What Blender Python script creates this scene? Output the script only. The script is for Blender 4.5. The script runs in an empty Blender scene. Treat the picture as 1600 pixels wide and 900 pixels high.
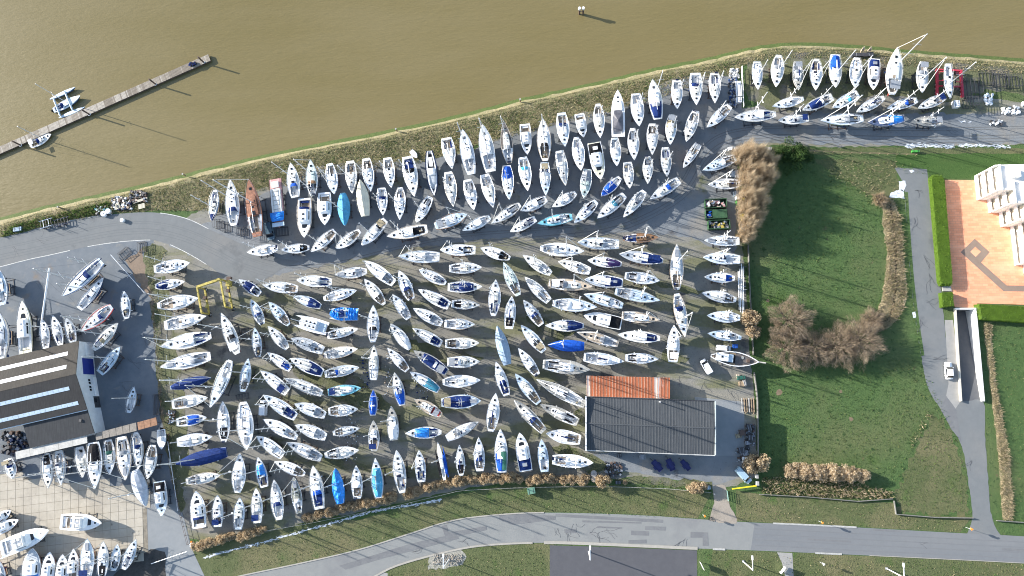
import bpy, math, random
import numpy as np
from mathutils import Vector, Matrix
from mathutils.geometry import tessellate_polygon
SC = bpy.context.scene
COL = SC.collection
# ---------------------------------------------------------------- camera
H = 185.0
F = 1600 * 24.0 / 36.0
_d = Vector((80.0, -170.0, -F)).normalized()
WZ = -_d
WX = (Vector((1, 0, 0)) - WZ * WZ.x).normalized()
WY = WZ.cross(WX)
R3 = Matrix((WX, WY, WZ))
cam_data = bpy.data.cameras.new('camera')
cam = bpy.data.objects.new('camera', cam_data)
COL.objects.link(cam)
cam_data.sensor_width = 36.0
cam_data.lens = 24.0
cam_data.clip_start = 1.0
cam_data.clip_end = 6000.0
cam.matrix_world = Matrix.Translation((0, 0, H)) @ R3.to_4x4()
SC.camera = cam

def at(px, py, z=0.0):
    """photo pixel -> point on the horizontal plane at height z"""
    v = R3 @ Vector((px - 800.0, -(py - 450.0), -F))
    k = (z - H) / v.z
    return Vector((v.x * k, v.y * k, z))
# ---------------------------------------------------------------- light
SUN_EL = math.radians(19.0)
_a, _b = at(1117, 628), at(1228, 665)
sd = (_b - _a).normalized()
ldir = Vector((sd.x * math.cos(SUN_EL), sd.y * math.cos(SUN_EL), -math.sin(SUN_EL)))
sun_data = bpy.data.lights.new('sun', 'SUN')
sun_data.energy = 5.0
sun_data.angle = math.radians(0.5)
sun_data.color = (1.0, 0.95, 0.88)
sun = bpy.data.objects.new('sun', sun_data)
COL.objects.link(sun)
sun.rotation_euler = ldir.to_track_quat('-Z', 'Y').to_euler()
sun.location = (0, 0, 250)
world = bpy.data.worlds.new('World')
SC.world = world
world.use_nodes = True
wn = world.node_tree.nodes
wl = world.node_tree.links
bg = wn.get('Background') or wn.new('ShaderNodeBackground')
sky = wn.new('ShaderNodeTexSky')
sky.sky_type = 'NISHITA'
sky.sun_disc = False
sky.sun_elevation = SUN_EL
sky.sun_rotation = math.atan2(-ldir.x, -ldir.y)
sky.air_density = 1.0
sky.dust_density = 1.0
wl.new(sky.outputs[0], bg.inputs[0])
bg.inputs[1].default_value = 0.138
SC.view_settings.view_transform = 'Standard'
SC.view_settings.look = 'None'
SC.view_settings.gamma = 1.0
SC.view_settings.use_curve_mapping = False
SC.view_settings.exposure = 1.26
SC.cycles.max_bounces = 5
SC.cycles.use_denoising = True
SC.cycles.pixel_filter_type = 'BLACKMAN_HARRIS'
SC.cycles.filter_width = 1.05
# ---------------------------------------------------------------- helpers
def tag(o, label=None, cat=None, group=None, kind=None):
    if label: o['label'] = label
    if cat: o['category'] = cat
    if group: o['group'] = group
    if kind: o['kind'] = kind
    return o

def empty(name, loc, rz=0.0, label=None, cat=None, group=None):
    o = bpy.data.objects.new(name, None)
    COL.objects.link(o)
    o.location = loc
    o.rotation_euler = (0, 0, rz)
    o.empty_display_size = 0.5
    return tag(o, label, cat, group)

class MB:
    def __init__(s):
        s.v = []; s.f = []; s.m = []
    def face(s, idx, m=0):
        s.f.append(tuple(idx)); s.m.append(m)
    def quad(s, a, b, c, d, m=0):
        n = len(s.v); s.v += [tuple(a), tuple(b), tuple(c), tuple(d)]
        s.face((n, n + 1, n + 2, n + 3), m)
    def poly(s, pts, m=0):
        n = len(s.v); s.v += [tuple(p) for p in pts]
        s.face(range(n, n + len(pts)), m)
    def box(s, c, d, m=0, rz=0.0, taper=1.0):
        n = len(s.v); cx, cy, cz = c; hx, hy, hz = d[0] / 2, d[1] / 2, d[2] / 2
        co, si = math.cos(rz), math.sin(rz)
        for z, k in ((-hz, 1.0), (hz, taper)):
            for x, y in ((-hx, -hy), (hx, -hy), (hx, hy), (-hx, hy)):
                x *= k; y *= k
                s.v.append((cx + x * co - y * si, cy + x * si + y * co, cz + z))
        for q in ((3, 2, 1, 0), (4, 5, 6, 7), (0, 1, 5, 4), (1, 2, 6, 5), (2, 3, 7, 6), (3, 0, 4, 7)):
            s.face([n + i for i in q], m)
    def tube(s, p0, p1, r0, r1=None, k=5, m=0, cap=True):
        if r1 is None: r1 = r0
        p0 = Vector(p0); p1 = Vector(p1); d = p1 - p0
        if d.length < 1e-6: return
        d.normalize()
        u = d.cross(Vector((0, 0, 1)) if abs(d.z) < 0.9 else Vector((1, 0, 0))).normalized()
        w = d.cross(u)
        n = len(s.v)
        for p, r in ((p0, r0), (p1, r1)):
            for i in range(k):
                a = 2 * math.pi * i / k
                s.v.append(tuple(p + (u * math.cos(a) + w * math.sin(a)) * r))
        for i in range(k):
            j = (i + 1) % k
            s.face((n + i, n + k + i, n + k + j, n + j), m)
        if cap:
            s.face([n + i for i in range(k)], m)
            s.face([n + k + i for i in reversed(range(k))], m)
    def path(s, pts, r, k=4, m=0):
        for a, b in zip(pts[:-1], pts[1:]): s.tube(a, b, r, r, k, m)
    def ring(s, c, R, r, axis='x', n=14, k=4, m=0):
        pts = []
        for i in range(n + 1):
            a = 2 * math.pi * i / n
            if axis == 'x': pts.append((c[0], c[1] + R * math.cos(a), c[2] + R * math.sin(a)))
            elif axis == 'y': pts.append((c[0] + R * math.cos(a), c[1], c[2] + R * math.sin(a)))
            else: pts.append((c[0] + R * math.cos(a), c[1] + R * math.sin(a), c[2]))
        s.path(pts, r, k, m)
    def mesh(s, name, mats, smooth=False):
        me = bpy.data.meshes.new(name)
        me.from_pydata(s.v, [], s.f)
        if not isinstance(mats, (list, tuple)): mats = [mats]
        for q in mats: me.materials.append(q)
        if len(mats) > 1: me.polygons.foreach_set('material_index', s.m)
        if smooth: me.polygons.foreach_set('use_smooth', [True] * len(s.f))
        me.update()
        return me
    def build(s, name, mats, parent=None, smooth=False):
        return link(name, s.mesh(name, mats, smooth), parent)

def link(name, me, parent=None, loc=None, rot=None, scale=None):
    o = bpy.data.objects.new(name, me)
    COL.objects.link(o)
    if parent is not None: o.parent = parent
    if loc is not None: o.location = loc
    if rot is not None: o.rotation_euler = rot
    if scale is not None: o.scale = scale
    return o

_rods = {}
def rod(name, p0, p1, r, mt, parent=None, k=6):
    """a shared unit cylinder stretched between two points"""
    key = (mt.name, k)
    if key not in _rods:
        m = MB(); m.tube((0, 0, 0), (0, 0, 1), 1, 1, k); _rods[key] = m.mesh('rod', mt, False)
    p0 = Vector(p0); p1 = Vector(p1); d = p1 - p0
    o = bpy.data.objects.new(name, _rods[key]); COL.objects.link(o)
    if parent is not None: o.parent = parent
    o.location = p0
    o.rotation_euler = d.to_track_quat('Z', 'Y').to_euler()
    o.scale = (r, r, d.length)
    return o
_boxes = {}
def bx(name, c, d, mt, parent=None, rz=0.0):
    if mt.name not in _boxes:
        m = MB(); m.box((0, 0, 0), (1, 1, 1)); _boxes[mt.name] = m.mesh('block', mt)
    return link(name, _boxes[mt.name], parent, c, (0, 0, rz), d)

# ---------------------------------------------------------------- materials
def new_mat(name, rough=0.6, spec=0.5):
    m = bpy.data.materials.new(name)
    m.use_nodes = True
    b = m.node_tree.nodes['Principled BSDF']
    b.inputs['Roughness'].default_value = rough
    b.inputs['Specular IOR Level'].default_value = spec
    return m, b, m.node_tree.nodes, m.node_tree.links

def pos_noise(N, L, scale, detail=4.0, rough=0.6, kind='Position', stretch=None, offs=(0, 0, 0)):
    if kind == 'Position':
        g = N.new('ShaderNodeNewGeometry'); src = g.outputs['Position']
    else:
        g = N.new('ShaderNodeTexCoord'); src = g.outputs['Object']
    mp = N.new('ShaderNodeMapping')
    mp.inputs['Location'].default_value = offs
    if stretch:
        mp.inputs['Rotation'].default_value = (0, 0, stretch[0])
        mp.inputs['Scale'].default_value = (stretch[1], stretch[2], 1)
    L.new(src, mp.inputs[0])
    t = N.new('ShaderNodeTexNoise')
    t.inputs['Scale'].default_value = scale
    t.inputs['Detail'].default_value = detail
    t.inputs['Roughness'].default_value = rough
    L.new(mp.outputs[0], t.inputs['Vector'])
    return t.outputs['Fac']

def ramp(N, L, fac, stops):
    r = N.new('ShaderNodeValToRGB')
    e = r.color_ramp.elements
    while len(e) < len(stops): e.new(0.5)
    for i, (p, c) in enumerate(stops):
        e[i].position = p
        e[i].color = (c[0], c[1], c[2], 1) if isinstance(c, (tuple, list)) else (c, c, c, 1)
    L.new(fac, r.inputs[0])
    return r.outputs[0]

def mixc(N, L, fac, a, b, mode='MIX'):
    m = N.new('ShaderNodeMix'); m.data_type = 'RGBA'; m.blend_type = mode
    def put(sock, v):
        if hasattr(v, 'links'): L.new(v, sock)
        elif isinstance(v, (tuple, list)): sock.default_value = (v[0], v[1], v[2], 1)
        else: sock.default_value = v
    put(m.inputs[0], fac); put(m.inputs[6], a); put(m.inputs[7], b)
    return m.outputs[2]

def bump(N, L, b, h, dist=0.05, strength=1.0):
    n = N.new('ShaderNodeBump')
    n.inputs['Strength'].default_value = strength
    n.inputs['Distance'].default_value = dist
    L.new(h, n.inputs['Height'])
    L.new(n.outputs[0], b.inputs['Normal'])

_simple = {}
def S(name, col, rough=0.5, var=0.12, scale=2.0, spec=0.5, metal=0.0, kind='Position'):
    """plain procedural material: base colour with mottling"""
    if name in _simple: return _simple[name]
    m, b, N, L = new_mat(name, rough, spec)
    b.inputs['Metallic'].default_value = metal
    n = pos_noise(N, L, scale, 4, 0.65, kind)
    lo = tuple(c * (1 - var) for c in col); hi = tuple(min(1, c * (1 + var)) for c in col)
    L.new(ramp(N, L, n, [(0.3, lo), (0.7, hi)]), b.inputs['Base Color'])
    _simple[name] = m
    return m

def layered(name, layers, rough=0.9, bmp=None, spec=0.3):
    """layers: [(col_lo, col_hi, scale)] then masks [(scale, lo, hi, col_lo, col_hi, colscale, stretch)]"""
    m, b, N, L = new_mat(name, rough, spec)
    c0, c1, sc = layers[0][:3]
    col = ramp(N, L, pos_noise(N, L, sc, 8, 0.7), [(0.28, c0), (0.72, c1)])
    for i, (ms, lo, hi, a, bcol, cs, st) in enumerate(layers[1:]):
        mask = ramp(N, L, pos_noise(N, L, ms, 5, 0.6, stretch=st, offs=(13.7 * (i + 1), 7.1 * i, 0)), [(lo, 0.0), (hi, 1.0)])
        c2 = ramp(N, L, pos_noise(N, L, cs, 6, 0.7, offs=(3.1 * i, 0, 0)), [(0.3, a), (0.7, bcol)])
        col = mixc(N, L, mask, col, c2)
    L.new(col, b.inputs['Base Color'])
    if bmp: bump(N, L, b, pos_noise(N, L, bmp[0], 6, 0.75), bmp[1])
    return m

M = {}
M['white'] = S('gelcoat_white', (0.82, 0.82, 0.81), 0.35, 0.06, 1.1)
M['deck'] = S('deck_white', (0.79, 0.79, 0.78), 0.6, 0.09, 1.3)
M['offwhite'] = S('deck_offwhite', (0.70, 0.695, 0.66), 0.6, 0.08, 1.2)
M['cream'] = S('paint_cream', (0.70, 0.66, 0.50), 0.5, 0.06, 1.0)
M['tan'] = S('teak_tan', (0.46, 0.38, 0.29), 0.7, 0.22, 1.6)
M['greytan'] = S('weathered_teak', (0.34, 0.33, 0.30), 0.8, 0.2, 1.6)
M['grey'] = S('deck_grey', (0.40, 0.43, 0.46), 0.6, 0.1, 1.4)
M['lblue'] = S('deck_pale_blue', (0.48, 0.58, 0.66), 0.5, 0.1, 1.4)
M['green'] = S('deck_pale_green', (0.50, 0.58, 0.54), 0.6, 0.12, 1.4)
M['aged'] = S('gelcoat_aged', (0.70, 0.68, 0.61), 0.5, 0.12, 1.0)
M['palegrey'] = S('gelcoat_pale_grey', (0.60, 0.63, 0.66), 0.45, 0.08, 1.0)
M['ice'] = S('deck_ice_blue', (0.62, 0.69, 0.74), 0.5, 0.08, 1.2)
M['dullgrey'] = S('weathered_concrete', (0.17, 0.165, 0.15), 0.9, 0.25, 1.2)
M['skid1'] = S('nonskid_grey', (0.50, 0.53, 0.56), 0.8, 0.1, 1.5)
M['skid2'] = S('nonskid_beige', (0.60, 0.57, 0.49), 0.8, 0.1, 1.5)
M['skid3'] = S('nonskid_blue', (0.42, 0.50, 0.58), 0.8, 0.1, 1.5)
M['solar'] = S('solar_cells', (0.012, 0.016, 0.04), 0.15, 0.2, 3)
M['mouldy'] = S('deck_mouldy', (0.25, 0.26, 0.22), 0.8, 0.5, 1.4)
M['brown'] = S('old_brown_paint', (0.25, 0.11, 0.065), 0.8, 0.4, 1.3)
M['navydeck'] = S('deck_navy', (0.07, 0.10, 0.19), 0.6, 0.2, 1.4)
M['cyandeck'] = S('deck_cyan', (0.20, 0.55, 0.65), 0.5, 0.1, 1.4)
M['darkdeck'] = S('deck_dark', (0.10, 0.09, 0.085), 0.7, 0.3, 1.4)
M['pink'] = S('paint_pink', (0.52, 0.27, 0.26), 0.7, 0.2, 1.0)
M['navyhull'] = S('hull_navy', (0.012, 0.02, 0.06), 0.25, 0.1)
M['redhull'] = S('hull_red', (0.48, 0.05, 0.03), 0.4, 0.15)
M['greenhull'] = S('hull_green', (0.30, 0.42, 0.10), 0.5, 0.15)
M['greyhull'] = S('hull_grey', (0.22, 0.24, 0.27), 0.35, 0.1)
M['pinkhull'] = S('hull_magenta', (0.42, 0.12, 0.22), 0.35, 0.1)
M['anti_blue'] = S('antifoul_blue', (0.025, 0.06, 0.16), 0.8, 0.3)
M['anti_red'] = S('antifoul_red', (0.17, 0.035, 0.028), 0.8, 0.3)
M['anti_black'] = S('antifoul_black', (0.025, 0.025, 0.028), 0.8, 0.3)
M['glass'] = S('dark_glass', (0.015, 0.018, 0.022), 0.08, 0.1)
M['teak'] = S('teak_sole', (0.26, 0.21, 0.16), 0.75, 0.25, 2.5)
M['sole'] = S('cockpit_grey', (0.58, 0.59, 0.60), 0.7, 0.12, 2.5)
M['alu'] = S('aluminium', (0.72, 0.73, 0.74), 0.35, 0.05, 2, metal=0.35)
M['sail'] = S('sail_cloth', (0.72, 0.71, 0.68), 0.8, 0.08, 2)
M['steel'] = S('dark_steel', (0.045, 0.045, 0.05), 0.6, 0.3, 1.2)
M['rust'] = S('rusty_steel', (0.10, 0.065, 0.05), 0.8, 0.4, 1.2)
M['wood'] = S('timber', (0.30, 0.22, 0.14), 0.8, 0.25, 1.5)
M['black'] = S('black_canvas', (0.014, 0.014, 0.016), 0.85, 0.2, spec=.15)
M['navy'] = S('navy_canvas', (0.009, 0.026, 0.115), 0.85, 0.3, 2, spec=.15)
M['purple'] = S('purple_canvas', (0.035, 0.016, 0.10), 0.8, 0.25, 2)
M['blue'] = S('royal_blue_canvas', (0.010, 0.08, 0.42), 0.75, 0.3, 2, spec=.2)
M['bright'] = S('bright_blue_tarp', (0.01, 0.22, 0.68), 0.5, 0.35, 1.3)
M['teal'] = S('teal_canvas', (0.03, 0.20, 0.30), 0.8, 0.2, 2)
M['tealblue'] = S('teal_blue_tarp', (0.05, 0.28, 0.48), 0.7, 0.25, 1)
M['cyan'] = S('cyan_canvas', (0.06, 0.42, 0.62), 0.7, 0.2, 2)
M['dgreen'] = S('green_canvas', (0.015, 0.10, 0.07), 0.8, 0.2, 2)
M['greyc'] = S('grey_canvas', (0.24, 0.26, 0.29), 0.8, 0.15, 2)
M['bluegrey'] = S('blue_grey_tarp', (0.24, 0.33, 0.43), 0.7, 0.12, 1)
M['silver'] = S('silver_tarp', (0.42, 0.45, 0.50), 0.5, 0.2, 1)
M['redc'] = S('red_canvas', (0.40, 0.03, 0.03), 0.8, 0.2, 2)
M['creamc'] = S('cream_tarp', (0.62, 0.58, 0.46), 0.8, 0.1, 0.7)
M['tanc'] = S('tan_canvas', (0.30, 0.25, 0.16), 0.8, 0.2, 2)
M['whitec'] = S('white_canvas', (0.74, 0.75, 0.76), 0.7, 0.07, 2)
M['brownc'] = S('brown_wood', (0.22, 0.12, 0.06), 0.6, 0.25, 2)
M['rubber'] = S('rubber', (0.02, 0.02, 0.02), 0.8, 0.2)
M['concrete'] = S('concrete', (0.36, 0.35, 0.33), 0.9, 0.2, 0.8)
M['wall_white'] = S('white_render', (0.80, 0.78, 0.74), 0.8, 0.05, 0.5)
M['wall_grey'] = S('grey_cladding', (0.62, 0.64, 0.66), 0.6, 0.1, 0.6)
M['yellow'] = S('yellow_paint', (0.42, 0.335, 0.075), 0.7, 0.45, 1.4)
M['yellow2'] = S('bright_yellow_paint', (0.75, 0.60, 0.02), 0.5, 0.1, 1.0)
M['redframe'] = S('red_paint', (0.50, 0.04, 0.07), 0.5, 0.2, 1.0)
M['skip_green'] = S('skip_green', (0.03, 0.080, 0.035), 0.6, 0.3, 1.0)
M['brightgreen'] = S('bright_green', (0.06, 0.30, 0.05), 0.6, 0.2, 1.0)
M['carblue'] = S('car_pale_blue', (0.30, 0.42, 0.50), 0.25, 0.04)
M['cardark'] = S('car_blue_grey', (0.08, 0.13, 0.17), 0.25, 0.06)
M['carwhite'] = S('car_white', (0.78, 0.79, 0.80), 0.2, 0.03)
M['trailerblue'] = S('trailer_blue', (0.02, 0.025, 0.12), 0.5, 0.2)
M['orange'] = S('orange_plastic', (0.70, 0.25, 0.03), 0.5, 0.2)
M['bluebox'] = S('blue_plastic', (0.02, 0.12, 0.50), 0.5, 0.1)
# ---------------------------------------------------------------- boats: where each one lies
# bow x,y  stern x,y  beam  flags  # own label     (positions read off the photo at deck height, projected to the ground)
FLEET = {}
FLEET['shed'] = (None, None, '''
-2,418 4,477 21 d:lblue # pale blue yacht cut by the picture edge, above the striped shed
1,487 2,562 26 d:grey r:greytan # grey-decked yacht cut by the picture edge, close above the striped shed
36,470 40,552 21 m d:cream wh:white h:cream # cream motorboat with white wheelhouse moored close above the striped shed
69,500 73,545 14 nm # slim white yacht beside the leaning crane pole above the shed
84,493 96,540 15 s:grey # white yacht between the slim yacht and a grey one above the shed
105,497 116,535 17 d:grey h:greyhull # grey yacht with its stern almost touching the shed roof
100,463 160,408 22 d:lblue r:anti_blue h:white k s:navy # large pale blue two-masted yacht beside the curved lane, blue gear on deck
163,434 125,483 17 h:navyhull # white-decked yacht with navy hull, between pale blue ketch and red boat
128,518 176,479 21 h:redhull d:grey s:navy r:redhull # red-hulled yacht with cluttered grey deck above the striped shed
195,455 199,498 15 nm # small white yacht standing alone between red boat and weedy fence
186,505 147,546 17 s:tan # white yacht just below the red-hulled boat, stern near shed corner
189,542 157,583 18 d:lblue # pale yacht angled beside the shed's blue banner
211,604 202,645 15 open d:lblue # small open dayboat with one mast alone on dark asphalt by the shed
''')
FLEET['fence'] = ('{o} from the lane in the column by the weedy fence', '{o} from the patio end in the column by the weedy fence', '''
298,411 242,421 20 
290,440 244,448 16 c:navy
312,466 247,478 23
324,494 258,509 22
252,542 331,524 23
252,574 330,556 22
331,590 267,606 17 t:navy3 d:bluegrey
326,621 270,632 19 s:grey d:offwhite
324,652 277,660 17 f:blue
333,682 278,691 19 c:white
275,725 355,706 21 t:navy
346,742 292,752 17 s:grey d:offwhite r:tan
''')
FLEET['dock'] = ('{o} from the pinkish boat along the shed dock', '{o} from the small motorboat along the shed dock', '''
22,748 14,717 18 h:pinkhull s:navy # white boat with magenta hull at the patio end of the shed dock
77,763 73,708 18 c:black2
97,759 93,704 17 s:grey d:offwhite r:greytan
131,746 125,698 17 
150,764 147,691 24 c:black
173,741 170,687 19 s:green
198,750 191,682 23 r:tan
218,733 213,675 19 s:navy
232,748 240,695 19 d:offwhite
253,702 252,671 14 mo # small white open motorboat under the rusty walkway, nearest the weedy fence
''')
FLEET['patio'] = (None, None, '''
229,791 210,735 22 t:silver h:greyhull # grey yacht under a silver tarp between dock row and black-cockpit motorboat
254,806 249,752 20 m c:black d:lblue # pale motorboat with black cockpit covers beside the weedy fence
160,817 95,815 25 mf # white flybridge motor cruiser alone in the middle of the slab patio
18,797 -12,818 15 m c:cyan # white motorboat with cyan cover cut by the picture edge
30,812 -14,833 17 m # white motorboat just above the biggest cruiser on the patio
78,828 2,859 27 mb # largest white motor yacht on the slab patio, pale blue foredeck pad
''')
FLEET['lower'] = ('{o} from the blue-covered grey boat along the patio foot', None, '''
52,856 47,915 29 m h:greyhull d:grey c:bright # grey motor cruiser with bright blue cockpit cover at the patio foot
79,862 72,915 21 m d:white
99,866 95,915 19 m c:blue
116,857 113,910 18 m
138,841 136,905 22
163,845 160,905 18 c:black2
185,850 178,891 16
214,842 194,889 17
''')
FLEET['edge'] = (None, None, '''
-5,870 5,915 16 nm # white yacht bow cut by the bottom corner below the patio
''')
FLEET['bank'] = ('{o} from the jetty end of the riverbank row', '{o} from the white barrier in the riverbank row', '''
332,346 337,297 16 fd:navy
361,281 366,353 22 s:navy big
390,280 403,370 24 old h:brown d:brown
437,356 430,280 21 barge # old flat barge with long pale cabin, pink deck and blue tarp
455,255 462,309 20 s:blue d:offwhite
486,250 489,306 19 d:green s:brownc k
523,304 516,256 18
551,303 548,252 18 d:offwhite
580,300 573,248 18 r:grey
612,294 606,247 18
648,308 637,245 23 s:black c:navy2
679,307 671,236 19 life # navy-hulled slender launch with white ring coaming and glass wheelhouse
707,265 698,216 21 d:offwhite
723,203 737,273 22
754,195 767,269 24 big
787,190 796,256 19 d:darkdeck h:darkdeck r:tan s:grey
824,242 820,194 18 m
848,186 852,252 23 r:tan s:black big
883,230 877,177 20 s:navy
912,215 905,178 17 m
938,216 934,163 18
965,141 966,214 22 mcov
999,198 993,147 21
1019,125 1028,187 22 c:navy big
1058,171 1057,126 18
1088,165 1086,115 21 s:navy
1117,162 1116,115 19 d:offwhite
''')
FLEET['second'] = ('{o} from the jetty end, second row off the river', '{o} from the white barrier end, second row off the river', '''
476,372 476,310 23 m r:tan s:navy
508,352 507,301 22 m d:white
539,353 536,302 19 t:tealblue
563,281 571,338 19 t:cream
599,337 597,294 17 s:navy
625,344 626,293 18
651,348 673,308 17
709,324 701,269 20 r:tan
741,329 731,281 20
771,325 757,273 20
796,313 792,259 19 c:blue
825,299 817,246 20 s:cyan
853,306 851,254 17 d:lblue
908,267 900,215 20 
939,281 928,223 23 m c:black d:cream
964,260 960,216 17
991,251 988,201 19
1019,243 1019,194 19
1047,227 1049,180 18 c:tan
1072,222 1087,174 19
1104,200 1140,166 18
''')
FLEET['third'] = ('{o} from the jetty end, third row off the river', '{o} from the lane bend, third row off the river', '''
884,291 874,236 18 d:offwhite r:greytan
912,310 918,265 18 d:green c:grey
939,307 969,278 17 f:blue fd:blue
984,295 980,254 17
1012,288 1012,245 17
1042,277 1039,231 17
1067,263 1091,226 15
''')
FLEET['lane'] = ("{o} from the jetty end, row edging the lane's river side", "{o} from the hedge end, row edging the lane's river side", '''
387,395 435,388 17 c:white2
440,391 484,387 15 c:black2
487,394 524,361 17
526,389 563,361 17
566,384 603,344 18
605,370 668,358 20 c:black2 r:tan
731,335 680,354 21 d:lblue r:brownc old2
723,361 766,340 17
768,350 813,320 17 r:greytan
813,330 854,311 18
797,363 837,342 15
840,350 894,339 17 d:cyandeck h:cyandeck
863,324 900,302 17
897,349 932,315 18
933,342 976,305 19 s:teal
974,340 1007,299 18
1015,312 1061,282 18 h:greyhull s:blue r:grey
''')
FLEET['nebank'] = ('{o} past the white barrier in the riverbank row', '{o} back from the red boat trailer in the riverbank row', '''
1184,141 1182,97 17 c:white2
1212,137 1216,87 21
1247,142 1245,97 17 d:greytan
1274,142 1275,93 20
1305,138 1304,86 20 c:blue
1335,138 1338,91 20 c:white2
1364,141 1366,92 19 m c:navy
1401,75 1393,149 26 big
1440,146 1440,97 19 d:offwhite
''')
FLEET['hoistboat'] = (None, None, '''
1484,155 1481,100 14 lift # slim white yacht hanging in the red boat hoist
''')
FLEET['nemid'] = ('{o} past the white barrier in the angled middle row', '{o} back from the red boat trailer in the angled middle row', '''
1206,167 1255,155 16
1253,173 1300,152 18 f:navy
1300,169 1340,147 18 s:cyan
1337,176 1381,153 17
1385,170 1432,157 16 s:blue
1433,170 1475,152 17
''')
FLEET['nelane'] = ('{o} past the white barrier in the lane-edge row', None, '''
1147,184 1212,179 20
1215,189 1263,186 16 c:white2
1281,189 1348,186 20 h:greenhull s:grey big
1354,192 1412,186 20 d:navydeck c:bright
1425,189 1471,191 17 d:greytan
''')
FLEET['loose'] = (None, None, '''
374,437 407,460 16 f:navy # small white yacht with navy cover beside the yellow hoist, toward the lane
393,468 411,507 16 d:lblue s:navy # blue-grey yacht with white sprayed gear just below the yellow hoist
347,489 372,553 20 s:black d:offwhite big # large pale yacht with black sprayhood below the yellow hoist's foot
399,512 405,558 15 d:lblue # slim pale blue yacht standing upright below the yellow hoist
330,637 361,563 20 big d:offwhite # long off-white yacht lying diagonally beside the navy-tarped fence boat
389,560 380,612 17 d:lblue # pale blue yacht next above the biggest white sailing yacht
349,627 351,691 20 c:black2 # white yacht with black cockpit beside the biggest white sailing yacht
387,703 381,628 26 huge c:white2 # biggest white sailing yacht in the yard, wide stern toward the lane
376,708 372,770 22 # white yacht just below the biggest sailing yacht's bow
404,714 414,761 17 f:bright # small white yacht with bright blue deck cover above the front row
''')
FLEET['col3'] = ('{o} from the lane, third column from the weedy fence', '{o} from the road, third column from the weedy fence', '''
412,446 466,452 18
421,472 452,508 17 d:lblue
420,510 450,545 17 s:grey d:offwhite
419,551 455,577 16 c:blue2
408,579 450,613 18
412,617 463,652 20 c:navy2
413,655 465,684 19
402,681 443,712 18 c:white2
430,721 477,741 17
''')
FLEET['col4'] = ('{o} from the lane, fourth column from the weedy fence', '{o} from the road, fourth column from the weedy fence', '''
464,438 519,441 18
459,463 502,479 16 c:navy
460,500 512,514 23 cat # wide white catamaran hull with flat deck, among monohull yachts near the hoist
456,529 506,548 18 d:grey
454,560 505,583 20 c:navyb
445,591 504,615 17 d:offwhite r:greytan k
461,631 509,649 19
462,664 510,683 19
449,691 503,716 20 d:grey r:greytan s:grey
''')
FLEET['col5'] = ('{o} from the lane, fifth column from the weedy fence', '{o} from the road, fifth column from the weedy fence', '''
524,430 574,424 17
558,454 506,467 17 nc
514,490 560,491 21 messy # catamaran bundled in crumpled bright blue tarpaulin
560,514 512,525 15
560,545 507,555 18 s:grey d:offwhite r:tan
562,574 508,585 17 s:blue d:offwhite
565,606 513,613 17 d:cyandeck
560,639 514,643 18
563,669 521,677 15
562,703 508,711 19 d:offwhite
''')
FLEET['col6'] = ('{o} from the lane, sixth column from the weedy fence', '{o} from the road, sixth column from the weedy fence', '''
570,408 616,443 19
570,436 601,476 18
584,477 583,535 20 s:black
585,539 584,594 16 c:white2
584,609 583,649 14 f:blue c:blue fd:blue
584,657 585,705 18 d:greytan
''')
FLEET['col7'] = ('{o} from the lane, seventh column from the weedy fence', '{o} from the road, seventh column from the weedy fence', '''
624,423 643,468 19 s:navy
614,460 639,498 17
611,506 641,546 18 c:white
606,544 637,579 16
617,582 629,633 18 c:blue
612,634 616,688 19 d:greytan c:white
''')
FLEET['col8'] = ('{o} from the lane, eighth column from the weedy fence', '{o} from the road, eighth column from the weedy fence', '''
655,422 697,443 17
654,453 702,478 19 c:navy2
646,482 691,506 18 c:grey2
645,513 690,538 17 d:grey c:navy2
647,548 699,582 19 d:greytan f:navy c:navy
641,581 686,610 17 c:teal
648,624 690,649 18 d:tan c:red2
634,677 690,675 19 f:bright
''')
FLEET['ylane'] = ('{o} from the hoist end, row below the lane', None, '''
623,401 687,402 20 r:grey d:offwhite
688,391 743,391 18
751,388 797,404 18 c:black2
913,393 844,388 22
902,379 967,382 20 r:grey h:greyhull
1030,371 973,373 16 d:wooddeck old3 c:navy2
''')
FLEET['col9'] = ('{o} from the lane, ninth column from the weedy fence', '{o} from the road, ninth column from the weedy fence', '''
753,418 702,420 18
754,448 700,449 18 f:navy
750,477 706,475 16 c:black2
743,507 695,506 18 r:tan
749,536 696,537 18 s:grey d:offwhite
750,565 699,566 19
751,594 692,597 20
752,626 690,629 22 c:navy f:navy
748,659 698,685 18 s:grey
''')
FLEET['col10'] = ('{o} from the lane, tenth column from the weedy fence', '{o} from the road, tenth column from the weedy fence', '''
787,410 810,462 19 d:green
775,437 771,494 20
800,463 795,514 18 c:black2
777,509 793,570 19 t:bluegrey
775,565 792,618 18 s:navy c:navy2
775,614 767,674 20
''')
FLEET['col11'] = ('{o} from the lane, eleventh column from the weedy fence', '{o} from the road, eleventh column from the weedy fence', '''
817,399 861,428 18
820,433 858,471 18
818,469 846,508 18 s:navy
814,508 850,549 18
810,544 840,586 17
805,584 842,630 18 d:lblue
803,625 850,674 19 d:greytan s:navy
''')
FLEET['col12'] = ('{o} from the lane, fifth column from the mast rack', '{o} from the road, fifth column from the mast rack', '''
872,409 922,424 18
926,448 857,443 19 d:tan
933,480 863,474 21
852,509 912,509 19 c:navy s:navy
856,539 913,541 18 t:royal
922,578 848,569 23 d:greytan big
838,593 914,632 20 d:greytan big
844,632 903,660 19 d:greytan s:grey
853,677 907,687 22
''')
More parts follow.
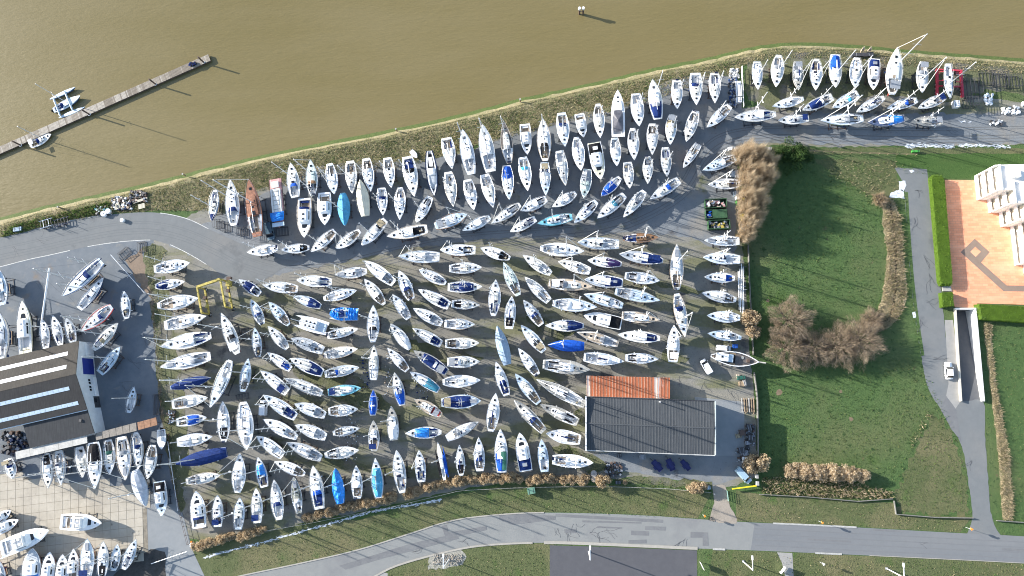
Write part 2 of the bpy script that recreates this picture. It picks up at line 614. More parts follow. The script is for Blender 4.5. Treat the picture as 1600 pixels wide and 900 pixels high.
FLEET['col13'] = ('{o} from the lane, fourth column from the mast rack', '{o} from the warehouse, fourth column from the mast rack', '''
918,407 971,413 17 c:purple
913,437 973,442 20 c:navy
912,460 973,478 18 c:white2 d:lblue
912,493 971,506 22 m c:black
901,519 966,538 17 d:tan2
975,565 912,558 20
''')
FLEET['col14'] = ('{o} from the lane, third column from the mast rack', '{o} from the warehouse, third column from the mast rack', '''
967,397 1036,408 20 d:grey c:navy
1031,439 976,431 19
1031,470 961,455 20 d:lblue r:greytan
1031,500 971,493 18 d:tan
965,523 1031,529 19 c:navy2
1029,561 977,559 17
''')
FLEET['col15'] = ('{o} from the lane, second column from the mast rack', None, '''
1057,382 1057,453 22 r:tan p
1070,527 1057,459 20 r:tan s:navy
1053,508 1051,566 20
''')
FLEET['rack'] = ('{o} from the lane in the column by the mast rack', '{o} from the trawler in the column by the mast rack', '''
1097,267 1149,247 18 d:lblue
1106,289 1158,287 18
1100,376 1155,377 17
1098,402 1156,406 19
1100,433 1148,435 17 c:blue2
1096,458 1150,469 19
1104,493 1156,497 19 c:white2
1105,521 1158,528 17 d:lblue
''')
FLEET['trawl'] = (None, None, '''
1185,566 1110,556 24 trawl # double-ended old trawler with white rail, dark deck and bowsprit beside white van
''')
FLEET['front'] = ('{o} from the patio along the tan bush hedge', '{o} from the dark warehouse along the tan bush hedge', '''
307,767 312,825 24 m s:navy
341,773 341,823 17
376,777 373,827 18
401,762 403,817 18
429,749 437,812 20 s:navy
460,745 468,802 16 d:mouldy
490,727 500,795 22 d:offwhite s:blue c:navy2 r:greytan
524,731 532,787 18 t:bright
557,727 559,779 18
587,715 592,778 20 c:tealblue f:tealblue
620,703 629,770 20 d:offwhite
655,703 659,753 17
684,690 695,750 15 tri # narrow trimaran hull with black and blue deck netting, folded floats
718,695 721,743 15 c:black2 d:offwhite
748,683 750,736 18 s:navy
782,670 784,738 21 c:bluegreen
812,676 822,736 22 m c:navy
846,686 851,737 17 d:lblue
927,723 863,718 21
''')

WORDS = {'navy': 'navy', 'navy2': 'dark navy', 'navy3': 'navy', 'navyb': 'navy', 'black': 'black', 'black2': 'black', 'grey': 'grey', 'grey2': 'grey', 'white': 'white', 'white2': 'pale', 'blue': 'blue', 'blue2': 'blue', 'teal': 'teal', 'tealblue': 'teal blue', 'cyan': 'cyan', 'bright': 'bright blue', 'royal': 'royal blue', 'tan': 'tan', 'tan2': 'tan', 'cream': 'cream', 'red2': 'red', 'purple': 'purple', 'green': 'green', 'bluegrey': 'blue-grey', 'silver': 'silver', 'brownc': 'brown', 'bluegreen': 'blue and green', 'lblue': 'pale blue', 'greytan': 'grey weathered', 'offwhite': 'off-white', 'mouldy': 'mouldy', 'brown': 'rusty brown', 'darkdeck': 'dark', 'cyandeck': 'cyan', 'navydeck': 'navy', 'wooddeck': 'varnished wood'}
CANVAS = {'navy': 'navy', 'navy2': 'navy', 'navy3': 'navy', 'navyb': 'navy', 'black': 'black', 'black2': 'black', 'grey': 'greyc', 'grey2': 'greyc', 'white': 'whitec', 'white2': 'whitec', 'blue': 'blue', 'blue2': 'blue', 'teal': 'teal', 'tealblue': 'tealblue', 'cyan': 'cyan', 'bright': 'bright', 'royal': 'blue', 'tan': 'tanc', 'cream': 'creamc', 'red2': 'redc', 'purple': 'purple', 'green': 'dgreen', 'bluegrey': 'bluegrey', 'silver': 'silver', 'brownc': 'brownc', 'bluegreen': 'blue'}
ORD = 'first second third fourth fifth sixth seventh eighth ninth tenth eleventh twelfth thirteenth fourteenth fifteenth'.split()

# ---------------------------------------------------------------- boats: how one is built
class Hull:
    """lines of one hull in its own frame: x forward, z up from the ground"""
    def __init__(s, L, B, zc, D, tr, tm, pw, rake=0.10):
        s.L, s.B, s.zc, s.D, s.tr, s.tm, s.pw, s.rake = L, B, zc, D, tr, tm, pw, rake
        s.zd = zc + D
    def w(s, t):
        if t <= s.tm:
            k = s.tr + (1 - s.tr) * math.sin(math.pi / 2 * t / s.tm) ** 0.9
        else:
            u = (t - s.tm) / (1 - s.tm)
            k = (1 - u ** s.pw) ** 0.92 if u < 1 else 0.0
        return max(0.035, s.B / 2 * k)
    def zs(s, t):
        return s.zd + s.D * 0.30 * (t - 0.4) ** 2 * (1 if t > 0.4 else 0.35)
    def zk(s, t):
        return s.zc + s.D * (0.42 * max(0, (0.30 - t) / 0.30) ** 1.5 + 0.55 * max(0, (t - 0.62) / 0.38) ** 2.2)
    def x(s, t, zf=1.0):
        """zf 1 at the sheer, 0 at the keel line"""
        return -s.L / 2 + s.L * t - (1 - zf) * (s.rake * s.L * t ** 5 - 0.05 * s.L * (1 - t) ** 5)

TS = [0, .05, .12, .2, .3, .4, .5, .6, .7, .78, .85, .91, .955, .985, 1.0]

def hull_mesh(h, name, top, anti, parent, boot=None):
    m = MB(); n = 5
    rows = []
    for t in TS:
        w, zs, zk = h.w(t), h.zs(t), h.zk(t)
        r = []
        for j in range(n):
            a = math.pi / 2 * j / (n - 1)
            y = w * math.cos(a) ** 0.55 if j < n - 1 else 0.0
            zf = 1 - math.sin(a) ** 1.35
            r.append((h.x(t, zf), y, zk + (zs - zk) * zf))
        full = r + [(x, -y, z) for x, y, z in reversed(r[:-1])]
        i0 = len(m.v); m.v += full; rows.append([i0 + k for k in range(len(full))])
    for a, b in zip(rows[:-1], rows[1:]):
        for k in range(len(a) - 1):
            m.face((a[k], a[k + 1], b[k + 1], b[k]), 0 if k in (0, len(a) - 2) else 1)
    m.face(list(rows[0]), 0)
    return m.build(name, [top, anti], parent, smooth=True)

def deck_mesh(h, mats, parent, cp=None, drop=0.55, cwf=0.62, fwf=0.30, name='deck'):
    m = MB()
    st = []
    for t in TS:
        if cp and (abs(t - cp[0]) < .012 or abs(t - cp[1]) < .012): continue
        st.append((t, bool(cp and cp[0] < t < cp[1])))
    if cp:
        st += [(cp[0], False), (cp[0] + 1e-5, True), (cp[1] - 1e-5, True), (cp[1], False)]
    st.sort()
    prev = None
    for t, inn in st:
        w = max(0.02, h.w(t) - 0.015); x = h.x(t); z = h.zs(t) - 0.01; c = z + 0.03 * h.B
        cw = min(cwf * h.B / 2, w * 0.80); fw = min(fwf * h.B / 2, cw * 0.7)
        z1 = z - drop * 0.42 if inn else c; z2 = z - drop if inn else c
        half = [(w, z), (cw, c), (cw, z1), (fw, z1), (fw, z2)]
        row = [(x, y, q) for y, q in half] + [(x, -y, q) for y, q in reversed(half)]
        if prev:
            for k in range(9):
                a, b, cc, d = prev[0][k], prev[0][k + 1], row[k + 1], row[k]
                if (Vector(b) - Vector(a)).length + (Vector(cc) - Vector(d)).length < 1e-3: continue
                if (Vector(a) - Vector(d)).length + (Vector(b) - Vector(cc)).length < 1e-3: continue
                both = inn and prev[1]
                m.quad(a, b, cc, d, (1 if k in (2, 4, 6) else 2) if both else 0)
        prev = (row, inn)
    return m.build(name, mats, parent)

def rail_mesh(h, mt, parent, hh=0.07, wd=0.06, name='toe_rail', t0=0.0):
    m = MB(); prev = None
    for t in TS:
        if t < t0: continue
        w, x, z = h.w(t), h.x(t), h.zs(t)
        wi = max(0.0, w - wd)
        row = [(x, w + .012, z - .05), (x, w + .012, z + hh), (x, wi, z + hh), (x, wi, z - .02)]
        if prev:
            for s in (1, -1):
                for k in range(3):
                    q = [prev[k], prev[k + 1], row[k + 1], row[k]]
                    m.quad(*[(a, b * s, c) for a, b, c in (q if s > 0 else q[::-1])])
        prev = row
    return m.build(name, mt, parent)

def roof_mesh(h, ta, tb, wf, hh, mt, parent, name='coachroof', blunt=0.15, glass=None, rise=0.0, topk=0.84):
    """trunk cabin following the deck plan; glass strips become window parts"""
    m = MB(); rows = []
    n = 7
    for i in range(n + 1):
        u = i / n; t = ta + (tb - ta) * u
        z = h.zs(t) - 0.015
        r = min(wf * h.w(t), wf * h.B / 2 * 0.97) * (1 - 0.28 * max(0, (u - .6) / .4) ** 2)
        k = hh * (1.0 if u < 1 - blunt * 2 else max(0.12, 1 - ((u - (1 - blunt * 2)) / (blunt * 2)) ** 1.4 * 0.85)) + rise * (1 - u)
        x = h.x(t)
        rows.append([(x, r, z), (x, r * (topk + .06), z + k * .86), (x, r * .5, z + k * 1.05), (x, 0, z + k * 1.1)])
    full = [r + [(x, -y, z) for x, y, z in reversed(r[:-1])] for r in rows]
    idx = []
    for r in full:
        i0 = len(m.v); m.v += r; idx.append([i0 + k for k in range(len(r))])
    for a, b in zip(idx[:-1], idx[1:]):
        for k in range(len(a) - 1): m.face((a[k], a[k + 1], b[k + 1], b[k]))
    m.face(idx[0]); m.face(idx[-1][::-1])
    o = m.build(name, mt, parent)
    if glass:
        for s in (1, -1):
            g = MB()
            for i in range(1, n - 2):
                def pt(r, f):
                    a, b = Vector(r[0]), Vector(r[1])
                    p = a.lerp(b, f); return (p.x, (p.y + .015) * s, p.z + .006)
                q = [pt(rows[i], .3), pt(rows[i], .82), pt(rows[i + 1], .82), pt(rows[i + 1], .3)]
                g.quad(*(q if s < 0 else q[::-1]))
            g.build('cabin_window', glass, parent)
    return rows

def tent(h, ta, tb, wf, ridge, mt, parent, name, lift=0.10, over=0.0, rng=None, crumple=0.0, n=10, skirt=0.0):
    m = MB(); idx = []
    for i in range(n + 1):
        u = i / n; t = ta + (tb - ta) * u
        w = h.w(t) * wf + over; x = h.x(t); z = h.zs(t) + lift
        e = math.sin(math.pi * min(max(u, .0), 1)) ** 0.35 if 0 < u < 1 else 0.25
        j = (lambda s=1: (rng.random() - .5) * 2 * crumple * s) if rng else (lambda s=1: 0.0)
        half = [(w + .03, z - skirt - .02), (w, z), (w * .55, z + ridge * e * .62 + j()), (0.02, z + ridge * e + j())]
        row = [(x, y, q) for y, q in half] + [(x, -y, q + j(.5)) for y, q in reversed(half)]
        i0 = len(m.v); m.v += row; idx.append([i0 + k for k in range(8)])
    for a, b in zip(idx[:-1], idx[1:]):
        for k in range(7): m.face((a[k], a[k + 1], b[k + 1], b[k]))
    m.face(idx[0]); m.face(idx[-1][::-1])
    return m.build(name, mt, parent)

def hood(h, t0, t1, wf, hh, mt, parent, name='sprayhood'):
    m = MB(); idx = []; n = 8
    zb = h.zs(t0) + .02
    for i in range(5):
        u = i / 4; t = t0 + (t1 - t0) * u; x = h.x(t)
        w = wf * h.B / 2 * (1 - .12 * u); k = hh * math.cos(u * math.pi / 2) ** .6 + .05
        i0 = len(m.v)
        for a in range(n + 1):
            an = math.pi * a / n
            m.v.append((x, w * math.cos(an), zb + k * math.sin(an) ** .55))
        idx.append([i0 + q for q in range(n + 1)])
    for a, b in zip(idx[:-1], idx[1:]):
        for k in range(n): m.face((a[k], a[k + 1], b[k + 1], b[k]))
    return m.build(name, mt, parent, smooth=True)

def guard(h, parent, t0=0.02, hh=0.6, name='guard_rail'):
    m = MB(); r = .017
    for s in (1, -1):
        top = []
        for t in (t0, .14, .3, .46, .6, .74, .86, .95):
            b = (h.x(t), (h.w(t) - .06) * s, h.zs(t)); a = (b[0], b[1], b[2] + hh)
            m.tube(b, a, r, r, 3, 0, False); top.append(a)
        m.path(top, r, 3)
    tip = (h.x(.99), 0, h.zs(1) + hh + .05)
    for s in (1, -1):
        m.tube((h.x(.95), (h.w(.95) - .06) * s, h.zs(.95) + hh), tip, .022, .022, 3)
    m.tube((h.x(t0), h.w(t0) - .06, h.zs(t0) + hh), (h.x(t0), -h.w(t0) + .06, h.zs(t0) + hh), .022, .022, 3)
    return m.build(name, M['alu'], parent)

def mast_set(h, parent, t, zfoot, ht, rng, boomlen, cover, furl=True, mizzen=False, lean=(0, 0)):
    k = h.L / 10; x = h.x(t); r = .075 + .042 * k
    if mizzen: r *= .75
    top = Vector((x - .008 * ht + lean[0] * ht, lean[1] * ht, zfoot + ht))
    foot = Vector((x, 0, zfoot))
    rod('mast', foot, top, r, M['alu'], parent, 7)
    for f, wd in ((.42, .105), (.70, .08)) if ht > 8 else ((.5, .10),):
        p = foot.lerp(top, f)
        for s in (1, -1):
            rod('spreader', p, p + Vector((-.12, s * wd * h.L, .06)), .035, M['alu'], parent, 4)
    if rng.random() < .5:
        rod('masthead_gear', top + Vector((-.25, 0, .05)), top + Vector((.3, 0, .25)), .03, M['alu'], parent, 4)
    if rng.random() < .3 and ht > 9:
        p = foot.lerp(top, .38)
        rod('radar_dome', p + Vector((.12, 0, 0)), p + Vector((.12, 0, .22)), .28, M['white'], parent, 10)
    if boomlen:
        b0 = foot + Vector((-.1, 0, .9)); b1 = b0 + Vector((-boomlen, 0, .05))
        rod('boom', b0, b1, .065, M['alu'], parent, 6)
        if cover:
            m = MB()
            m.tube(b0 + Vector((-.05, 0, .14)), b0 + Vector((-boomlen * .95, 0, .10)), .17, .09, 7)
            m.build('sail_cover', cover, parent, True)
    g = MB()
    sh = h.w(t) * .92
    for s in (1, -1):
        g.tube((x - .1, sh * s, h.zs(t)), top - Vector((0, 0, .3)), .018, .018, 3, 0, False)
        g.tube((x - .5, sh * s, h.zs(t)), foot.lerp(top, .45), .018, .018, 3, 0, False)
    if not mizzen:
        g.tube((h.x(.01), 0, h.zs(0)), top, .018, .018, 3, 0, False)
        bow = Vector((h.x(.985), 0, h.zs(1)))
        if furl: rod('furled_headsail', bow, bow.lerp(top, .93), .065, M['sail'], parent, 5)
        else: g.tube(bow, top, .020, .020, 3, 0, False)
    g.build('rigging', M['steel'], parent)

def fittings(h, parent, rng, spots):
    for t, y, sx, sy, zup in spots:
        bx('hatch', (h.x(t), y, h.zs(t) + zup), (sx, sy, .07), M['glass'], parent)

def keel_rudder(h, parent, rng, anti):
    m = MB(); x0 = h.x(.48); L = h.L
    m.box((x0, 0, h.zc / 2 + .1), (.26 * L, .26, h.zc - .12))
    m.build('keel', anti, parent)
    rz0 = h.zc * .45; z1 = h.zk(.06) + .05
    m = MB(); m.box((h.x(.09), 0, (rz0 + z1) / 2), (.055 * L, .08, z1 - rz0)); m.build('rudder', anti, parent)

ANTIS = ['anti_blue', 'anti_blue', 'anti_red', 'anti_black', 'anti_black']
def sail_yacht(root, L, B, fl, rng, afloat=False):
    val = lambda k: fl.get(k)
    k = L / 10
    pin = 'p' in fl or rng.random() < .38
    tr = rng.uniform(.30, .46) if pin else rng.uniform(.52, .74)
    if 'old' in fl: tr = .55
    zc = .35 if afloat else max(1.0, .155 * L)
    if afloat: zc = -.45
    D = .12 * L + .12
    h = Hull(L, B, zc, D, tr, rng.uniform(.40, .50), rng.uniform(1.75, 2.15))
    top = M[fl['h']] if 'h' in fl else M[rng.choice(['white'] * 8 + ['aged', 'palegrey', 'offwhite'])]; anti = M[rng.choice(ANTIS)]
    dk = {'tan2': 'tan', 'wooddeck': 'brownc'}.get(val('d'), val('d'))
    dmat = M[dk] if dk else M[rng.choice(['deck'] * 12 + ['offwhite'] * 4 + ['palegrey'] * 2 + ['ice'] * 2)]
    hull_mesh(h, 'hull', top, anti, root)
    if not afloat: keel_rudder(h, root, rng, anti)
    c0, c1 = rng.uniform(.05, .08), rng.uniform(.33, .38)
    if 'open' in fl: c0, c1 = .08, .58
    sole = M['teak'] if rng.random() < .3 else M['sole']
    full = val('t')
    deck_mesh(h, [dmat, sole, M['deck']], root, None if full in ('cream', 'bluegrey') else (c0, c1), drop=.5 + .1 * k, cwf=rng.uniform(.56, .70))
    rail_mesh(h, M[fl['r']] if 'r' in fl else (dmat if rng.random() < .5 else M[rng.choice(['white', 'alu', 'greyc'])]), root, wd=.13 if 'r' in fl else .06)
    # cabin
    roofm = M[rng.choice(['white', 'white', 'white', 'aged', 'deck'])] if not dk or dk in ('greytan', 'tan', 'grey', 'navydeck', 'darkdeck', 'lblue', 'cyandeck') and rng.random() < .75 else dmat
    if dk in ('mouldy', 'brown'): roofm = dmat
    cr0, cr1 = c1 + .012, rng.uniform(.68, .76)
    hh = .30 + .09 * k
    if 'open' in fl: cr0, cr1, hh = .60, .74, .22
    roof_mesh(h, cr0, cr1, rng.uniform(.60, .70), hh, roofm, root, glass=M['glass'])
    # non-skid panels, stores and gear that differ from boat to boat
    if rng.random() < .5 and not full and dmat in (M['deck'], M['offwhite']):
        m = MB(); up = lambda t: h.zs(t) + .034 * B + .012
        for s2 in (1, -1):
            tt = [.775, .83, .88, .92, .95]
            for t0, t1 in zip(tt[:-1], tt[1:]):
                q = [(h.x(t0), s2 * .12 * h.w(t0), up(t0)), (h.x(t0), s2 * .74 * h.w(t0), up(t0) - .006 * B), (h.x(t1), s2 * .74 * h.w(t1), up(t1) - .006 * B), (h.x(t1), s2 * .12 * h.w(t1), up(t1))]
                m.quad(*(q if s2 < 0 else q[::-1]))
            tt = [.38, .46, .54, .62, .70, .76]
            for t0, t1 in zip(tt[:-1], tt[1:]):
                q = [(h.x(t0), s2 * .74 * h.w(t0), up(t0) - .003 * B), (h.x(t0), s2 * .92 * h.w(t0), h.zs(t0) + .02), (h.x(t1), s2 * .92 * h.w(t1), h.zs(t1) + .02), (h.x(t1), s2 * .74 * h.w(t1), up(t1) - .003 * B)]
                m.quad(*(q if s2 < 0 else q[::-1]))
        m.build('deck_panel', M[rng.choice(['skid1', 'skid1', 'skid2', 'skid3'])], root)
    if not full and rng.random() < .25: bx('liferaft', (h.x(.665), 0, h.zs(.66) + hh + .08), (.75, .5, .26), M[rng.choice(['white', 'white', 'offwhite'])], root)
    if not full and rng.random() < .22: bx('solar_panel', (h.x(rng.choice([.02, .40, .44])), rng.choice([-.12, 0, .12]) * B, h.zs(.4) + hh * (1.25 if rng.random() < .6 else 1.9)), (.55, .9, .04), M['solar'], root)
    if not full and rng.random() < .10 and L > 9: bx('upturned_tender', (h.x(.80), 0, h.zs(.8) + .2), (1.9, .95, .34), M[rng.choice(['greyc', 'greyc', 'whitec'])], root)
    if not full and rng.random() < .12:
        z2 = h.zs(.2) + 1.5; m = MB(); m.box((h.x(.17), 0, z2), (.17 * L, .62 * B, .06)); 
        for s2 in (1, -1):
            for xx in (.10, .24): m.tube((h.x(xx), s2 * .30 * B, h.zs(.2)), (h.x(xx), s2 * .30 * B, z2), .02, .02, 3)
        m.build('bimini_frame_top', M[rng.choice(['greyc', 'whitec', 'tanc', 'navy'])], root)
    if rng.random() < .5:
        fm = M[rng.choice(['navy', 'whitec', 'whitec'])]
        for q in range(rng.randint(1, 3)):
            tt = rng.uniform(.2, .75); s2 = rng.choice((1, -1)); rod('fender', (h.x(tt), s2 * (h.w(tt) + .12), h.zs(tt) - .75), (h.x(tt), s2 * (h.w(tt) + .12), h.zs(tt) - .15), .12, fm, root)
    # hatches and companionway
    sp = []
    s = .36 + .20 * k
    sp.append((rng.uniform(.79, .83), 0, s, s, .045 * B * .7 + .03))
    if rng.random() < .85: sp.append((rng.uniform(.655, .675), 0, s * .8, s * .8, hh * .98))
    if rng.random() < .7: sp.append((rng.uniform(.50, .60), 0, s * .7, s * .8, hh * 1.1))
    if rng.random() < .45:
        y = .2 * B
        tt = rng.uniform(.54, .6)
        sp += [(tt, y * .8, s * .55, s * .4, hh), (tt, -y * .8, s * .55, s * .4, hh)]
    fittings(h, root, rng, sp)
    bx('companionway', (h.x(cr0) + .28 * k, 0, h.zs(.4) + hh * 1.06), (.70 * k, .62 * k, .07), M[rng.choice(['glass', 'glass', 'greyc', 'teak'])], root)
    if not full: bx('instrument_pod', (h.x(rng.uniform(.10, .16)), 0, h.zs(.12) + .25), (.3, .34 * k, .2), M['black'], root)
    if not full and rng.random() < .7:
        for s2 in (1, -1):
            for xx in (c1 - .04, .20): rod('winch', (h.x(xx), s2 * .345 * B, h.zs(.25)), (h.x(xx), s2 * .345 * B, h.zs(.25) + .28), .11, M['steel'], root, 6)
    # cockpit gear
    cf = val('c')
    if not full and cf not in ('navy', 'black', 'white', 'blue', 'tealblue', 'tan', 'purple', 'bluegreen', 'navyb', 'teal', 'bright', 'grey'):
        zf = h.zs(.15) - .5
        if L > 8.5:
            m = MB(); xw = h.x(c0 + .075)
            m.ring((xw, 0, zf + .95), .42 * min(1.2, k), .03, 'x', 12, 3)
            m.tube((xw + .05, 0, zf), (xw + .05, 0, zf + .95), .07, .06, 5)
            m.build('steering_wheel', M['alu'], root)
            if rng.random() < .5: bx('cockpit_table', (h.x(.22), 0, zf + .5), (.9 * k, .3, .06), M['white' if rng.random() < .5 else 'teak'], root)
        else:
            rod('tiller', (h.x(c0 + .02), 0, zf + .6), (h.x(c0 + .14), .1, zf + .7), .03, M['wood'], root, 5)
        if rng.random() < .6:
            cm = M[rng.choice(['greyc', 'greyc', 'teak', 'navy', 'black', 'steel'])]
            for s2 in (1, -1): bx('cockpit_cushion', (h.x(.22), s2 * .235 * B, zf + .34), (.2 * L, .13 * B, .06), cm, root)
        if rng.random() < .55:
            bx('stowed_bag', (h.x(rng.uniform(.1, .28)), rng.uniform(-.15, .15) * B, zf + .3), (.6, .5, .4), M[rng.choice(['navy', 'greyc', 'whitec', 'black', 'tanc'])], root, rng.random())
    # canvas
    sailcov = M[rng.choice(['whitec', 'whitec', 'whitec', 'greyc', 'sail', 'navy'])]
    sh = val('s')
    hc = CANVAS.get(sh) if sh else (rng.choice(['whitec', 'whitec', 'greyc', None, None, None]))
    if hc and not full: hood(h, c1 - .03, c1 + .10, rng.uniform(.56, .68), .55 + .12 * k, M[hc], root)
    if cf:
        if cf in ('black2', 'white2', 'navy2', 'grey2', 'blue2', 'red2'):
            z = h.zs(.2) - .14
            m = MB(); cw = .60 * B / 2
            m.poly([(h.x(c0 + .02), -cw * .8, z), (h.x(c1 - .015), -cw, z + .10), (h.x(c1 - .015), 0, z + .2), (h.x(c1 - .015), cw, z + .10), (h.x(c0 + .02), cw * .8, z), (h.x(c0 + .02), 0, z + .08)])
            m.build('cockpit_cover', M[CANVAS[cf]], root)
        else:
            tent(h, .03, c1 + .10, .86, .75, M[CANVAS[cf]], root, 'cockpit_cover', lift=.03)
            if cf == 'bluegreen':
                tent(Hull(L, B * .5, zc, D, tr, .45, 2), .05, c1 + .14, .8, .1, M['dgreen'], root, 'green_cover_half', lift=.62).location = (0, -B * .22, 0)
            if cf in ('navyb', 'navy') and rng.random() < .7:
                bx('cover_window', (h.x(.2), 0, h.zs(.2) + .75), (.10 * L, .22 * B, .05), M['greyc'], root)
    if val('f'):
        tent(h, c1 - .02, .74, .80, .75, M[CANVAS[val('f')]], root, 'deck_cover', lift=.1)
    if val('fd'):
        tent(h, .76, .985, .96, .16, M[CANVAS[val('fd')]], root, 'foredeck_cover', lift=.06)
    if full:
        cm = M[CANVAS[full]]
        if full == 'navy3':
            tent(h, .03, .97, .97, 1.0, cm, root, 'boat_tarpaulin', lift=.05, skirt=.3)
        else:
            tent(h, .005, .985, 1.0, .95, cm, root, 'boat_tarpaulin', lift=.05, skirt=.45, over=.05, rng=rng, crumple=.16 if full == 'bright' else .04)
    if not full: guard(h, root)
    # spars
    if 'nm' not in fl and full not in ('cream',):
        zf = h.zs(.58) + (hh if .58 < cr1 else 0)
        if full: zf = h.zs(.58) + .6
        ht = L * rng.uniform(1.16, 1.30)
        ln = (rng.uniform(-.012, .012), rng.uniform(-.018, .018))
        if 'mf' in fl: ht *= .8
        nc = 'nc' in fl
        mast_set(h, root, rng.uniform(.56, .60), zf, ht, rng, 0 if full or rng.random() < .25 else L * .36, None if rng.random() < .45 else sailcov, rng.random() < .45, False, ln)
        if 'k' in fl: mast_set(h, root, .14, h.zs(.14), ht * .68, rng, L * .2, sailcov, False, True, ln)
    return h

def motor_boat(root, L, B, fl, rng):
    val = lambda k: fl.get(k)
    zc = .75; D = .15 * L * .75 + .55
    fly = 'mf' in fl; big = 'mb' in fl
    h = Hull(L, B, zc, D, rng.uniform(.86, .94), .42, rng.uniform(2.3, 2.7), .13)
    dk = {'tan2': 'tan'}.get(val('d'), val('d'))
    dm = M[dk] if dk else M['deck']
    hull_mesh(h, 'hull', M[fl.get('h', 'white')], M[rng.choice(ANTIS)], root)
    deck_mesh(h, [dm, M['teak'] if rng.random() < .6 else M['sole'], M['deck']], root, (.05, .34), drop=.75, cwf=.74, fwf=.6)
    rail_mesh(h, M[fl['r']] if 'r' in fl else M['white'], root, wd=.12)
    if 'mo' in fl:
        bx('console', (h.x(.45), 0, h.zs(.45) + .45), (.9, .8, .9), M['white'], root)
        bx('windscreen', (h.x(.53), 0, h.zs(.5) + .9), (.08, .9, .4), M['glass'], root)
        bx('outboard_motor', (h.x(-.04), 0, h.zs(0) - .1), (.5, .4, .9), M['black'], root)
        return h
    if 'mcov' in fl:
        roof_mesh(h, .56, .80, .7, .35, M['white'], root)
        m = MB(); n = 18; pts = []
        for i in range(n):
            a = 2 * math.pi * i / n
            ca, sa = math.cos(a), math.sin(a)
            sg = lambda v: math.copysign(abs(v) ** .45, v)
            pts.append((h.x(.33) + sg(ca) * .225 * L, sg(sa) * .355 * B, h.zs(.3) + .30 + .25 * (ca > .3)))
        m.poly(pts); m.v.append((h.x(.33), 0, h.zs(.3) + .75)); c = n; m.f = []; m.m = []
        for i in range(n): m.face((i, (i + 1) % n, c))
        m.build('cockpit_cover', M['darkcov'], root)
        fittings(h, root, rng, [(.84, 0, .5, .5, .12), (.74, 0, .4, .4, .36)])
        return h
    # superstructure
    a, b = (.30, .66) if not big else (.28, .62)
    hh = .75 + .03 * L
    rows = roof_mesh(h, a, b, .78, hh, M['white'] if 'wh' not in fl else M['white'], root, 'wheelhouse', blunt=.02, glass=M['glass'], topk=.80)
    # raked windscreen in front
    r = rows[-1]; t2 = b + .085
    z = h.zs(t2) + .12; w2 = .62 * h.w(t2)
    m = MB(); p = [Vector(v) for v in r]
    tops = [p[1], p[2], p[3], Vector((p[2].x, -p[2].y, p[2].z)), Vector((p[1].x, -p[1].y, p[1].z))]
    base = [Vector((h.x(b + .01), .72 * h.w(b), h.zs(b))), Vector((h.x(t2), w2 * .6, z)), Vector((h.x(t2 + .012), 0, z)), Vector((h.x(t2), -w2 * .6, z)), Vector((h.x(b + .01), -.72 * h.w(b), h.zs(b)))]
    for i in range(4): m.quad(tops[i], tops[i + 1], base[i + 1], base[i])
    m.build('windscreen', M['glass'], root)
    fittings(h, root, rng, [(.84, 0, .5, .5, .10)])
    m = MB()
    roofz = rows[2][3][2]
    if fly or big:
        fz = roofz + .02
        cx = h.x((a + b) / 2 - .04)
        for s in (1, -1): m.box((cx, s * .30 * B, fz + .35), (.26 * L, .08, .7))
        m.box((cx + .13 * L, 0, fz + .35), (.10, .62 * B, .7))
        m.build('flybridge_coaming', M['white'], root)
        m = MB()
        for s in (1, -1):
            m.box((cx - .05 * L, s * .16 * B, fz + .3), (.10 * L, .2 * B, .5)); m.box((cx + .05 * L, s * .14 * B, fz + .28), (.05 * L, .16 * B, .55))
        m.build('flybridge_seat', M['cream' if rng.random() < .5 else 'sole'], root)
        m = MB(); m.box((cx - .16 * L, 0, fz + .9), (.10, .74 * B, .12)); m.tube((cx - .16 * L, .34 * B, fz - .3), (cx - .16 * L, .34 * B, fz + .9), .07, .07, 5); m.tube((cx - .16 * L, -.34 * B, fz - .3), (cx - .16 * L, -.34 * B, fz + .9), .07, .07, 5)
        m.build('radar_arch', M['white'], root)
        if big: bx('foredeck_pad', (h.x(.76), 0, h.zs(.74) + .10), (.15 * L, .52 * B, .12), M['lblue'], root)
    else:
        for s in (-.18, .2):
            bx('roof_hatch', (h.x((a + b) / 2 + s * .3), 0, roofz + .03), (.5, .5, .06), M['glass' if rng.random() < .5 else 'greyc'], root)
    if val('s'):
        hood(h, a - .06, a + .05, .7, 1.2, M[CANVAS[val('s')]], root, 'bimini_top')
    c = val('c')
    if c:
        tent(h, .03, a + .02, .88, .55, M[CANVAS[c]], root, 'cockpit_cover', lift=.1)
        if rng.random() < .7: bx('cover_window', (h.x(.17), 0, h.zs(.2) + .72), (.09 * L, .34 * B, .05), M['greyc' if c != 'black' else 'whitec'], root)
    else:
        bx('cockpit_bench', (h.x(.085), 0, h.zs(.1) - .35), (.55, .6 * B, .4), M[rng.choice(['whitec', 'sole', 'cream', 'navy'])], root)
    guard(h, root, .40, .55, 'bow_rail')
    if rng.random() < .4: bx('swim_platform', (h.x(-.025), 0, zc + .35), (.05 * L, .74 * B, .08), M['teak'], root)
    return h
M['darkcov'] = S('dark_cockpit_tarp', (0.10, 0.10, 0.115), 0.5, 0.35, 1.2)

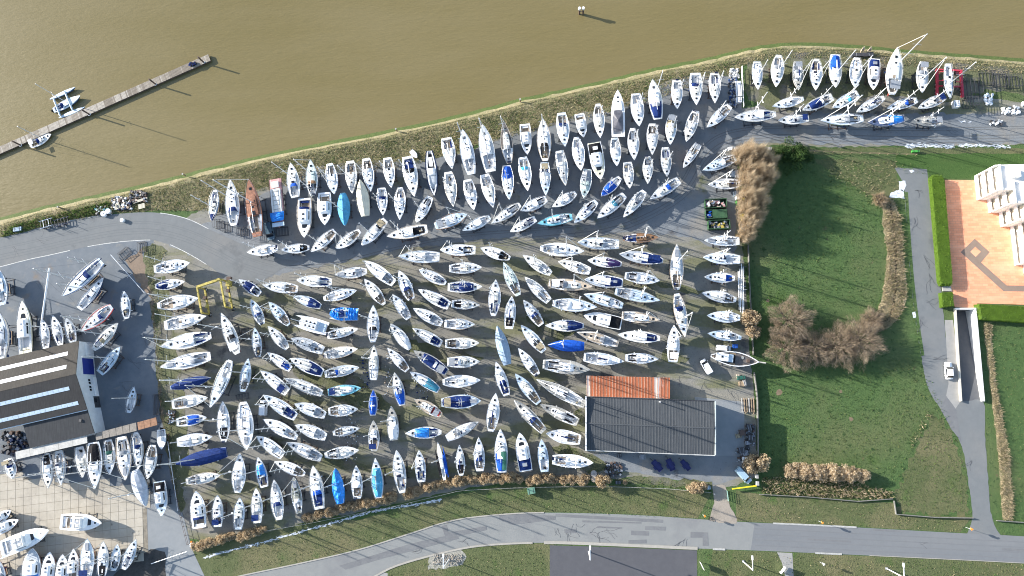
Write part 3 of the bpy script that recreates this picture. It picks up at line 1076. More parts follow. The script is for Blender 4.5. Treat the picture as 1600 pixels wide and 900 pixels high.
def special(kind, root, L, B, fl, rng):
    if kind == 'barge':
        h = Hull(L, B, .8, 1.5, .98, .5, 5.5, .06)
        hull_mesh(h, 'hull', M['greyhull'], M['anti_black'], root); deck_mesh(h, [M['pink'], M['sole'], M['deck']], root)
        rail_mesh(h, M['rust'], root, wd=.15)
        m = MB(); m.box((h.x(.50), 0, h.zd + .45), (.56 * L, .72 * B, 1.0)); m.build('long_cabin', M['offwhite'], root)
        m = MB()
        for s in (1, -1): m.tube((h.x(.24), s * .2 * B, h.zd + 1.05), (h.x(.80), s * .2 * B, h.zd + 1.05), .05, .05, 4)
        for i in range(6): m.box((h.x(.28 + .09 * i), 0, h.zd + 1.0), (.12, .5 * B, .08))
        m.build('roof_grating', M['greytan'], root)
        bx('pink_locker', (h.x(.12), 0, h.zd + .3), (.12 * L, .5 * B, .5), M['whitec'], root)
        fl2 = Hull(L, B, .8, 1.5, .98, .5, 5.5, .06)
        tent(fl2, .70, .88, 1.0, .45, M['bright'], root, 'crumpled_tarpaulin', lift=.9, over=.1, rng=rng, crumple=.15)
        bx('wheelhouse_roof', (h.x(.945), 0, h.zd + .75), (.08 * L, .9 * B, .1), M['lblue'], root)
        bx('wheelhouse', (h.x(.94), 0, h.zd + .35), (.07 * L, .7 * B, .7), M['steel'], root)
        return h
    if kind == 'life':
        h = Hull(L, B, .9, 1.6, .55, .45, 2.6, .10)
        hull_mesh(h, 'hull', M['navyhull'], M['anti_black'], root); deck_mesh(h, [M['greyhull'], M['steel'], M['grey']], root, (.06, .40), drop=.8)
        rail_mesh(h, M['navyhull'], root, wd=.22, hh=.15)
        g = Hull(L * .97, B * .78, .9, 1.6, .5, .45, 2.4)
        rail_mesh(g, M['white'], root, wd=.28, hh=.22, name='ring_coaming')
        roof_mesh(h, .40, .56, .66, .8, M['white'], root, 'cabin', blunt=.05, glass=M['glass'])
        roof_mesh(h, .57, .80, .66, .45, M['grey'], root, 'glass_canopy', blunt=.2, glass=M['glass'])
        bx('engine_box', (h.x(.24), 0, h.zd - .2), (.2 * L, .32 * B, .7), M['white'], root)
        fittings(h, root, rng, [(.86, 0, .5, .5, .12)])
        return h
    if kind == 'trawl':
        h = Hull(L, B, .9, 1.9, .12, .5, 1.9, .05)
        hull_mesh(h, 'hull', M['darkdeck'], M['anti_black'], root); deck_mesh(h, [M['darkdeck'], M['steel'], M['wood']], root, (.40, .52), drop=.8)
        rail_mesh(h, M['white'], root, hh=.42, wd=.20, name='bulwark')
        m = MB(); m.box((h.x(.23), 0, h.zs(.2) + .75), (.24 * L, .50 * B, 1.5)); m.build('wheelhouse', M['white'], root)
        bx('wheelhouse_hatch', (h.x(.22), .05, h.zs(.2) + 1.52), (.5, .5, .08), M['glass'], root)
        m = MB(); m.box((h.x(.40), 0, h.zs(.2) + .55), (.11 * L, .52 * B, 1.1)); m.build('awning', M['lblue'], root)
        rod('bowsprit', (h.x(.96), 0, h.zs(1) + .1), (h.x(1.14), 0, h.zs(1) + .5), .2, M['greytan'], root, 6)
        bx('anchor_winch', (h.x(.78), 0, h.zs(.8) + .3), (.7, .9, .6), M['rust'], root)
        rod('rope_coil', (h.x(.66), .6, h.zs(.6) + .02), (h.x(.66), .6, h.zs(.6) + .25), .4, M['greytan'], root, 10)
        rod('stern_samson_post', (h.x(.06), 0, h.zs(.05)), (h.x(.06), 0, h.zs(.05) + .6), .12, M['wood'], root)
        return h
    if kind in ('cat', 'messy'):
        h = Hull(L, B, .7, 1.5, .9, .45, 2.6, .05)
        for s in (1, -1):
            g = Hull(L, B * .30, .5, 1.7, .7, .45, 1.9, .06)
            o = hull_mesh(g, 'float_hull', M['white'], M['anti_blue'], root); o.location = (0, s * B * .34, 0)
            o = deck_mesh(g, [M['deck'], M['sole'], M['deck']], root, name='float_deck'); o.location = (0, s * B * .34, 0)
        m = MB(); z = 2.2
        m.poly([(-.46 * L, -.36 * B, z), (.30 * L, -.36 * B, z), (.36 * L, 0, z + .1), (.30 * L, .36 * B, z), (-.46 * L, .36 * B, z)])
        m.poly([(-.46 * L, .36 * B, z - .5), (.30 * L, .36 * B, z - .5), (.36 * L, 0, z - .5), (.30 * L, -.36 * B, z - .5), (-.46 * L, -.36 * B, z - .5)])
        m.build('bridge_deck', M['deck'], root)
        bx('saloon', (.02 * L, 0, z + .42), (.40 * L, .62 * B, .8), M['white'], root)
        for x in (-.12, .0, .12):
            for y in (-.14, .14): bx('saloon_hatch', (x * L, y * B, z + .85), (.5, .45, .06), M['glass'], root)
        bx('cockpit_well', (-.33 * L, 0, z + .06), (.2 * L, .6 * B, .1), M['lblue'], root)
        if kind == 'messy':
            t = Hull(L, B, .7, 1.5, .9, .45, 3.2)
            tent(t, .02, .45, .95, .9, M['bright'], root, 'crumpled_tarpaulin', lift=.35, rng=rng, crumple=.35, n=12)
            tent(t, .50, .96, .98, .9, M['bright'], root, 'crumpled_tarpaulin', lift=.3, rng=rng, crumple=.35, n=12)
            bx('dark_tarpaulin', (.05 * L, .05, z + 1.15), (.18 * L, .5 * B, .2), M['navy'], root, .3)
            rod('mast', (.05 * L, 0, z + .8), (.05 * L, 0, z + .8 + 1.2 * L), .10, M['alu'], root)
        else:
            rod('mast', (.1 * L, 0, z + .8), (.1 * L, 0, z + .8 + 1.1 * L), .10, M['alu'], root)
        return h
    if kind == 'tri':
        h = Hull(L, B * .62, 1.0, 1.35, .45, .45, 1.9, .06)
        hull_mesh(h, 'hull', M['white'], M['anti_blue'], root); deck_mesh(h, [M['deck'], M['sole'], M['deck']], root, (.08, .3))
        roof_mesh(h, .34, .62, .7, .35, M['white'], root, glass=M['glass'])
        for s, mt in ((1, 'black'), (-1, 'blue')):
            g = Hull(L * .82, B * .20, 1.0, 1.2, .3, .5, 1.8)
            o = hull_mesh(g, 'float_hull', M['white' if s > 0 else 'navyhull'], M['anti_blue'], root); o.location = (-.04 * L, s * B * .42, 0)
            o = deck_mesh(g, [M[mt], M[mt], M[mt]], root, name='float_deck'); o.location = (-.04 * L, s * B * .42, 0)
            m = MB(); z = h.zd + .04
            m.poly([(h.x(.12), s * .18 * B, z), (h.x(.66), s * .2 * B, z), (h.x(.62), s * .40 * B, z - .05), (h.x(.16), s * .40 * B, z - .05)][:: s])
            m.build('deck_netting', M[mt], root)
        rod('mast', (h.x(.56), 0, h.zd + .4), (h.x(.56), 0, h.zd + .4 + 1.2 * L), .10, M['alu'], root)
        for f in (.45, .72): 
            for s in (1, -1): rod('spreader', (h.x(.56), 0, h.zd + 1.2 * L * f), (h.x(.56) - .1, s * .9, h.zd + 1.2 * L * f), .035, M['alu'], root, 4)
        return h

def cradle(root_loc, rz, h, label, rng, motor=False):
    r = empty('boat_cradle', (root_loc[0], root_loc[1], GZ), rz, label, 'boat stand', 'steel cradles under the laid-up boats')
    mt = M[rng.choice(['steel', 'steel', 'steel', 'rust'])]
    L, B = h.L, h.B
    m = MB(); xa, xb = -.20 * L, .20 * L; y = .46 * B
    for s in (1, -1): m.box(((xa + xb) / 2, s * y * .8, .06), (xb - xa + .3, .12, .12))
    for x in (xa, (xa + xb) / 2, xb): m.box((x, 0, .055), (.14, 2 * y + .2, .10))
    m.build('base_frame', mt, r)
    kz = h.zc if motor else .16
    if motor:
        for x in (xa * .8, xb * .8): bx('keel_block', (x, 0, h.zk(.5 + x / L) / 2), (.5, .5, h.zk(.5 + x / L) + .02), M['wood'], r)
    else:
        bx('keel_block', (-.02 * L, 0, .08), (.28 * L, .34, .158), M['wood'], r)
    for x in (xa, xb):
        t = .5 + x / L
        for s in (1, -1):
            yy = h.w(t) * .80; zz = h.zk(t) + (h.zs(t) - h.zk(t)) * .36
            rod('prop', (x, s * y * 1.02, .2), (x, s * (yy + .10), zz), .06, mt, r, 5)
            rod('pad', (x, s * (yy - .02), zz - .02), (x, s * (yy + .12), zz), .18, M['rubber'], r, 6)
    return r

GZ = 0.05
def pxm(x, y, z):
    return (at(x + 1, y, z) - at(x, y, z)).length

def look(fl, L):
    size = 'small ' if L < 7.9 else ('large ' if L > 11.8 else '')
    mot = any(k in fl for k in ('m', 'mf', 'mb', 'mcov', 'mo'))
    noun = 'motorboat' if mot else 'yacht'
    ad = []
    if 't' in fl: return f"yacht under {WORDS[fl['t']]} tarp"
    if 'mcov' in fl: return 'motor yacht with dark cockpit cover'
    if 'old' in fl: return 'rusty brown old wooden yacht'
    if 'd' in fl and fl['d'] not in ('white',): ad.append(WORDS[fl['d']] + ' deck')
    if 'c' in fl: ad.append(WORDS[fl['c']] + (' cockpit'))
    elif 's' in fl: ad.append(WORDS[fl['s']] + (' sprayhood' if not mot else ' canopy'))
    elif 'f' in fl: ad.append(WORDS[fl['f']] + ' cover')
    elif 'fd' in fl: ad.append(WORDS[fl['fd']] + ' foredeck')
    if not ad: return f'{size}plain white {noun}'
    return f"{size}{noun} with {ad[-1]}" if len(ad) == 1 else f"{noun} with {ad[0]}, {ad[1]}"

def build_fleet():
    n_all = 0
    for key, (pa, pb, txt) in FLEET.items():
        lines = [l for l in txt.strip().split('\n') if l.strip()]
        n = len(lines)
        for i, line in enumerate(lines):
            n_all += 1
            rng = random.Random(hash_str(key) + i * 7919)
            own = None
            if '#' in line:
                line, own = line.split('#', 1); own = own.strip()
            tok = line.split()
            bxy, sxy, beam = tok[0].split(','), tok[1].split(','), float(tok[2])
            fl = {}
            for q in tok[3:]:
                a, _, b = q.partition(':'); fl[a] = b
            bxy = [float(v) for v in bxy]; sxy = [float(v) for v in sxy]
            mot = any(k in fl for k in ('m', 'mf', 'mb', 'mcov', 'mo'))
            spec = next((k for k in ('barge', 'life', 'trawl', 'cat', 'messy', 'tri') if k in fl), None)
            z = 2.8
            for _ in range(3):
                pb_, ps_ = at(bxy[0], bxy[1], z), at(sxy[0], sxy[1], z)
                L = (pb_ - ps_).length
                z = (.75 + .15 * L * .75 + .55) if mot else ({'barge': 2.3, 'life': 2.5, 'trawl': 2.8, 'cat': 2.2, 'messy': 2.6, 'tri': 2.4}.get(spec) or (max(1.0, .155 * L) + .12 * L + .12))
                if 'lift' in fl: z += .8
            mid = (pb_ + ps_) / 2
            B = beam * .97 * pxm((bxy[0] + sxy[0]) / 2, (bxy[1] + sxy[1]) / 2, z)
            rz = math.atan2(pb_.y - ps_.y, pb_.x - ps_.x)
            if own: label = own
            else:
                k = i if (pb is None or i < (n + 1) // 2) else n - 1 - i
                pl = (pa if (pb is None or i < (n + 1) // 2) else pb).format(o=ORD[k])
                lk = look(fl, L)
                if len(f'{lk} {pl}'.replace('-', '').split()) > 16: lk = lk.replace('small ', '').replace('large ', '')
                if len(f'{lk} {pl}'.split()) > 16 and ', ' in lk: lk = lk.split(', ')[0]
                label = f'{lk}, {pl}'
            zb = GZ + (.8 if 'lift' in fl else .16 if not (mot or spec) else 0)
            root = empty('motor_boat' if mot else {'barge': 'barge', 'life': 'launch', 'trawl': 'trawler', 'cat': 'catamaran', 'messy': 'catamaran', 'tri': 'trimaran'}.get(spec, 'sailing_yacht'),
                         (mid.x, mid.y, zb), rz, label, 'motorboat' if mot else 'boat' if spec else 'sailing yacht', 'boats laid up ashore in the yard')
            if spec: h = special(spec, root, L, B, fl, rng)
            elif mot: h = motor_boat(root, L, B, fl, rng)
            else: h = sail_yacht(root, L, B, fl, rng)
            if 'lift' not in fl:
                if own:
                    w = own.split()
                    cl = 'steel cradle under the ' + ' '.join(w[:12]).rstrip(',')
                else:
                    cl = 'steel cradle under the boat ' + pl
                w = cl.split()
                cradle((mid.x, mid.y), rz, h, ' '.join(w[:16]), rng, mot or bool(spec))
    return n_all
def hash_str(s):
    r = 7
    for c in s: r = (r * 131 + ord(c)) % 1000003
    return r
# ---------------------------------------------------------------- ground materials
def mat_water():
    m, b, N, L = new_mat('river_water', 0.25, 0.3)
    n1 = pos_noise(N, L, 0.012, 3, 0.5)
    c = ramp(N, L, n1, [(0.3, (0.152, 0.122, 0.048)), (0.7, (0.176, 0.143, 0.065))])
    sw = ramp(N, L, pos_noise(N, L, 0.035, 6, 0.65, stretch=(0.35, 0.35, 1.5), offs=(40, 9, 0)), [(0.40, 0.0), (0.72, 0.45)])
    c = mixc(N, L, sw, c, (0.205, 0.168, 0.088))
    L.new(c, b.inputs['Base Color'])
    w1 = pos_noise(N, L, 0.55, 3, 0.6, stretch=(0.45, 0.45, 1.6))
    w2 = pos_noise(N, L, 1.6, 2, 0.6, stretch=(-0.2, 0.5, 1.5))
    mx = N.new('ShaderNodeMath'); mx.operation = 'MULTIPLY_ADD'
    L.new(w2, mx.inputs[0]); mx.inputs[1].default_value = 0.4; L.new(w1, mx.inputs[2])
    bump(N, L, b, mx.outputs[0], 0.16, 0.5)
    return m
G = {}
G['water'] = mat_water()
G['field'] = layered('field_grass', [((0.044, 0.086, 0.026), (0.084, 0.140, 0.044), 0.9),
    (0.035, 0.48, 0.66, (0.085, 0.108, 0.042), (0.12, 0.142, 0.058), 1.4, None),
    (0.10, 0.60, 0.72, (0.045, 0.090, 0.022), (0.075, 0.125, 0.03), 1.5, None),
    (0.45, 0.66, 0.74, (0.10, 0.09, 0.045), (0.13, 0.115, 0.06), 2.0, None),
    (0.7, 0.58, 0.66, (0.026, 0.055, 0.015), (0.036, 0.07, 0.02), 2.0, None)], bmp=(2.6, 0.35))
G['lawn'] = layered('lawn_grass', [((0.036, 0.078, 0.016), (0.058, 0.108, 0.026), 1.2),
    (0.05, 0.55, 0.72, (0.048, 0.075, 0.02), (0.07, 0.10, 0.026), 1.4, None)], bmp=(3.0, 0.2))
G['verge'] = layered('verge_grass', [((0.070, 0.088, 0.034), (0.115, 0.130, 0.056), 0.8),
    (0.06, 0.48, 0.62, (0.125, 0.122, 0.056), (0.165, 0.15, 0.08), 1.4, None),
    (0.14, 0.58, 0.68, (0.055, 0.092, 0.026), (0.080, 0.125, 0.034), 1.4, None)], bmp=(2.6, 0.3))
G['bankrough'] = layered('bank_rough', [((0.13, 0.125, 0.060), (0.24, 0.215, 0.115), 0.55),
    (0.12, 0.50, 0.64, (0.085, 0.095, 0.04), (0.13, 0.135, 0.06), 0.8, None),
    (0.25, 0.58, 0.70, (0.25, 0.215, 0.13), (0.33, 0.28, 0.18), 1.0, None)], bmp=(1.2, 0.6))
G['bankpale'] = layered('bank_pale_reed', [((0.19, 0.17, 0.095), (0.34, 0.295, 0.18), 0.9),
    (0.12, 0.48, 0.60, (0.15, 0.145, 0.07), (0.22, 0.20, 0.11), 1.0, None)], bmp=(1.6, 0.3))
G['algae'] = layered('bank_algae', [((0.055, 0.085, 0.022), (0.085, 0.115, 0.032), 0.7)], bmp=(2.0, 0.2))
G['yard'] = layered('yard_gravel', [((0.168, 0.163, 0.145), (0.245, 0.236, 0.21), 0.35),
    (0.06, 0.48, 0.62, (0.20, 0.187, 0.15), (0.28, 0.257, 0.205), 0.9, (0.34, 0.35, 1.6)),
    (0.10, 0.48, 0.60, (0.125, 0.128, 0.072), (0.18, 0.178, 0.105), 1.2, (0.30, 0.4, 1.5)),
    (0.16, 0.60, 0.70, (0.075, 0.075, 0.072), (0.11, 0.105, 0.10), 0.9, None),
    (0.9, 0.66, 0.72, (0.28, 0.26, 0.23), (0.36, 0.33, 0.29), 3.0, None),
    (2.2, 0.60, 0.66, (0.105, 0.105, 0.10), (0.13, 0.128, 0.12), 3.0, None)], bmp=(2.5, 0.06))
G['yardgrey'] = layered('yard_asphalt', [((0.150, 0.165, 0.178), (0.205, 0.217, 0.225), 0.30),
    (0.07, 0.54, 0.64, (0.19, 0.18, 0.165), (0.25, 0.235, 0.21), 0.9, None),
    (0.20, 0.62, 0.72, (0.075, 0.075, 0.078), (0.10, 0.10, 0.10), 0.9, None),
    (0.09, 0.62, 0.70, (0.105, 0.115, 0.065), (0.14, 0.145, 0.085), 1.2, None),
    (1.9, 0.62, 0.68, (0.105, 0.11, 0.115), (0.125, 0.13, 0.13), 3.0, None)], bmp=(3.0, 0.04))
G['moss'] = layered('yard_moss', [((0.085, 0.095, 0.045), (0.145, 0.148, 0.080), 0.5),
    (0.14, 0.50, 0.62, (0.13, 0.125, 0.10), (0.17, 0.16, 0.13), 1.0, None),
    (0.25, 0.62, 0.72, (0.045, 0.075, 0.02), (0.06, 0.095, 0.025), 1.0, None)], bmp=(2.0, 0.2))
G['lane'] = layered('lane_asphalt', [((0.142, 0.152, 0.155), (0.176, 0.184, 0.186), 0.5),
    (0.05, 0.50, 0.66, (0.16, 0.164, 0.162), (0.20, 0.20, 0.194), 0.6, None),
    (0.13, 0.60, 0.68, (0.12, 0.127, 0.13), (0.14, 0.146, 0.148), 0.8, None),
    (1.6, 0.66, 0.72, (0.14, 0.142, 0.142), (0.15, 0.15, 0.15), 1.0, None),
    (0.30, 0.66, 0.74, (0.15, 0.15, 0.152), (0.17, 0.17, 0.17), 1.0, (0.15, 0.25, 1.6))], bmp=(4.0, 0.015))
G['road'] = layered('road_asphalt', [((0.162, 0.168, 0.172), (0.19, 0.194, 0.197), 0.4),
    (0.05, 0.48, 0.62, (0.15, 0.158, 0.167), (0.172, 0.179, 0.185), 0.6, (-0.04, 0.15, 2.5)),
    (0.5, 0.68, 0.74, (0.17, 0.172, 0.175), (0.19, 0.19, 0.19), 1.0, (0.0, 0.15, 2.0))], bmp=(5.0, 0.01))
G['road2'] = layered('road_pale_asphalt', [((0.20, 0.205, 0.20), (0.235, 0.238, 0.228), 0.4),
    (0.06, 0.54, 0.66, (0.175, 0.178, 0.18), (0.20, 0.20, 0.198), 0.5, None),
    (0.5, 0.66, 0.72, (0.19, 0.19, 0.19), (0.215, 0.21, 0.205), 1.0, (0.3, 0.3, 1.5))], bmp=(5.0, 0.01))
G['patch'] = layered('road_patch', [((0.138, 0.140, 0.145), (0.176, 0.178, 0.18), 0.5), (0.35, .5, .62, (.165, .168, .17), (.185, .187, .187), 1.5, None)])
G['carpark'] = layered('carpark_asphalt', [((0.078, 0.078, 0.086), (0.096, 0.096, 0.104), 0.5)], bmp=(5.0, 0.01))
G['kerb'] = layered('kerb_stone', [((0.30, 0.28, 0.245), (0.38, 0.355, 0.31), 0.8)])
G['pave'] = layered('pavement_slabs', [((0.26, 0.255, 0.24), (0.32, 0.31, 0.29), 0.6)])
G['dirt'] = layered('dirt_track', [((0.25, 0.215, 0.175), (0.34, 0.295, 0.245), 0.6), (0.2, .55, .7, (0.16, .15, .11), (.2, .18, .14), 1.0, None)], bmp=(3, .03))
G['slab'] = layered('slab_concrete', [((0.35, 0.315, 0.255), (0.45, 0.41, 0.34), 0.30), (0.1, 0.5, 0.66, (0.31, 0.28, 0.23), (0.38, 0.34, 0.28), 0.8, None), (0.5, .66, .74, (.16, .145, .115), (.2, .18, .15), 1.0, None)], bmp=(4, 0.01))
G['joint'] = S('slab_joint', (0.21, 0.185, 0.145), 0.95, 0.3, 1.0)
G['apron'] = layered('concrete_apron', [((0.20, 0.215, 0.225), (0.245, 0.257, 0.262), 0.5)], bmp=(4, 0.01))
def mat_terrace():
    m, b, N, L = new_mat('terrace_clay_paving', .8, .3)
    g = N.new('ShaderNodeNewGeometry'); br = N.new('ShaderNodeTexBrick')
    br.inputs['Scale'].default_value = 1.0; br.inputs['Brick Width'].default_value = 1.3; br.inputs['Row Height'].default_value = .65; br.inputs['Mortar Size'].default_value = .03
    br.inputs['Color1'].default_value = (.68, .285, .155, 1); br.inputs['Color2'].default_value = (.80, .37, .215, 1); br.inputs['Mortar'].default_value = (.50, .26, .17, 1)
    L.new(g.outputs['Position'], br.inputs['Vector'])
    msk = ramp(N, L, pos_noise(N, L, .22, 5, .6, stretch=(.1, .3, 1.6)), [(.5, 0.0), (.72, .55)])
    L.new(mixc(N, L, msk, br.outputs[0], (.84, .45, .29)), b.inputs['Base Color']); return m
G['terrace'] = mat_terrace()
G['terracegrey'] = layered('terrace_grey_paving', [((0.21, 0.155, 0.12), (0.26, 0.20, 0.16), 0.5)], 0.8)
G['line'] = S('white_line', (0.50, 0.50, 0.48), 0.8, 0.35, 1.5)
G['rampfloor'] = layered('ramp_asphalt', [((0.085, 0.09, 0.10), (0.115, 0.117, 0.122), 0.5)])
G['patchpale'] = S('pale_grey_patch', (0.62, 0.65, 0.68), 0.5, 0.25, 1.3)  # one pale tone for the ditch slivers and the lane patches
G['rustdirt'] = layered('rusty_ground', [((0.17, 0.125, 0.09), (0.25, 0.19, 0.14), 0.6)])
G['darkyard'] = layered('dark_yard', [((0.115, 0.135, 0.155), (0.165, 0.182, 0.20), 0.35), (.25, .6, .72, (.17, .17, .165), (.22, .22, .21), 1.2, None), (.1, .62, .72, (.16, .13, .105), (.2, .165, .13), 1.0, None)], bmp=(3, .03))

# ---------------------------------------------------------------- sheets
def sheet(name, px, z, mt, kind='structure', holes=None, world=False):
    P = [[Vector(p) if world else at(p[0], p[1], z) for p in px]]
    for hpx in holes or []: P.append([at(p[0], p[1], z) for p in hpx])
    tris = tessellate_polygon(P)
    flat = [p for r in P for p in r]
    me = bpy.data.meshes.new(name)
    fs = []
    for a, b, c in tris:
        n = (flat[b] - flat[a]).cross(flat[c] - flat[a]).z
        fs.append((a, b, c) if n > 0 else (a, c, b))
    me.from_pydata([(p.x, p.y, z) for p in flat], [], fs)
    me.materials.append(mt)
    o = link(name, me)
    return tag(o, kind=kind)

def smooth_line(pts, n=6):
    """Catmull-Rom through pixel points"""
    out = []
    for i in range(len(pts) - 1):
        p0 = pts[max(0, i - 1)]; p1 = pts[i]; p2 = pts[i + 1]; p3 = pts[min(len(pts) - 1, i + 2)]
        for k in range(n):
            t = k / n
            out.append(tuple(0.5 * ((2 * p1[j]) + (-p0[j] + p2[j]) * t + (2 * p0[j] - 5 * p1[j] + 4 * p2[j] - p3[j]) * t * t + (-p0[j] + 3 * p1[j] - 3 * p2[j] + p3[j]) * t ** 3) for j in (0, 1)))
    out.append(tuple(pts[-1]))
    return out

def jitter(px, a, seed=1, sub=6):
    r = random.Random(seed); out = []
    n = len(px)
    for i in range(n):
        p, q = px[i], px[(i + 1) % n]
        d = math.hypot(q[0] - p[0], q[1] - p[1]); k = max(1, int(d / sub))
        for j in range(k):
            u = j / k
            out.append((p[0] + (q[0] - p[0]) * u + r.uniform(-a, a), p[1] + (q[1] - p[1]) * u + r.uniform(-a, a)))
    return out

WATER_Z = -1.7
EDGE = smooth_line([(-900, 585), (-400, 455), (-150, 385), (0, 340), (60, 324), (135, 307), (225, 287), (286, 272), (350, 256), (420, 240), (520, 219), (620, 200), (740, 173), (820, 152), (890, 137), (960, 121), (1040, 102), (1110, 89), (1150, 79), (1200, 69), (1260, 66), (1340, 70), (1400, 76), (1460, 81), (1530, 86), (1600, 91), (1800, 103), (2100, 118), (2600, 140)], 5)
def off(line, d, seed=None, a=0.0):
    """shift a pixel polyline across itself (positive: inland)"""
    r = random.Random(seed); out = []
    for i, p in enumerate(line):
        q0 = line[max(0, i - 1)]; q1 = line[min(len(line) - 1, i + 1)]
        dx, dy = q1[0] - q0[0], q1[1] - q0[1]; l = math.hypot(dx, dy)
        k = d + r.uniform(-a, a)
        out.append((p[0] - dy / l * k, p[1] + dx / l * k))
    return out
B0 = [at(x, y, WATER_Z - .35) for x, y in off(EDGE, -3)]
B1 = [at(x, y, WATER_Z) for x, y in EDGE]
B2 = [at(x, y, -1.15) for x, y in off(EDGE, 5.2, 3, 1.2)]
B3 = [at(x, y, -.35) for x, y in off(EDGE, 9.0, 4, 1.6)]
B4 = [at(x, y, 0.0) for x, y in off(EDGE, 13.5)]

def strip(name, la, lb, mt):
    n = len(la); me = bpy.data.meshes.new(name)
    me.from_pydata([tuple(p) for p in la] + [tuple(p) for p in lb], [], [(i, n + i, n + i + 1, i + 1) for i in range(n - 1)])
    me.materials.append(mt)
    return tag(link(name, me), kind='structure')
strip('river_edge', B0, B2, G['algae'])
strip('bank_slope', B2, B3, G['bankpale'])
strip('bank_top', B3, B4, G['bankrough'])
wl_ = [(p.x, p.y) for p in [at(x, y, WATER_Z) for x, y in off(EDGE, 2)]]
sheet('river_water', [(x, y, 0) for x, y in wl_] + [(3000, wl_[-1][1], 0), (3000, 3000, 0), (-3000, 3000, 0), (-3000, wl_[0][1], 0)], WATER_Z, G['water'], world=True)
RAMP = [(1492, 484), (1519, 484), (1532, 627), (1501, 627)]
gp = [(p.x, p.y, 0) for p in B4]
sheet('ground', gp + [(3000, gp[-1][1], 0), (3000, -3000, 0), (-3000, -3000, 0), (-3000, gp[0][1], 0)], 0.0, G['field'], world=True, holes=[RAMP])

def inland(d0, d1, x0, x1, seed=0, a=0.0):
    l0 = [p for p in off(EDGE, d0, seed + 1, a) if x0 <= p[0] <= x1]
    l1 = [p for p in off(EDGE, d1, seed + 2, a) if x0 <= p[0] <= x1]
    return l0 + l1[::-1]
sheet('rough_bank', inland(13.2, 24, -300, 1900, 5, 0) , .006, G['bankrough'])
BANKPOLY = [(0, 354), (60, 337), (135, 321), (225, 301), (286, 286), (350, 269), (420, 253), (520, 233), (620, 213), (740, 187), (820, 166), (890, 151), (960, 135), (1040, 116), (1110, 103), (1155, 92), (1160, 112), (1110, 122), (1040, 150), (960, 180), (880, 190), (840, 205), (760, 222), (700, 240), (640, 262), (560, 268), (500, 272), (450, 290), (400, 300), (330, 330), (250, 329), (180, 333), (60, 356), (0, 372)]
sheet('rough_bank', jitter(BANKPOLY, 1.5, 3), .012, G['bankrough'])
YARD = [(235, 378), (300, 335), (360, 308), (430, 288), (480, 262), (560, 252), (660, 248), (740, 232), (800, 206), (850, 196), (900, 178), (950, 168), (1000, 150), (1050, 122), (1110, 112), (1150, 112), (1160, 170), (1200, 160), (1330, 145), (1460, 150), (1530, 150), (1600, 160), (1900, 190), (1900, 232), (1600, 226), (1420, 228), (1300, 230), (1165, 226), (1150, 240), (1160, 380), (1168, 480), (1172, 560), (1180, 640), (1182, 700), (1184, 745), (1150, 758), (1110, 762), (1060, 748), (1000, 745), (960, 748), (880, 752), (800, 752), (720, 765), (640, 782), (560, 800), (480, 815), (400, 838), (330, 850), (296, 840), (280, 780), (262, 690), (250, 560), (240, 460)]
sheet('yard_surface', jitter(YARD, 1.5, 7), .020, G['yard'])
NORTH = [(330, 345), (430, 292), (480, 268), (560, 258), (660, 252), (740, 236), (800, 210), (850, 200), (900, 184), (950, 174), (1000, 156), (1050, 128), (1110, 118), (1150, 118), (1158, 172), (1330, 178), (1600, 176), (1900, 200), (1900, 230), (1600, 224), (1420, 226), (1170, 224), (1120, 240), (1150, 300), (1150, 400), (1080, 372), (1000, 362), (900, 372), (780, 372), (640, 388), (520, 412), (380, 440), (330, 410), (290, 395), (250, 377)]
sheet('yard_surface', jitter(NORTH, 2.5, 8), .028, G['yardgrey'])
# lighter moss strips between the rows of boats
MOSS = [[(1165, 96), (1200, 84), (1300, 80), (1460, 96), (1530, 104), (1600, 106), (1900, 130), (1900, 160), (1600, 148), (1540, 140), (1500, 160), (1400, 150), (1300, 150), (1200, 172), (1165, 150)],
        [(880, 690), (960, 730), (920, 740), (860, 700)], [(1000, 745), (1110, 752), (1112, 764), (960, 752)], [(895, 640), (915, 640), (915, 660), (900, 665)],
        [(240, 430), (260, 430), (290, 640), (300, 760), (270, 760), (250, 600)],
        [(450, 560), (560, 590), (620, 640), (560, 640), (470, 600)], [(470, 700), (640, 740), (560, 735), (480, 720)], [(640, 530), (760, 560), (700, 570), (640, 548)],
        [(820, 480), (900, 520), (870, 535), (820, 500)], [(1010, 430), (1100, 455), (1090, 462), (1010, 440)], [(1040, 545), (1075, 560), (1060, 570), (1030, 560)]]
for i, p in enumerate(MOSS): sheet('yard_moss', jitter(p, 3.0, 20 + i, 8), .034 + .004 * (i % 3), G['moss'])
# the lane that bends through the yard
LTOP = smooth_line([(-300, 425), (0, 371), (60, 356), (130, 341), (185, 334), (240, 332), (290, 341), (335, 362), (385, 384), (440, 404)], 5)
LBOT = smooth_line([(-300, 500), (0, 417), (80, 398), (150, 383), (210, 376), (250, 377), (290, 394), (330, 418), (360, 440), (400, 446)], 5)
sheet('lane', LTOP + [(470, 408), (440, 420)] + LBOT[::-1], .050, G['lane'])
def band(name, line, wpx, z, mt, seed=0):
    a = off(line, -wpx / 2); b = off(line, wpx / 2)
    return sheet(name, a + b[::-1], z, mt)
band('lane_marking', [p for p in LBOT if -50 < p[0] < 122], 1.0, .056, G['line'])
band('lane_marking', [p for p in LBOT if 132 < p[0] < 235], 1.0, .056, G['line'])
band('lane_marking', [p for p in LBOT if 262 < p[0] < 328], 1.0, .056, G['line'])
band('lane_marking', [p for p in LTOP if 95 < p[0] < 170], .8, .056, G['line'])
band('lane_marking', [p for p in LTOP if 240 < p[0] < 330], 1.0, .056, G['line'])
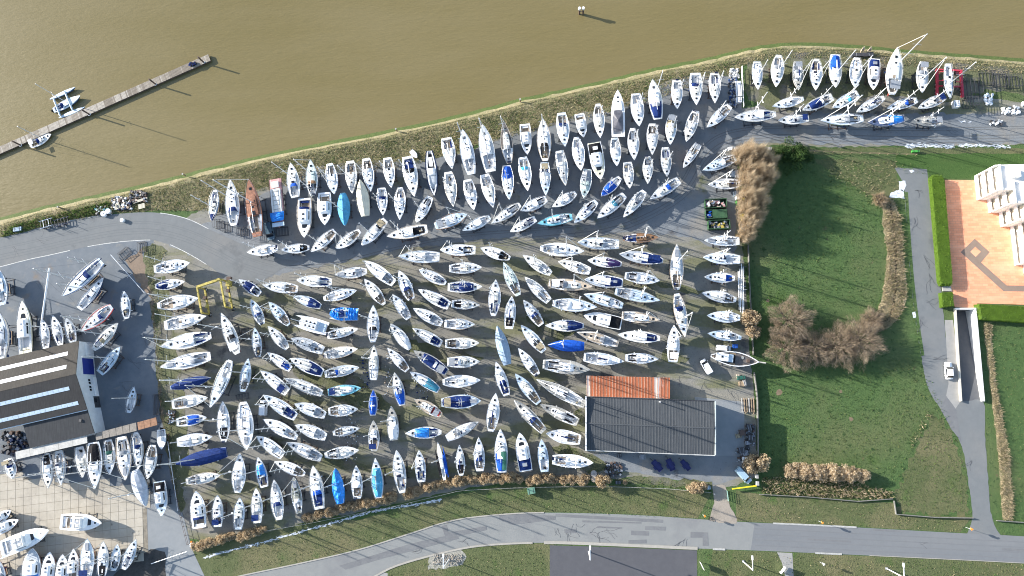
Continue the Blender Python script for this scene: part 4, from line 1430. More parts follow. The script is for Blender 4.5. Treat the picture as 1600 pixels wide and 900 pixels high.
# west yard round the shed
sheet('west_yard', [(-60, 428), (0, 411), (80, 392), (150, 377), (210, 371), (240, 374), (240, 460), (250, 560), (262, 690), (280, 780), (296, 842), (310, 900), (320, 960), (-60, 960)], .030, G['darkyard'])
sheet('rusty_ground', jitter([(196, 408), (222, 388), (228, 420), (238, 470), (222, 450), (208, 430)], 2, 4), .036, G['rustdirt'])
sheet('weed_strip', jitter([(222, 384), (240, 380), (262, 392), (250, 410), (242, 430), (252, 520), (262, 600), (270, 690), (290, 790), (282, 800), (262, 720), (250, 640), (242, 540), (232, 450)], 2.5, 5), .046, G['moss'])
sheet('patio_drive', [(230, 792), (272, 770), (288, 812), (296, 850), (322, 905), (300, 960), (240, 960), (232, 870)], .038, G['apron'])
sheet('dark_ground', jitter([(206, 872), (236, 858), (258, 862), (262, 960), (150, 960), (170, 905)], 1.5, 81), .044, S('dark_ground', (.055, .052, .048), .95, .35, .8))
# slab patio: every slab its own piece
pad = sheet('slab_patio', [(-40, 748), (20, 738), (60, 752), (228, 762), (232, 870), (120, 872), (-40, 905)], .040, G['joint'])
def slabs():
    rng = random.Random(4)
    u = at(1, 0, 0) - at(0, 0, 0)
    p0 = at(-30, 752, .04); ex = (at(160, 734, .04) - at(27, 750, .04)).normalized(); ey = Vector((-ex.y, ex.x, 0))
    sz = 2.27
    m = MB(); m.box((0, 0, 0), (sz * .965, sz * .965, .05)); me = m.mesh('slab', G['slab'])
    n = 0
    poly = [(-40, 738), (20, 735), (60, 750), (228, 755), (231, 872), (120, 880), (-40, 915)]
    def inside(x, y):
        c = False
        for i in range(len(poly)):
            a, b = poly[i], poly[i - 1]
            if (a[1] > y) != (b[1] > y) and x < (b[0] - a[0]) * (y - a[1]) / (b[1] - a[1]) + a[0]: c = not c
        return c
    base = at(-30, 752, .04)
    pts = {}
    for i in range(-2, 24):
        for j in range(-14, 6):
            p = base + ex * (i * sz) + ey * (j * sz)
            v = R3.transposed() @ (p - Vector((0, 0, H)))
            px, py = 800 + v.x / -v.z * F, 450 - v.y / -v.z * F
            if inside(px, py) and n < 290:
                o = link('slab', me, pad, (p.x, p.y, .052 + rng.uniform(-.006, .006)), (0, 0, math.atan2(ex.y, ex.x)))
                n += 1
slabs()
# main road, kerbs, pavements
RTOP = smooth_line([(240, 930), (375, 900), (470, 880), (560, 859), (640, 834), (700, 815), (760, 806), (850, 801), (1000, 805), (1150, 815), (1300, 822), (1500, 833), (1600, 838), (1900, 856)], 5)
RBOT = smooth_line([(420, 960), (560, 912), (620, 884), (700, 862), (760, 852), (850, 848), (930, 850), (1090, 857), (1200, 861), (1400, 870), (1600, 880), (1900, 897)], 5)
sheet('road', RTOP + RBOT[::-1], .026, G['road2'])
sheet('road', [p for p in RTOP if p[0] > 1155] + [p for p in RBOT if p[0] > 1155][::-1], .032, G['road'])
def kerb(line, wpx, hgt, mt=None):
    a = [at(x, y, hgt) for x, y in off(line, -wpx / 2)]; b = [at(x, y, hgt) for x, y in off(line, wpx / 2)]
    n = len(a); m = MB()
    v = [tuple(p) for p in a] + [tuple(p) for p in b] + [(p.x, p.y, 0.0) for p in a] + [(p.x, p.y, 0.0) for p in b]
    m.v = v
    for i in range(n - 1):
        m.face((i, n + i, n + i + 1, i + 1)); m.face((2 * n + i, i, i + 1, 2 * n + i + 1)); m.face((n + i, 3 * n + i, 3 * n + i + 1, n + i + 1))
    return tag(m.build('kerb', mt or G['kerb']), kind='structure')
kerb([p for p in RTOP if p[0] < 860], 2.0, .12)
kerb([p for p in RTOP if 1186 < p[0] < 1368], 2.6, .12, S('kerb_white', (.36, .355, .335), .85, .25))
kerb([p for p in RBOT if p[0] < 850], 2.6, .12)
kerb([p for p in RBOT if 846 < p[0] < 1102], 4.5, .12)
kerb([p for p in RBOT if 1100 < p[0] < 1136], 3.0, .13, S('kerb_white', (.36, .355, .335), .85, .25))
kerb([p for p in RBOT if 1268 < p[0] < 1326], 2.6, .12, S('kerb_white', (.36, .355, .335), .85, .25))
kerb([p for p in RBOT if p[0] > 1326], .9, .10)
sheet('verge', jitter([p for p in off(RTOP, -1.5) if p[0] < 870 and p[0] > 318] + [(872, 760), (800, 757), (720, 772), (640, 790), (560, 812), (470, 818), (400, 836), (345, 848), (298, 852), (300, 900)], .8, 9, 8), .016, G['verge'])
sheet('verge', [p for p in off(RTOP, -1) if 846 < p[0] < 1112] + [(1112, 770), (1060, 765), (960, 758), (850, 758)], .018, G['verge'])
sheet('verge', [p for p in off(RTOP, -1) if 1150 < p[0] < 1520] + [(1518, 808), (1400, 805), (1396, 786), (1300, 780), (1186, 772), (1150, 766)], .018, G['verge'])
sheet('verge', [p for p in off(RBOT, 1) if p[0] > 1095] + [(1900, 1000), (1095, 1000)], .018, G['verge'])
sheet('verge', [p for p in off(RBOT, 1) if 600 < p[0] < 866] + [(862, 1000), (600, 1000)], .018, G['verge'])
sheet('carpark', [(859, 852), (930, 854), (1089, 860), (1090, 1000), (859, 1000)], .024, G['carpark'])
sheet('pavement', [p for p in RBOT if 540 < p[0] < 603] + [(606, 896), (600, 960), (480, 960)], .036, G['pave'])
sheet('pavement', [(1214, 863), (1238, 864), (1240, 900), (1238, 960), (1226, 960), (1228, 905), (1222, 880)], .036, G['pave'])
sheet('dirt_track', jitter([(1112, 758), (1134, 758), (1140, 790), (1152, 812), (1150, 818), (1110, 815), (1108, 812), (1116, 785)], 1, 3), .038, G['dirt'])
sheet('gravel_patch', jitter([(672, 868), (718, 858), (728, 868), (722, 884), (668, 890)], 2, 3, 4), .040, S('broken_stone', (.27, .26, .22), .9, .5, 2.5))
PATCH = [[(780, 803), (812, 803), (868, 806), (868, 812), (800, 820), (780, 812)], [(868, 803), (1036, 812), (1036, 817), (868, 807)], [(910, 813), (1002, 816), (1002, 818), (910, 816)], [(1008, 822), (1040, 823), (1040, 829), (1008, 828)], [(986, 829), (1014, 830), (1014, 837), (986, 836)], [(982, 844), (1010, 843), (1010, 849), (982, 849)], [(933, 822), (972, 824), (972, 826), (933, 825)], [(882, 827), (900, 827), (900, 833), (882, 833)], [(1079, 831), (1106, 832), (1107, 853), (1098, 853), (1098, 840), (1079, 840)], [(530, 884), (640, 850), (720, 832), (716, 842), (600, 872), (540, 890)], [(690, 822), (698, 846), (704, 846), (698, 820)], [(700, 832), (760, 822), (760, 828), (704, 840)],
         [(1262, 841), (1330, 845), (1330, 848), (1262, 844)], [(1364, 826), (1412, 829), (1412, 832), (1364, 829)], [(1566, 856), (1640, 861), (1640, 865), (1566, 860)]]
for i, p in enumerate(PATCH): sheet('road_patch', p, .042 + .003 * (i % 3), G['patch'])
# concrete apron and asphalt round the dark warehouse
sheet('warehouse_apron', [(1085, 620), (1163, 628), (1163, 712), (1108, 712)], .030, G['apron'])
sheet('warehouse_yard', jitter([(905, 712), (960, 706), (1163, 712), (1165, 742), (1120, 758), (1060, 750), (1030, 745), (970, 735)], 1, 6), .026, G['yardgrey'])
# access road, terrace
ARL = smooth_line([(1398, 262), (1412, 290), (1416, 340), (1421, 410), (1427, 470), (1437, 540), (1448, 600), (1470, 640), (1492, 672), (1506, 710), (1514, 760), (1519, 808), (1510, 836)], 4)
ARR = smooth_line([(1448, 264), (1455, 320), (1462, 400), (1470, 450), (1475, 500), (1481, 560), (1490, 600), (1500, 627), (1536, 627), (1539, 680), (1545, 760), (1550, 810), (1566, 840)], 4)
sheet('access_road', jitter(ARL + ARR[::-1], .7, 83, 5), .022, G['lane'])
sheet('gravel_verge', [(1476, 500), (1489, 500), (1496, 560), (1501, 627), (1492, 640), (1478, 620), (1482, 600), (1480, 560)], .028, G['pave'])
sheet('road_patch', jitter([(1478, 618), (1494, 640), (1502, 690), (1486, 670), (1470, 640)], .5, 2), .034, G['patch'])
sheet('lawn', [(1400, 232), (1600, 236), (1900, 250), (1900, 290), (1600, 278), (1476, 279), (1452, 274), (1440, 262), (1400, 258)], .016, G['lawn'])
sheet('lawn', [(1536, 480), (1900, 500), (1900, 850), (1568, 836), (1552, 800), (1542, 680), (1534, 560)], .012, G['field'])
sheet('terrace', [(1476, 281), (1900, 285), (1900, 490), (1600, 476), (1527, 474), (1525, 481), (1492, 480), (1486, 460)], .030, G['terrace'])
DIA = [(1523, 373), (1546.5, 394), (1533, 410), (1573, 446), (1900, 450), (1900, 460), (1568, 455), (1501, 394)]
sheet('terrace_grey_band', DIA, .038, G['terracegrey'])
sheet('terrace_inlay', [(1524, 385.5), (1532.5, 393.5), (1524.5, 401.5), (1516, 393.5)], .046, G['terrace'])
sheet('terrace_grey_band', [(1598, 428), (1620, 420), (1640, 440), (1602, 434)], .038, G['terracegrey'])
# tyre tracks, cracks, bare soil
G['track'] = layered('tyre_track', [((0.122, 0.130, 0.134), (0.150, 0.157, 0.159), 1.2)])
G['tracky'] = layered('yard_track', [((0.115, 0.118, 0.118), (0.155, 0.157, 0.153), 0.8)])
LM = smooth_line([(-80, 412), (0, 395), (60, 382), (140, 364), (190, 356), (240, 355), (290, 366), (340, 388), (380, 408), (440, 424), (520, 420), (620, 396), (720, 376), (840, 366), (960, 350), (1060, 300), (1100, 240), (1150, 212), (1260, 206), (1420, 210), (1640, 206)], 6)
for k, (o_, w_) in enumerate(((-8, .8), (-5, .6), (3, .9), (7, .6), (11, .7))):
    band('tyre_track', [p for p in off(LM, o_) if p[0] < 430], w_, .054 + .001 * k, G['track'])
    band('tyre_track', [p for p in off(LM, o_ * 1.2) if p[0] > 440], w_ * 1.4, .0405 + .001 * k, G['tracky'])
G['wear'] = layered('road_wear', [((0.145, 0.150, 0.155), (0.175, 0.179, 0.183), 0.35)])
for k, f_ in enumerate((.22, .42, .62, .82)):
    ln = [(p[0], p[1] + f_ * (q[1] - p[1])) for p, q in [(p, min(RBOT, key=lambda v: abs(v[0] - p[0]))) for p in RTOP if 1160 < p[0] < 1800]]
    band('road_wear', ln, 1.5, .0385 + .0006 * k, G['wear'])
sheet('worn_grass', jitter([(1452, 650), (1472, 655), (1496, 700), (1510, 760), (1514, 804), (1404, 801), (1400, 770), (1432, 700)], 5, 91, 5), .0065, G['verge'])
band('field_track', smooth_line([(1463, 640), (1482, 680), (1498, 722), (1508, 770), (1512, 800)], 6), .9, .010, G['verge'])
band('field_track', smooth_line([(1456, 644), (1474, 684), (1490, 726), (1500, 772), (1503, 800)], 6), .9, .010, G['verge'])
for k, (x, y, r_) in enumerate([(1217, 613, 6), (1314, 612, 3), (1330, 655, 4), (1200, 470, 3)]):
    sheet('bare_soil', jitter([(x + r_ * math.cos(q) * random.Random(k * 9 + q).uniform(.7, 1.2), y + r_ * .9 * math.sin(q)) for q in range(6)], .6, k, 2), .008, S('bare_soil', (.17, .125, .08), .95, .25, 1.0))
def cracks(name, spots, mt, z):
    r = random.Random(12); m = MB()
    for x, y, ln, a in spots:
        for br in range(3):
            px, py, ang = x + r.uniform(-4, 4), y + r.uniform(-3, 3), a + r.uniform(-.6, .6)
            for s in range(int(ln)):
                ang += r.uniform(-.5, .5); qx, qy = px + math.cos(ang) * 2.2, py + math.sin(ang) * 2.2
                w = r.uniform(.12, .26); nx, ny = -math.sin(ang) * w, math.cos(ang) * w
                m.quad(at(px - nx, py - ny, z), at(qx - nx, qy - ny, z), at(qx + nx, qy + ny, z), at(px + nx, py + ny, z)); px, py = qx, qy
    return tag(m.build(name, mt), kind='stuff')
CK = S('crack_tar', (.085, .085, .09), .8, .2)
cracks('road_crack', [(885, 832, 9, 1.4), (900, 820, 8, 1.5), (920, 834, 14, .2), (945, 828, 10, 1.0), (935, 840, 9, .3), (1070, 842, 8, 2.2), (1064, 846, 8, 1.9), (870, 825, 6, 1.5), (720, 846, 8, .4), (660, 858, 8, 2.6), (1440, 850, 6, .1)], CK, .050)
cracks('road_crack', [(20, 385, 9, 1.2), (60, 372, 8, .3), (1430, 340, 10, 1.5), (1445, 400, 12, 1.6), (1450, 470, 10, .1), (1440, 500, 8, 1.5), (1460, 560, 10, .2), (1430, 300, 6, .4), (1520, 720, 8, 1.6), (1452, 430, 14, 1.45)], CK, .0585)
cracks('road_crack', [(1140, 610, 10, .4), (1100, 598, 8, 2.0), (1060, 590, 8, .5), (200, 560, 12, 1.0), (190, 600, 10, .3), (220, 520, 10, 1.3), (60, 440, 8, .3), (1300, 214, 12, .1), (1480, 200, 10, .2), (640, 396, 10, .1), (900, 362, 10, .2)], CK, .060)
# flat pale grey patches: along the ditch and on the lane
DITCH = smooth_line([(318, 872), (360, 860), (420, 845), (480, 828), (530, 814), (590, 798), (650, 788), (690, 781)], 5)
rd = random.Random(3)
def streaks(name, pts, n, lw, ww, spread, ang, seed, z):
    """many small flat pale slivers"""
    r = random.Random(seed); m = MB()
    for k in range(n):
        i = r.randrange(len(pts) - 1); u = r.random()
        x = pts[i][0] + (pts[i + 1][0] - pts[i][0]) * u; y = pts[i][1] + (pts[i + 1][1] - pts[i][1]) * u + r.gauss(0, spread)
        a = (math.atan2(pts[i + 1][1] - pts[i][1], pts[i + 1][0] - pts[i][0]) if ang is None else ang) + r.gauss(0, .25)
        l, w = lw * r.uniform(.4, 1.3), ww * r.uniform(.4, 1.3); nn = 7
        P = []
        for q in range(nn):
            t = 2 * math.pi * q / nn; dx, dy = math.cos(t) * l * r.uniform(.7, 1.2), math.sin(t) * w * r.uniform(.7, 1.2)
            P.append(at(x + dx * math.cos(a) - dy * math.sin(a), y + dx * math.sin(a) + dy * math.cos(a), z + .0007 * (k % 9)))
        m.poly(P[::-1])
    return tag(m.build(name, G['patchpale']), kind='stuff')
streaks('ditch_slivers', DITCH, 620, 2.2, .55, 1.0, None, 1, .044)
streaks('pale_patch', [(1416, 228), (1450, 227), (1490, 229)], 190, 3.2, .5, 1.5, .03, 2, .060)
streaks('pale_patch', [(1497, 227), (1530, 227), (1580, 230)], 150, 3.0, .5, 1.3, .03, 3, .060)
streaks('pale_patch', [(1500, 190), (1516, 191)], 8, 4, .7, .5, .0, 4, .060)
for k, p in enumerate([[(1400, 298), (1410, 296), (1414, 310), (1390, 308), (1391, 302)], [(1405, 284), (1415, 282), (1416, 290), (1411, 300), (1405, 296)], [(1421, 267), (1426, 264), (1429, 267), (1424, 271)], [(1425, 488), (1430, 487), (1431, 496), (1427, 496)]]):
    sheet('pale_patch', jitter(p, .8, 30 + k, 3), .050, G['patchpale'])

# ---------------------------------------------------------------- grass blades, reeds (uncountable)
def in_poly(P, x, y):
    c = np.zeros(len(x), bool)
    n = len(P)
    for i in range(n):
        (x0, y0), (x1, y1) = P[i], P[i - 1]
        if y0 == y1: continue
        k = (y0 > y) != (y1 > y)
        c ^= k & (x < (x1 - x0) * (y - y0) / (y1 - y0) + x0)
    return c
def blades(name, px, dens, hgt, wid, mats, seed, lean=0.5, z=0.0, fuzz=None):
    """upright tapering blades: one mesh"""
    r = np.random.default_rng(seed)
    P = [(lambda v: (v.x, v.y))(at(x, y, z)) for x, y in px]
    xs = [p[0] for p in P]; ys = [p[1] for p in P]
    area = (max(xs) - min(xs)) * (max(ys) - min(ys))
    n = int(area * dens)
    x = r.uniform(min(xs), max(xs), n); y = r.uniform(min(ys), max(ys), n)
    k = in_poly(P, x, y)
    if fuzz:
        f = np.sin(x * fuzz + 1.3 * np.sin(y * fuzz * .7)) * np.sin(y * fuzz * 1.1 + np.sin(x * fuzz * .8 + 2))
        k &= (f > r.uniform(-1, .6, n))
    x = x[k]; y = y[k]; n = len(x)
    a = r.uniform(0, 2 * np.pi, n); h = hgt * r.uniform(.45, 1.25, n); w = wid * r.uniform(.6, 1.4, n)
    b = r.uniform(0, 2 * np.pi, n); l = h * lean * r.uniform(.2, 1.4, n)
    V = np.zeros((n, 3, 3))
    V[:, 0] = np.stack([x - np.cos(a) * w, y - np.sin(a) * w, np.full(n, z)], 1)
    V[:, 1] = np.stack([x + np.cos(a) * w, y + np.sin(a) * w, np.full(n, z)], 1)
    V[:, 2] = np.stack([x + np.cos(b) * l, y + np.sin(b) * l, z + h], 1)
    return tri_mesh(name, V.reshape(-1, 3), n, mats, r)
def tri_mesh(name, V, n, mats, r, parent=None, kind='stuff', obj=True):
    me = bpy.data.meshes.new(name)
    me.vertices.add(n * 3); me.loops.add(n * 3); me.polygons.add(n)
    me.vertices.foreach_set('co', V.astype(np.float32).ravel())
    me.loops.foreach_set('vertex_index', np.arange(n * 3, dtype=np.int32))
    me.polygons.foreach_set('loop_start', np.arange(0, n * 3, 3, dtype=np.int32))
    me.polygons.foreach_set('loop_total', np.full(n, 3, dtype=np.int32))
    for q in mats: me.materials.append(q)
    me.polygons.foreach_set('material_index', r.integers(0, len(mats), n).astype(np.int32))
    me.update(); me.validate()
    if not obj: return me
    o = link(name, me, parent)
    if kind: tag(o, kind=kind)
    return o
V_ = {}
def leafm(name, col):
    m = S(name, col, .8, .18, .6, spec=.15)
    N, L = m.node_tree.nodes, m.node_tree.links
    bs = N['Principled BSDF']; out = N['Material Output']
    tr = N.new('ShaderNodeBsdfTranslucent'); mx = N.new('ShaderNodeMixShader'); mx.inputs[0].default_value = .38
    src = bs.inputs['Base Color'].links[0].from_socket
    L.new(src, tr.inputs['Color']); L.new(bs.outputs[0], mx.inputs[1]); L.new(tr.outputs[0], mx.inputs[2]); L.new(mx.outputs[0], out.inputs['Surface'])
    return m
for nm, c in (('straw', (.46, .39, .25)), ('straw2', (.36, .30, .185)), ('olive', (.20, .20, .09)), ('olive2', (.14, .155, .06)), ('green', (.075, .13, .036)), ('green2', (.10, .165, .045)), ('twig', (.42, .34, .245)), ('twig2', (.33, .265, .19)), ('twig3', (.60, .50, .37)), ('gold', (.50, .385, .245)), ('gold2', (.40, .295, .175)), ('gold3', (.60, .48, .32)), ('bt1', (.36, .285, .205)), ('bt2', (.25, .19, .135)), ('bt3', (.46, .375, .275)), ('ever', (.045, .085, .028)), ('ever2', (.075, .13, .038)), ('hedge', (.10, .175, .022)), ('hedge2', (.14, .225, .03)), ('bark', (.12, .09, .065)), ('greybark', (.20, .165, .13))):
    V_[nm] = leafm('leaf_' + nm, c)
blades('bank_grass', BANKPOLY, 13, .30, .08, [V_['straw'], V_['straw2'], V_['straw2'], V_['olive'], V_['straw']], 1, 1.3)
blades('bank_scrub', BANKPOLY, 5, .50, .10, [V_['straw2'], V_['olive'], V_['straw2'], V_['green']], 2, 1.3, fuzz=.55)
blades('bank_grass', [(p[0], p[1]) for p in inland(13, 26, 1150, 1700)], 14, .35, .09, [V_['straw'], V_['straw2'], V_['straw'], V_['olive']], 3, .8)
blades('bank_scrub', BANKPOLY, 4, .40, .10, [V_['green'], V_['olive'], V_['green2']], 92, 1.5, fuzz=.13)
blades('bank_scrub', [(20, 352), (140, 322), (170, 315), (180, 330), (100, 345), (0, 372)], 14, .9, .14, [V_['green'], V_['olive2'], V_['green2']], 5, .6)
blades('bank_reed', [(p[0], p[1]) for p in inland(8, 14, -50, 1700)], 12, .35, .08, [V_['straw'], V_['straw2'], V_['olive']], 4, 1.0, z=-.2)
R1 = [(1380, 314), (1396, 312), (1408, 340), (1412, 400), (1417, 450), (1414, 478), (1402, 498), (1386, 514), (1352, 524), (1338, 514), (1346, 502), (1366, 494), (1378, 470), (1384, 430), (1386, 390), (1379, 350)]
blades('dry_reed', jitter(R1, 3, 71), 34, .55, .05, [V_['straw'], V_['straw2'], V_['gold3'], V_['twig3']], 7, .9)
blades('tall_reed', jitter(R1, 2, 72), 20, 1.3, .06, [V_['straw2'], V_['straw'], V_['twig'], V_['olive']], 73, .5, fuzz=.7)
R2_ = [(1536, 505), (1548, 505), (1556, 600), (1564, 640), (1578, 720), (1584, 800), (1580, 812), (1566, 812), (1560, 720), (1550, 630)]
RC = smooth_line([(1390, 316), (1397, 360), (1400, 420), (1398, 462), (1389, 496), (1364, 511)], 5)
band('ditch_bed', RC, 3.4, .030, S('ditch_soil', (.05, .048, .03), .95, .3, 1.0))
blades('ditch_weeds', off(RC, -10) + off(RC, -14)[::-1], 10, .5, .08, [V_['green'], V_['olive2'], V_['green2']], 76, .8)
band('weedy_edge', [p for p in off(ARL, -2.5) if 300 < p[1] < 560], 5, .0235, G['field'])
blades('weedy_edge_tufts', off([p for p in ARL if 300 < p[1] < 560], -1) + off([p for p in ARL if 300 < p[1] < 560], 4)[::-1], 7, .35, .08, [V_['green'], V_['green2'], V_['olive2']], 77, .9, z=.01)
blades('dry_reed', jitter(R2_, 2, 74), 36, .5, .05, [V_['straw'], V_['straw2'], V_['gold3'], V_['olive']], 8, .9); blades('tall_reed', R2_, 16, 1.1, .06, [V_['straw2'], V_['twig'], V_['straw']], 75, .5, fuzz=.7)
blades('dry_reed', [(1190, 745), (1300, 748), (1395, 768), (1394, 780), (1300, 777), (1190, 770)], 16, .8, .12, [V_['straw2'], V_['olive'], V_['twig']], 9, .8)
sheet('dry_grass', jitter(R1, 1.5, 61), .020, G['bankpale']); sheet('dry_grass', jitter(R2_, 1.2, 62), .022, G['bankpale'])
sheet('verge', jitter([(1165, 228), (1300, 232), (1420, 230), (1600, 232), (1700, 236), (1700, 244), (1600, 240), (1420, 240), (1300, 242), (1165, 238)], 1.0, 63), .019, G['verge'])
sheet('verge', jitter([(1270, 246), (1395, 250), (1408, 300), (1390, 318), (1350, 300), (1300, 270)], 3, 64), .014, G['verge'])
blades('rough_grass', [(1290, 250), (1400, 252), (1404, 300), (1385, 325), (1340, 300), (1300, 275)], 6, .45, .07, [V_['straw2'], V_['olive'], V_['straw']], 65, .9, fuzz=.6)
blades('rough_grass', [(1398, 255), (1450, 255), (1448, 272), (1404, 272)], 5, .3, .07, [V_['green'], V_['olive']], 66, .9, z=.02, fuzz=.8)
blades('rough_grass', [(1420, 690), (1450, 640), (1456, 648), (1426, 700)], 8, .5, .08, [V_['straw'], V_['olive']], 10, .8)
for k, p in enumerate([[(1168, 250), (1230, 245), (1395, 250), (1378, 320), (1376, 480), (1180, 480), (1172, 400)], [(1185, 560), (1440, 560), (1500, 690), (1518, 806), (1400, 800), (1396, 770), (1190, 740)]]):
    blades('field_tufts', p, 3.2, .28, .10, [V_['green'], V_['green2'], V_['green'], V_['olive2']], 11 + k, .9)
blades('field_tufts', [(1545, 505), (1600, 505), (1700, 600), (1700, 840), (1590, 830), (1585, 700), (1560, 600)], 3.0, .26, .10, [V_['green2'], V_['olive'], V_['green'], V_['olive2']], 15, .9)
for k, p in enumerate([[(330, 872), (560, 815), (700, 785), (870, 765), (870, 800), (760, 804), (640, 832), (480, 876), (330, 896)], [(870, 762), (1110, 772), (1108, 812), (870, 800)], [(1152, 775), (1390, 785), (1396, 806), (1510, 812), (1500, 830), (1152, 812)], [(1100, 862), (1700, 886), (1700, 960), (1100, 960)], [(604, 896), (720, 866), (850, 852), (856, 940), (604, 940)]]):
    blades('verge_tufts', p, 4.0, .25, .09, [V_['olive'], V_['green'], V_['green2'], V_['straw2']], 21 + k, .9)
blades('yard_weeds', [(224, 386), (262, 392), (244, 430), (252, 520), (272, 690), (292, 790), (280, 800), (250, 640), (232, 450)], 5, .4, .09, [V_['olive'], V_['olive2'], V_['straw2'], V_['green']], 30, .8, z=.03)
blades('yard_weeds', [(896, 640), (915, 640), (914, 664), (898, 660)], 8, .3, .09, [V_['green2'], V_['green']], 31, .8, z=.03)
blades('yard_weeds', [(880, 692), (944, 722), (930, 732), (870, 700)], 8, .3, .09, [V_['green2'], V_['green'], V_['olive']], 32, .8, z=.03)
blades('yard_weeds', [(985, 748), (1112, 757), (1110, 768), (975, 757)], 7, .3, .09, [V_['green2'], V_['olive'], V_['olive2']], 33, .8, z=.03)
ORDX = ORD + 'sixteenth seventeenth eighteenth nineteenth twentieth twenty-first twenty-second twenty-third twenty-fourth twenty-fifth twenty-sixth twenty-seventh twenty-eighth twenty-ninth thirtieth thirty-first thirty-second thirty-third thirty-fourth thirty-fifth thirty-sixth thirty-seventh thirty-eighth thirty-ninth fortieth forty-first forty-second forty-third forty-fourth forty-fifth'.split()
def prism(mb, base, z0, z1, m=0, top=None):
    """vertical prism on world points"""
    n = len(base); i0 = len(mb.v)
    top = top or base
    mb.v += [(p.x, p.y, z0) for p in base] + [(p.x, p.y, z1) for p in top]
    mb.face([i0 + k for k in reversed(range(n))], m); mb.face([i0 + n + k for k in range(n)], m)
    for k in range(n):
        j = (k + 1) % n
        mb.face((i0 + k, i0 + j, i0 + n + j, i0 + n + k), m)
def ccw(ps):
    a = sum(ps[i - 1].x * ps[i].y - ps[i].x * ps[i - 1].y for i in range(len(ps)))
    return ps if a > 0 else ps[::-1]
def prism_at(name, px, z0, z1, mt, parent=None, zp=None):
    m = MB(); prism(m, ccw([at(x, y, z1 if zp is None else zp) for x, y in px]), z0, z1)
    return m.build(name, mt, parent)

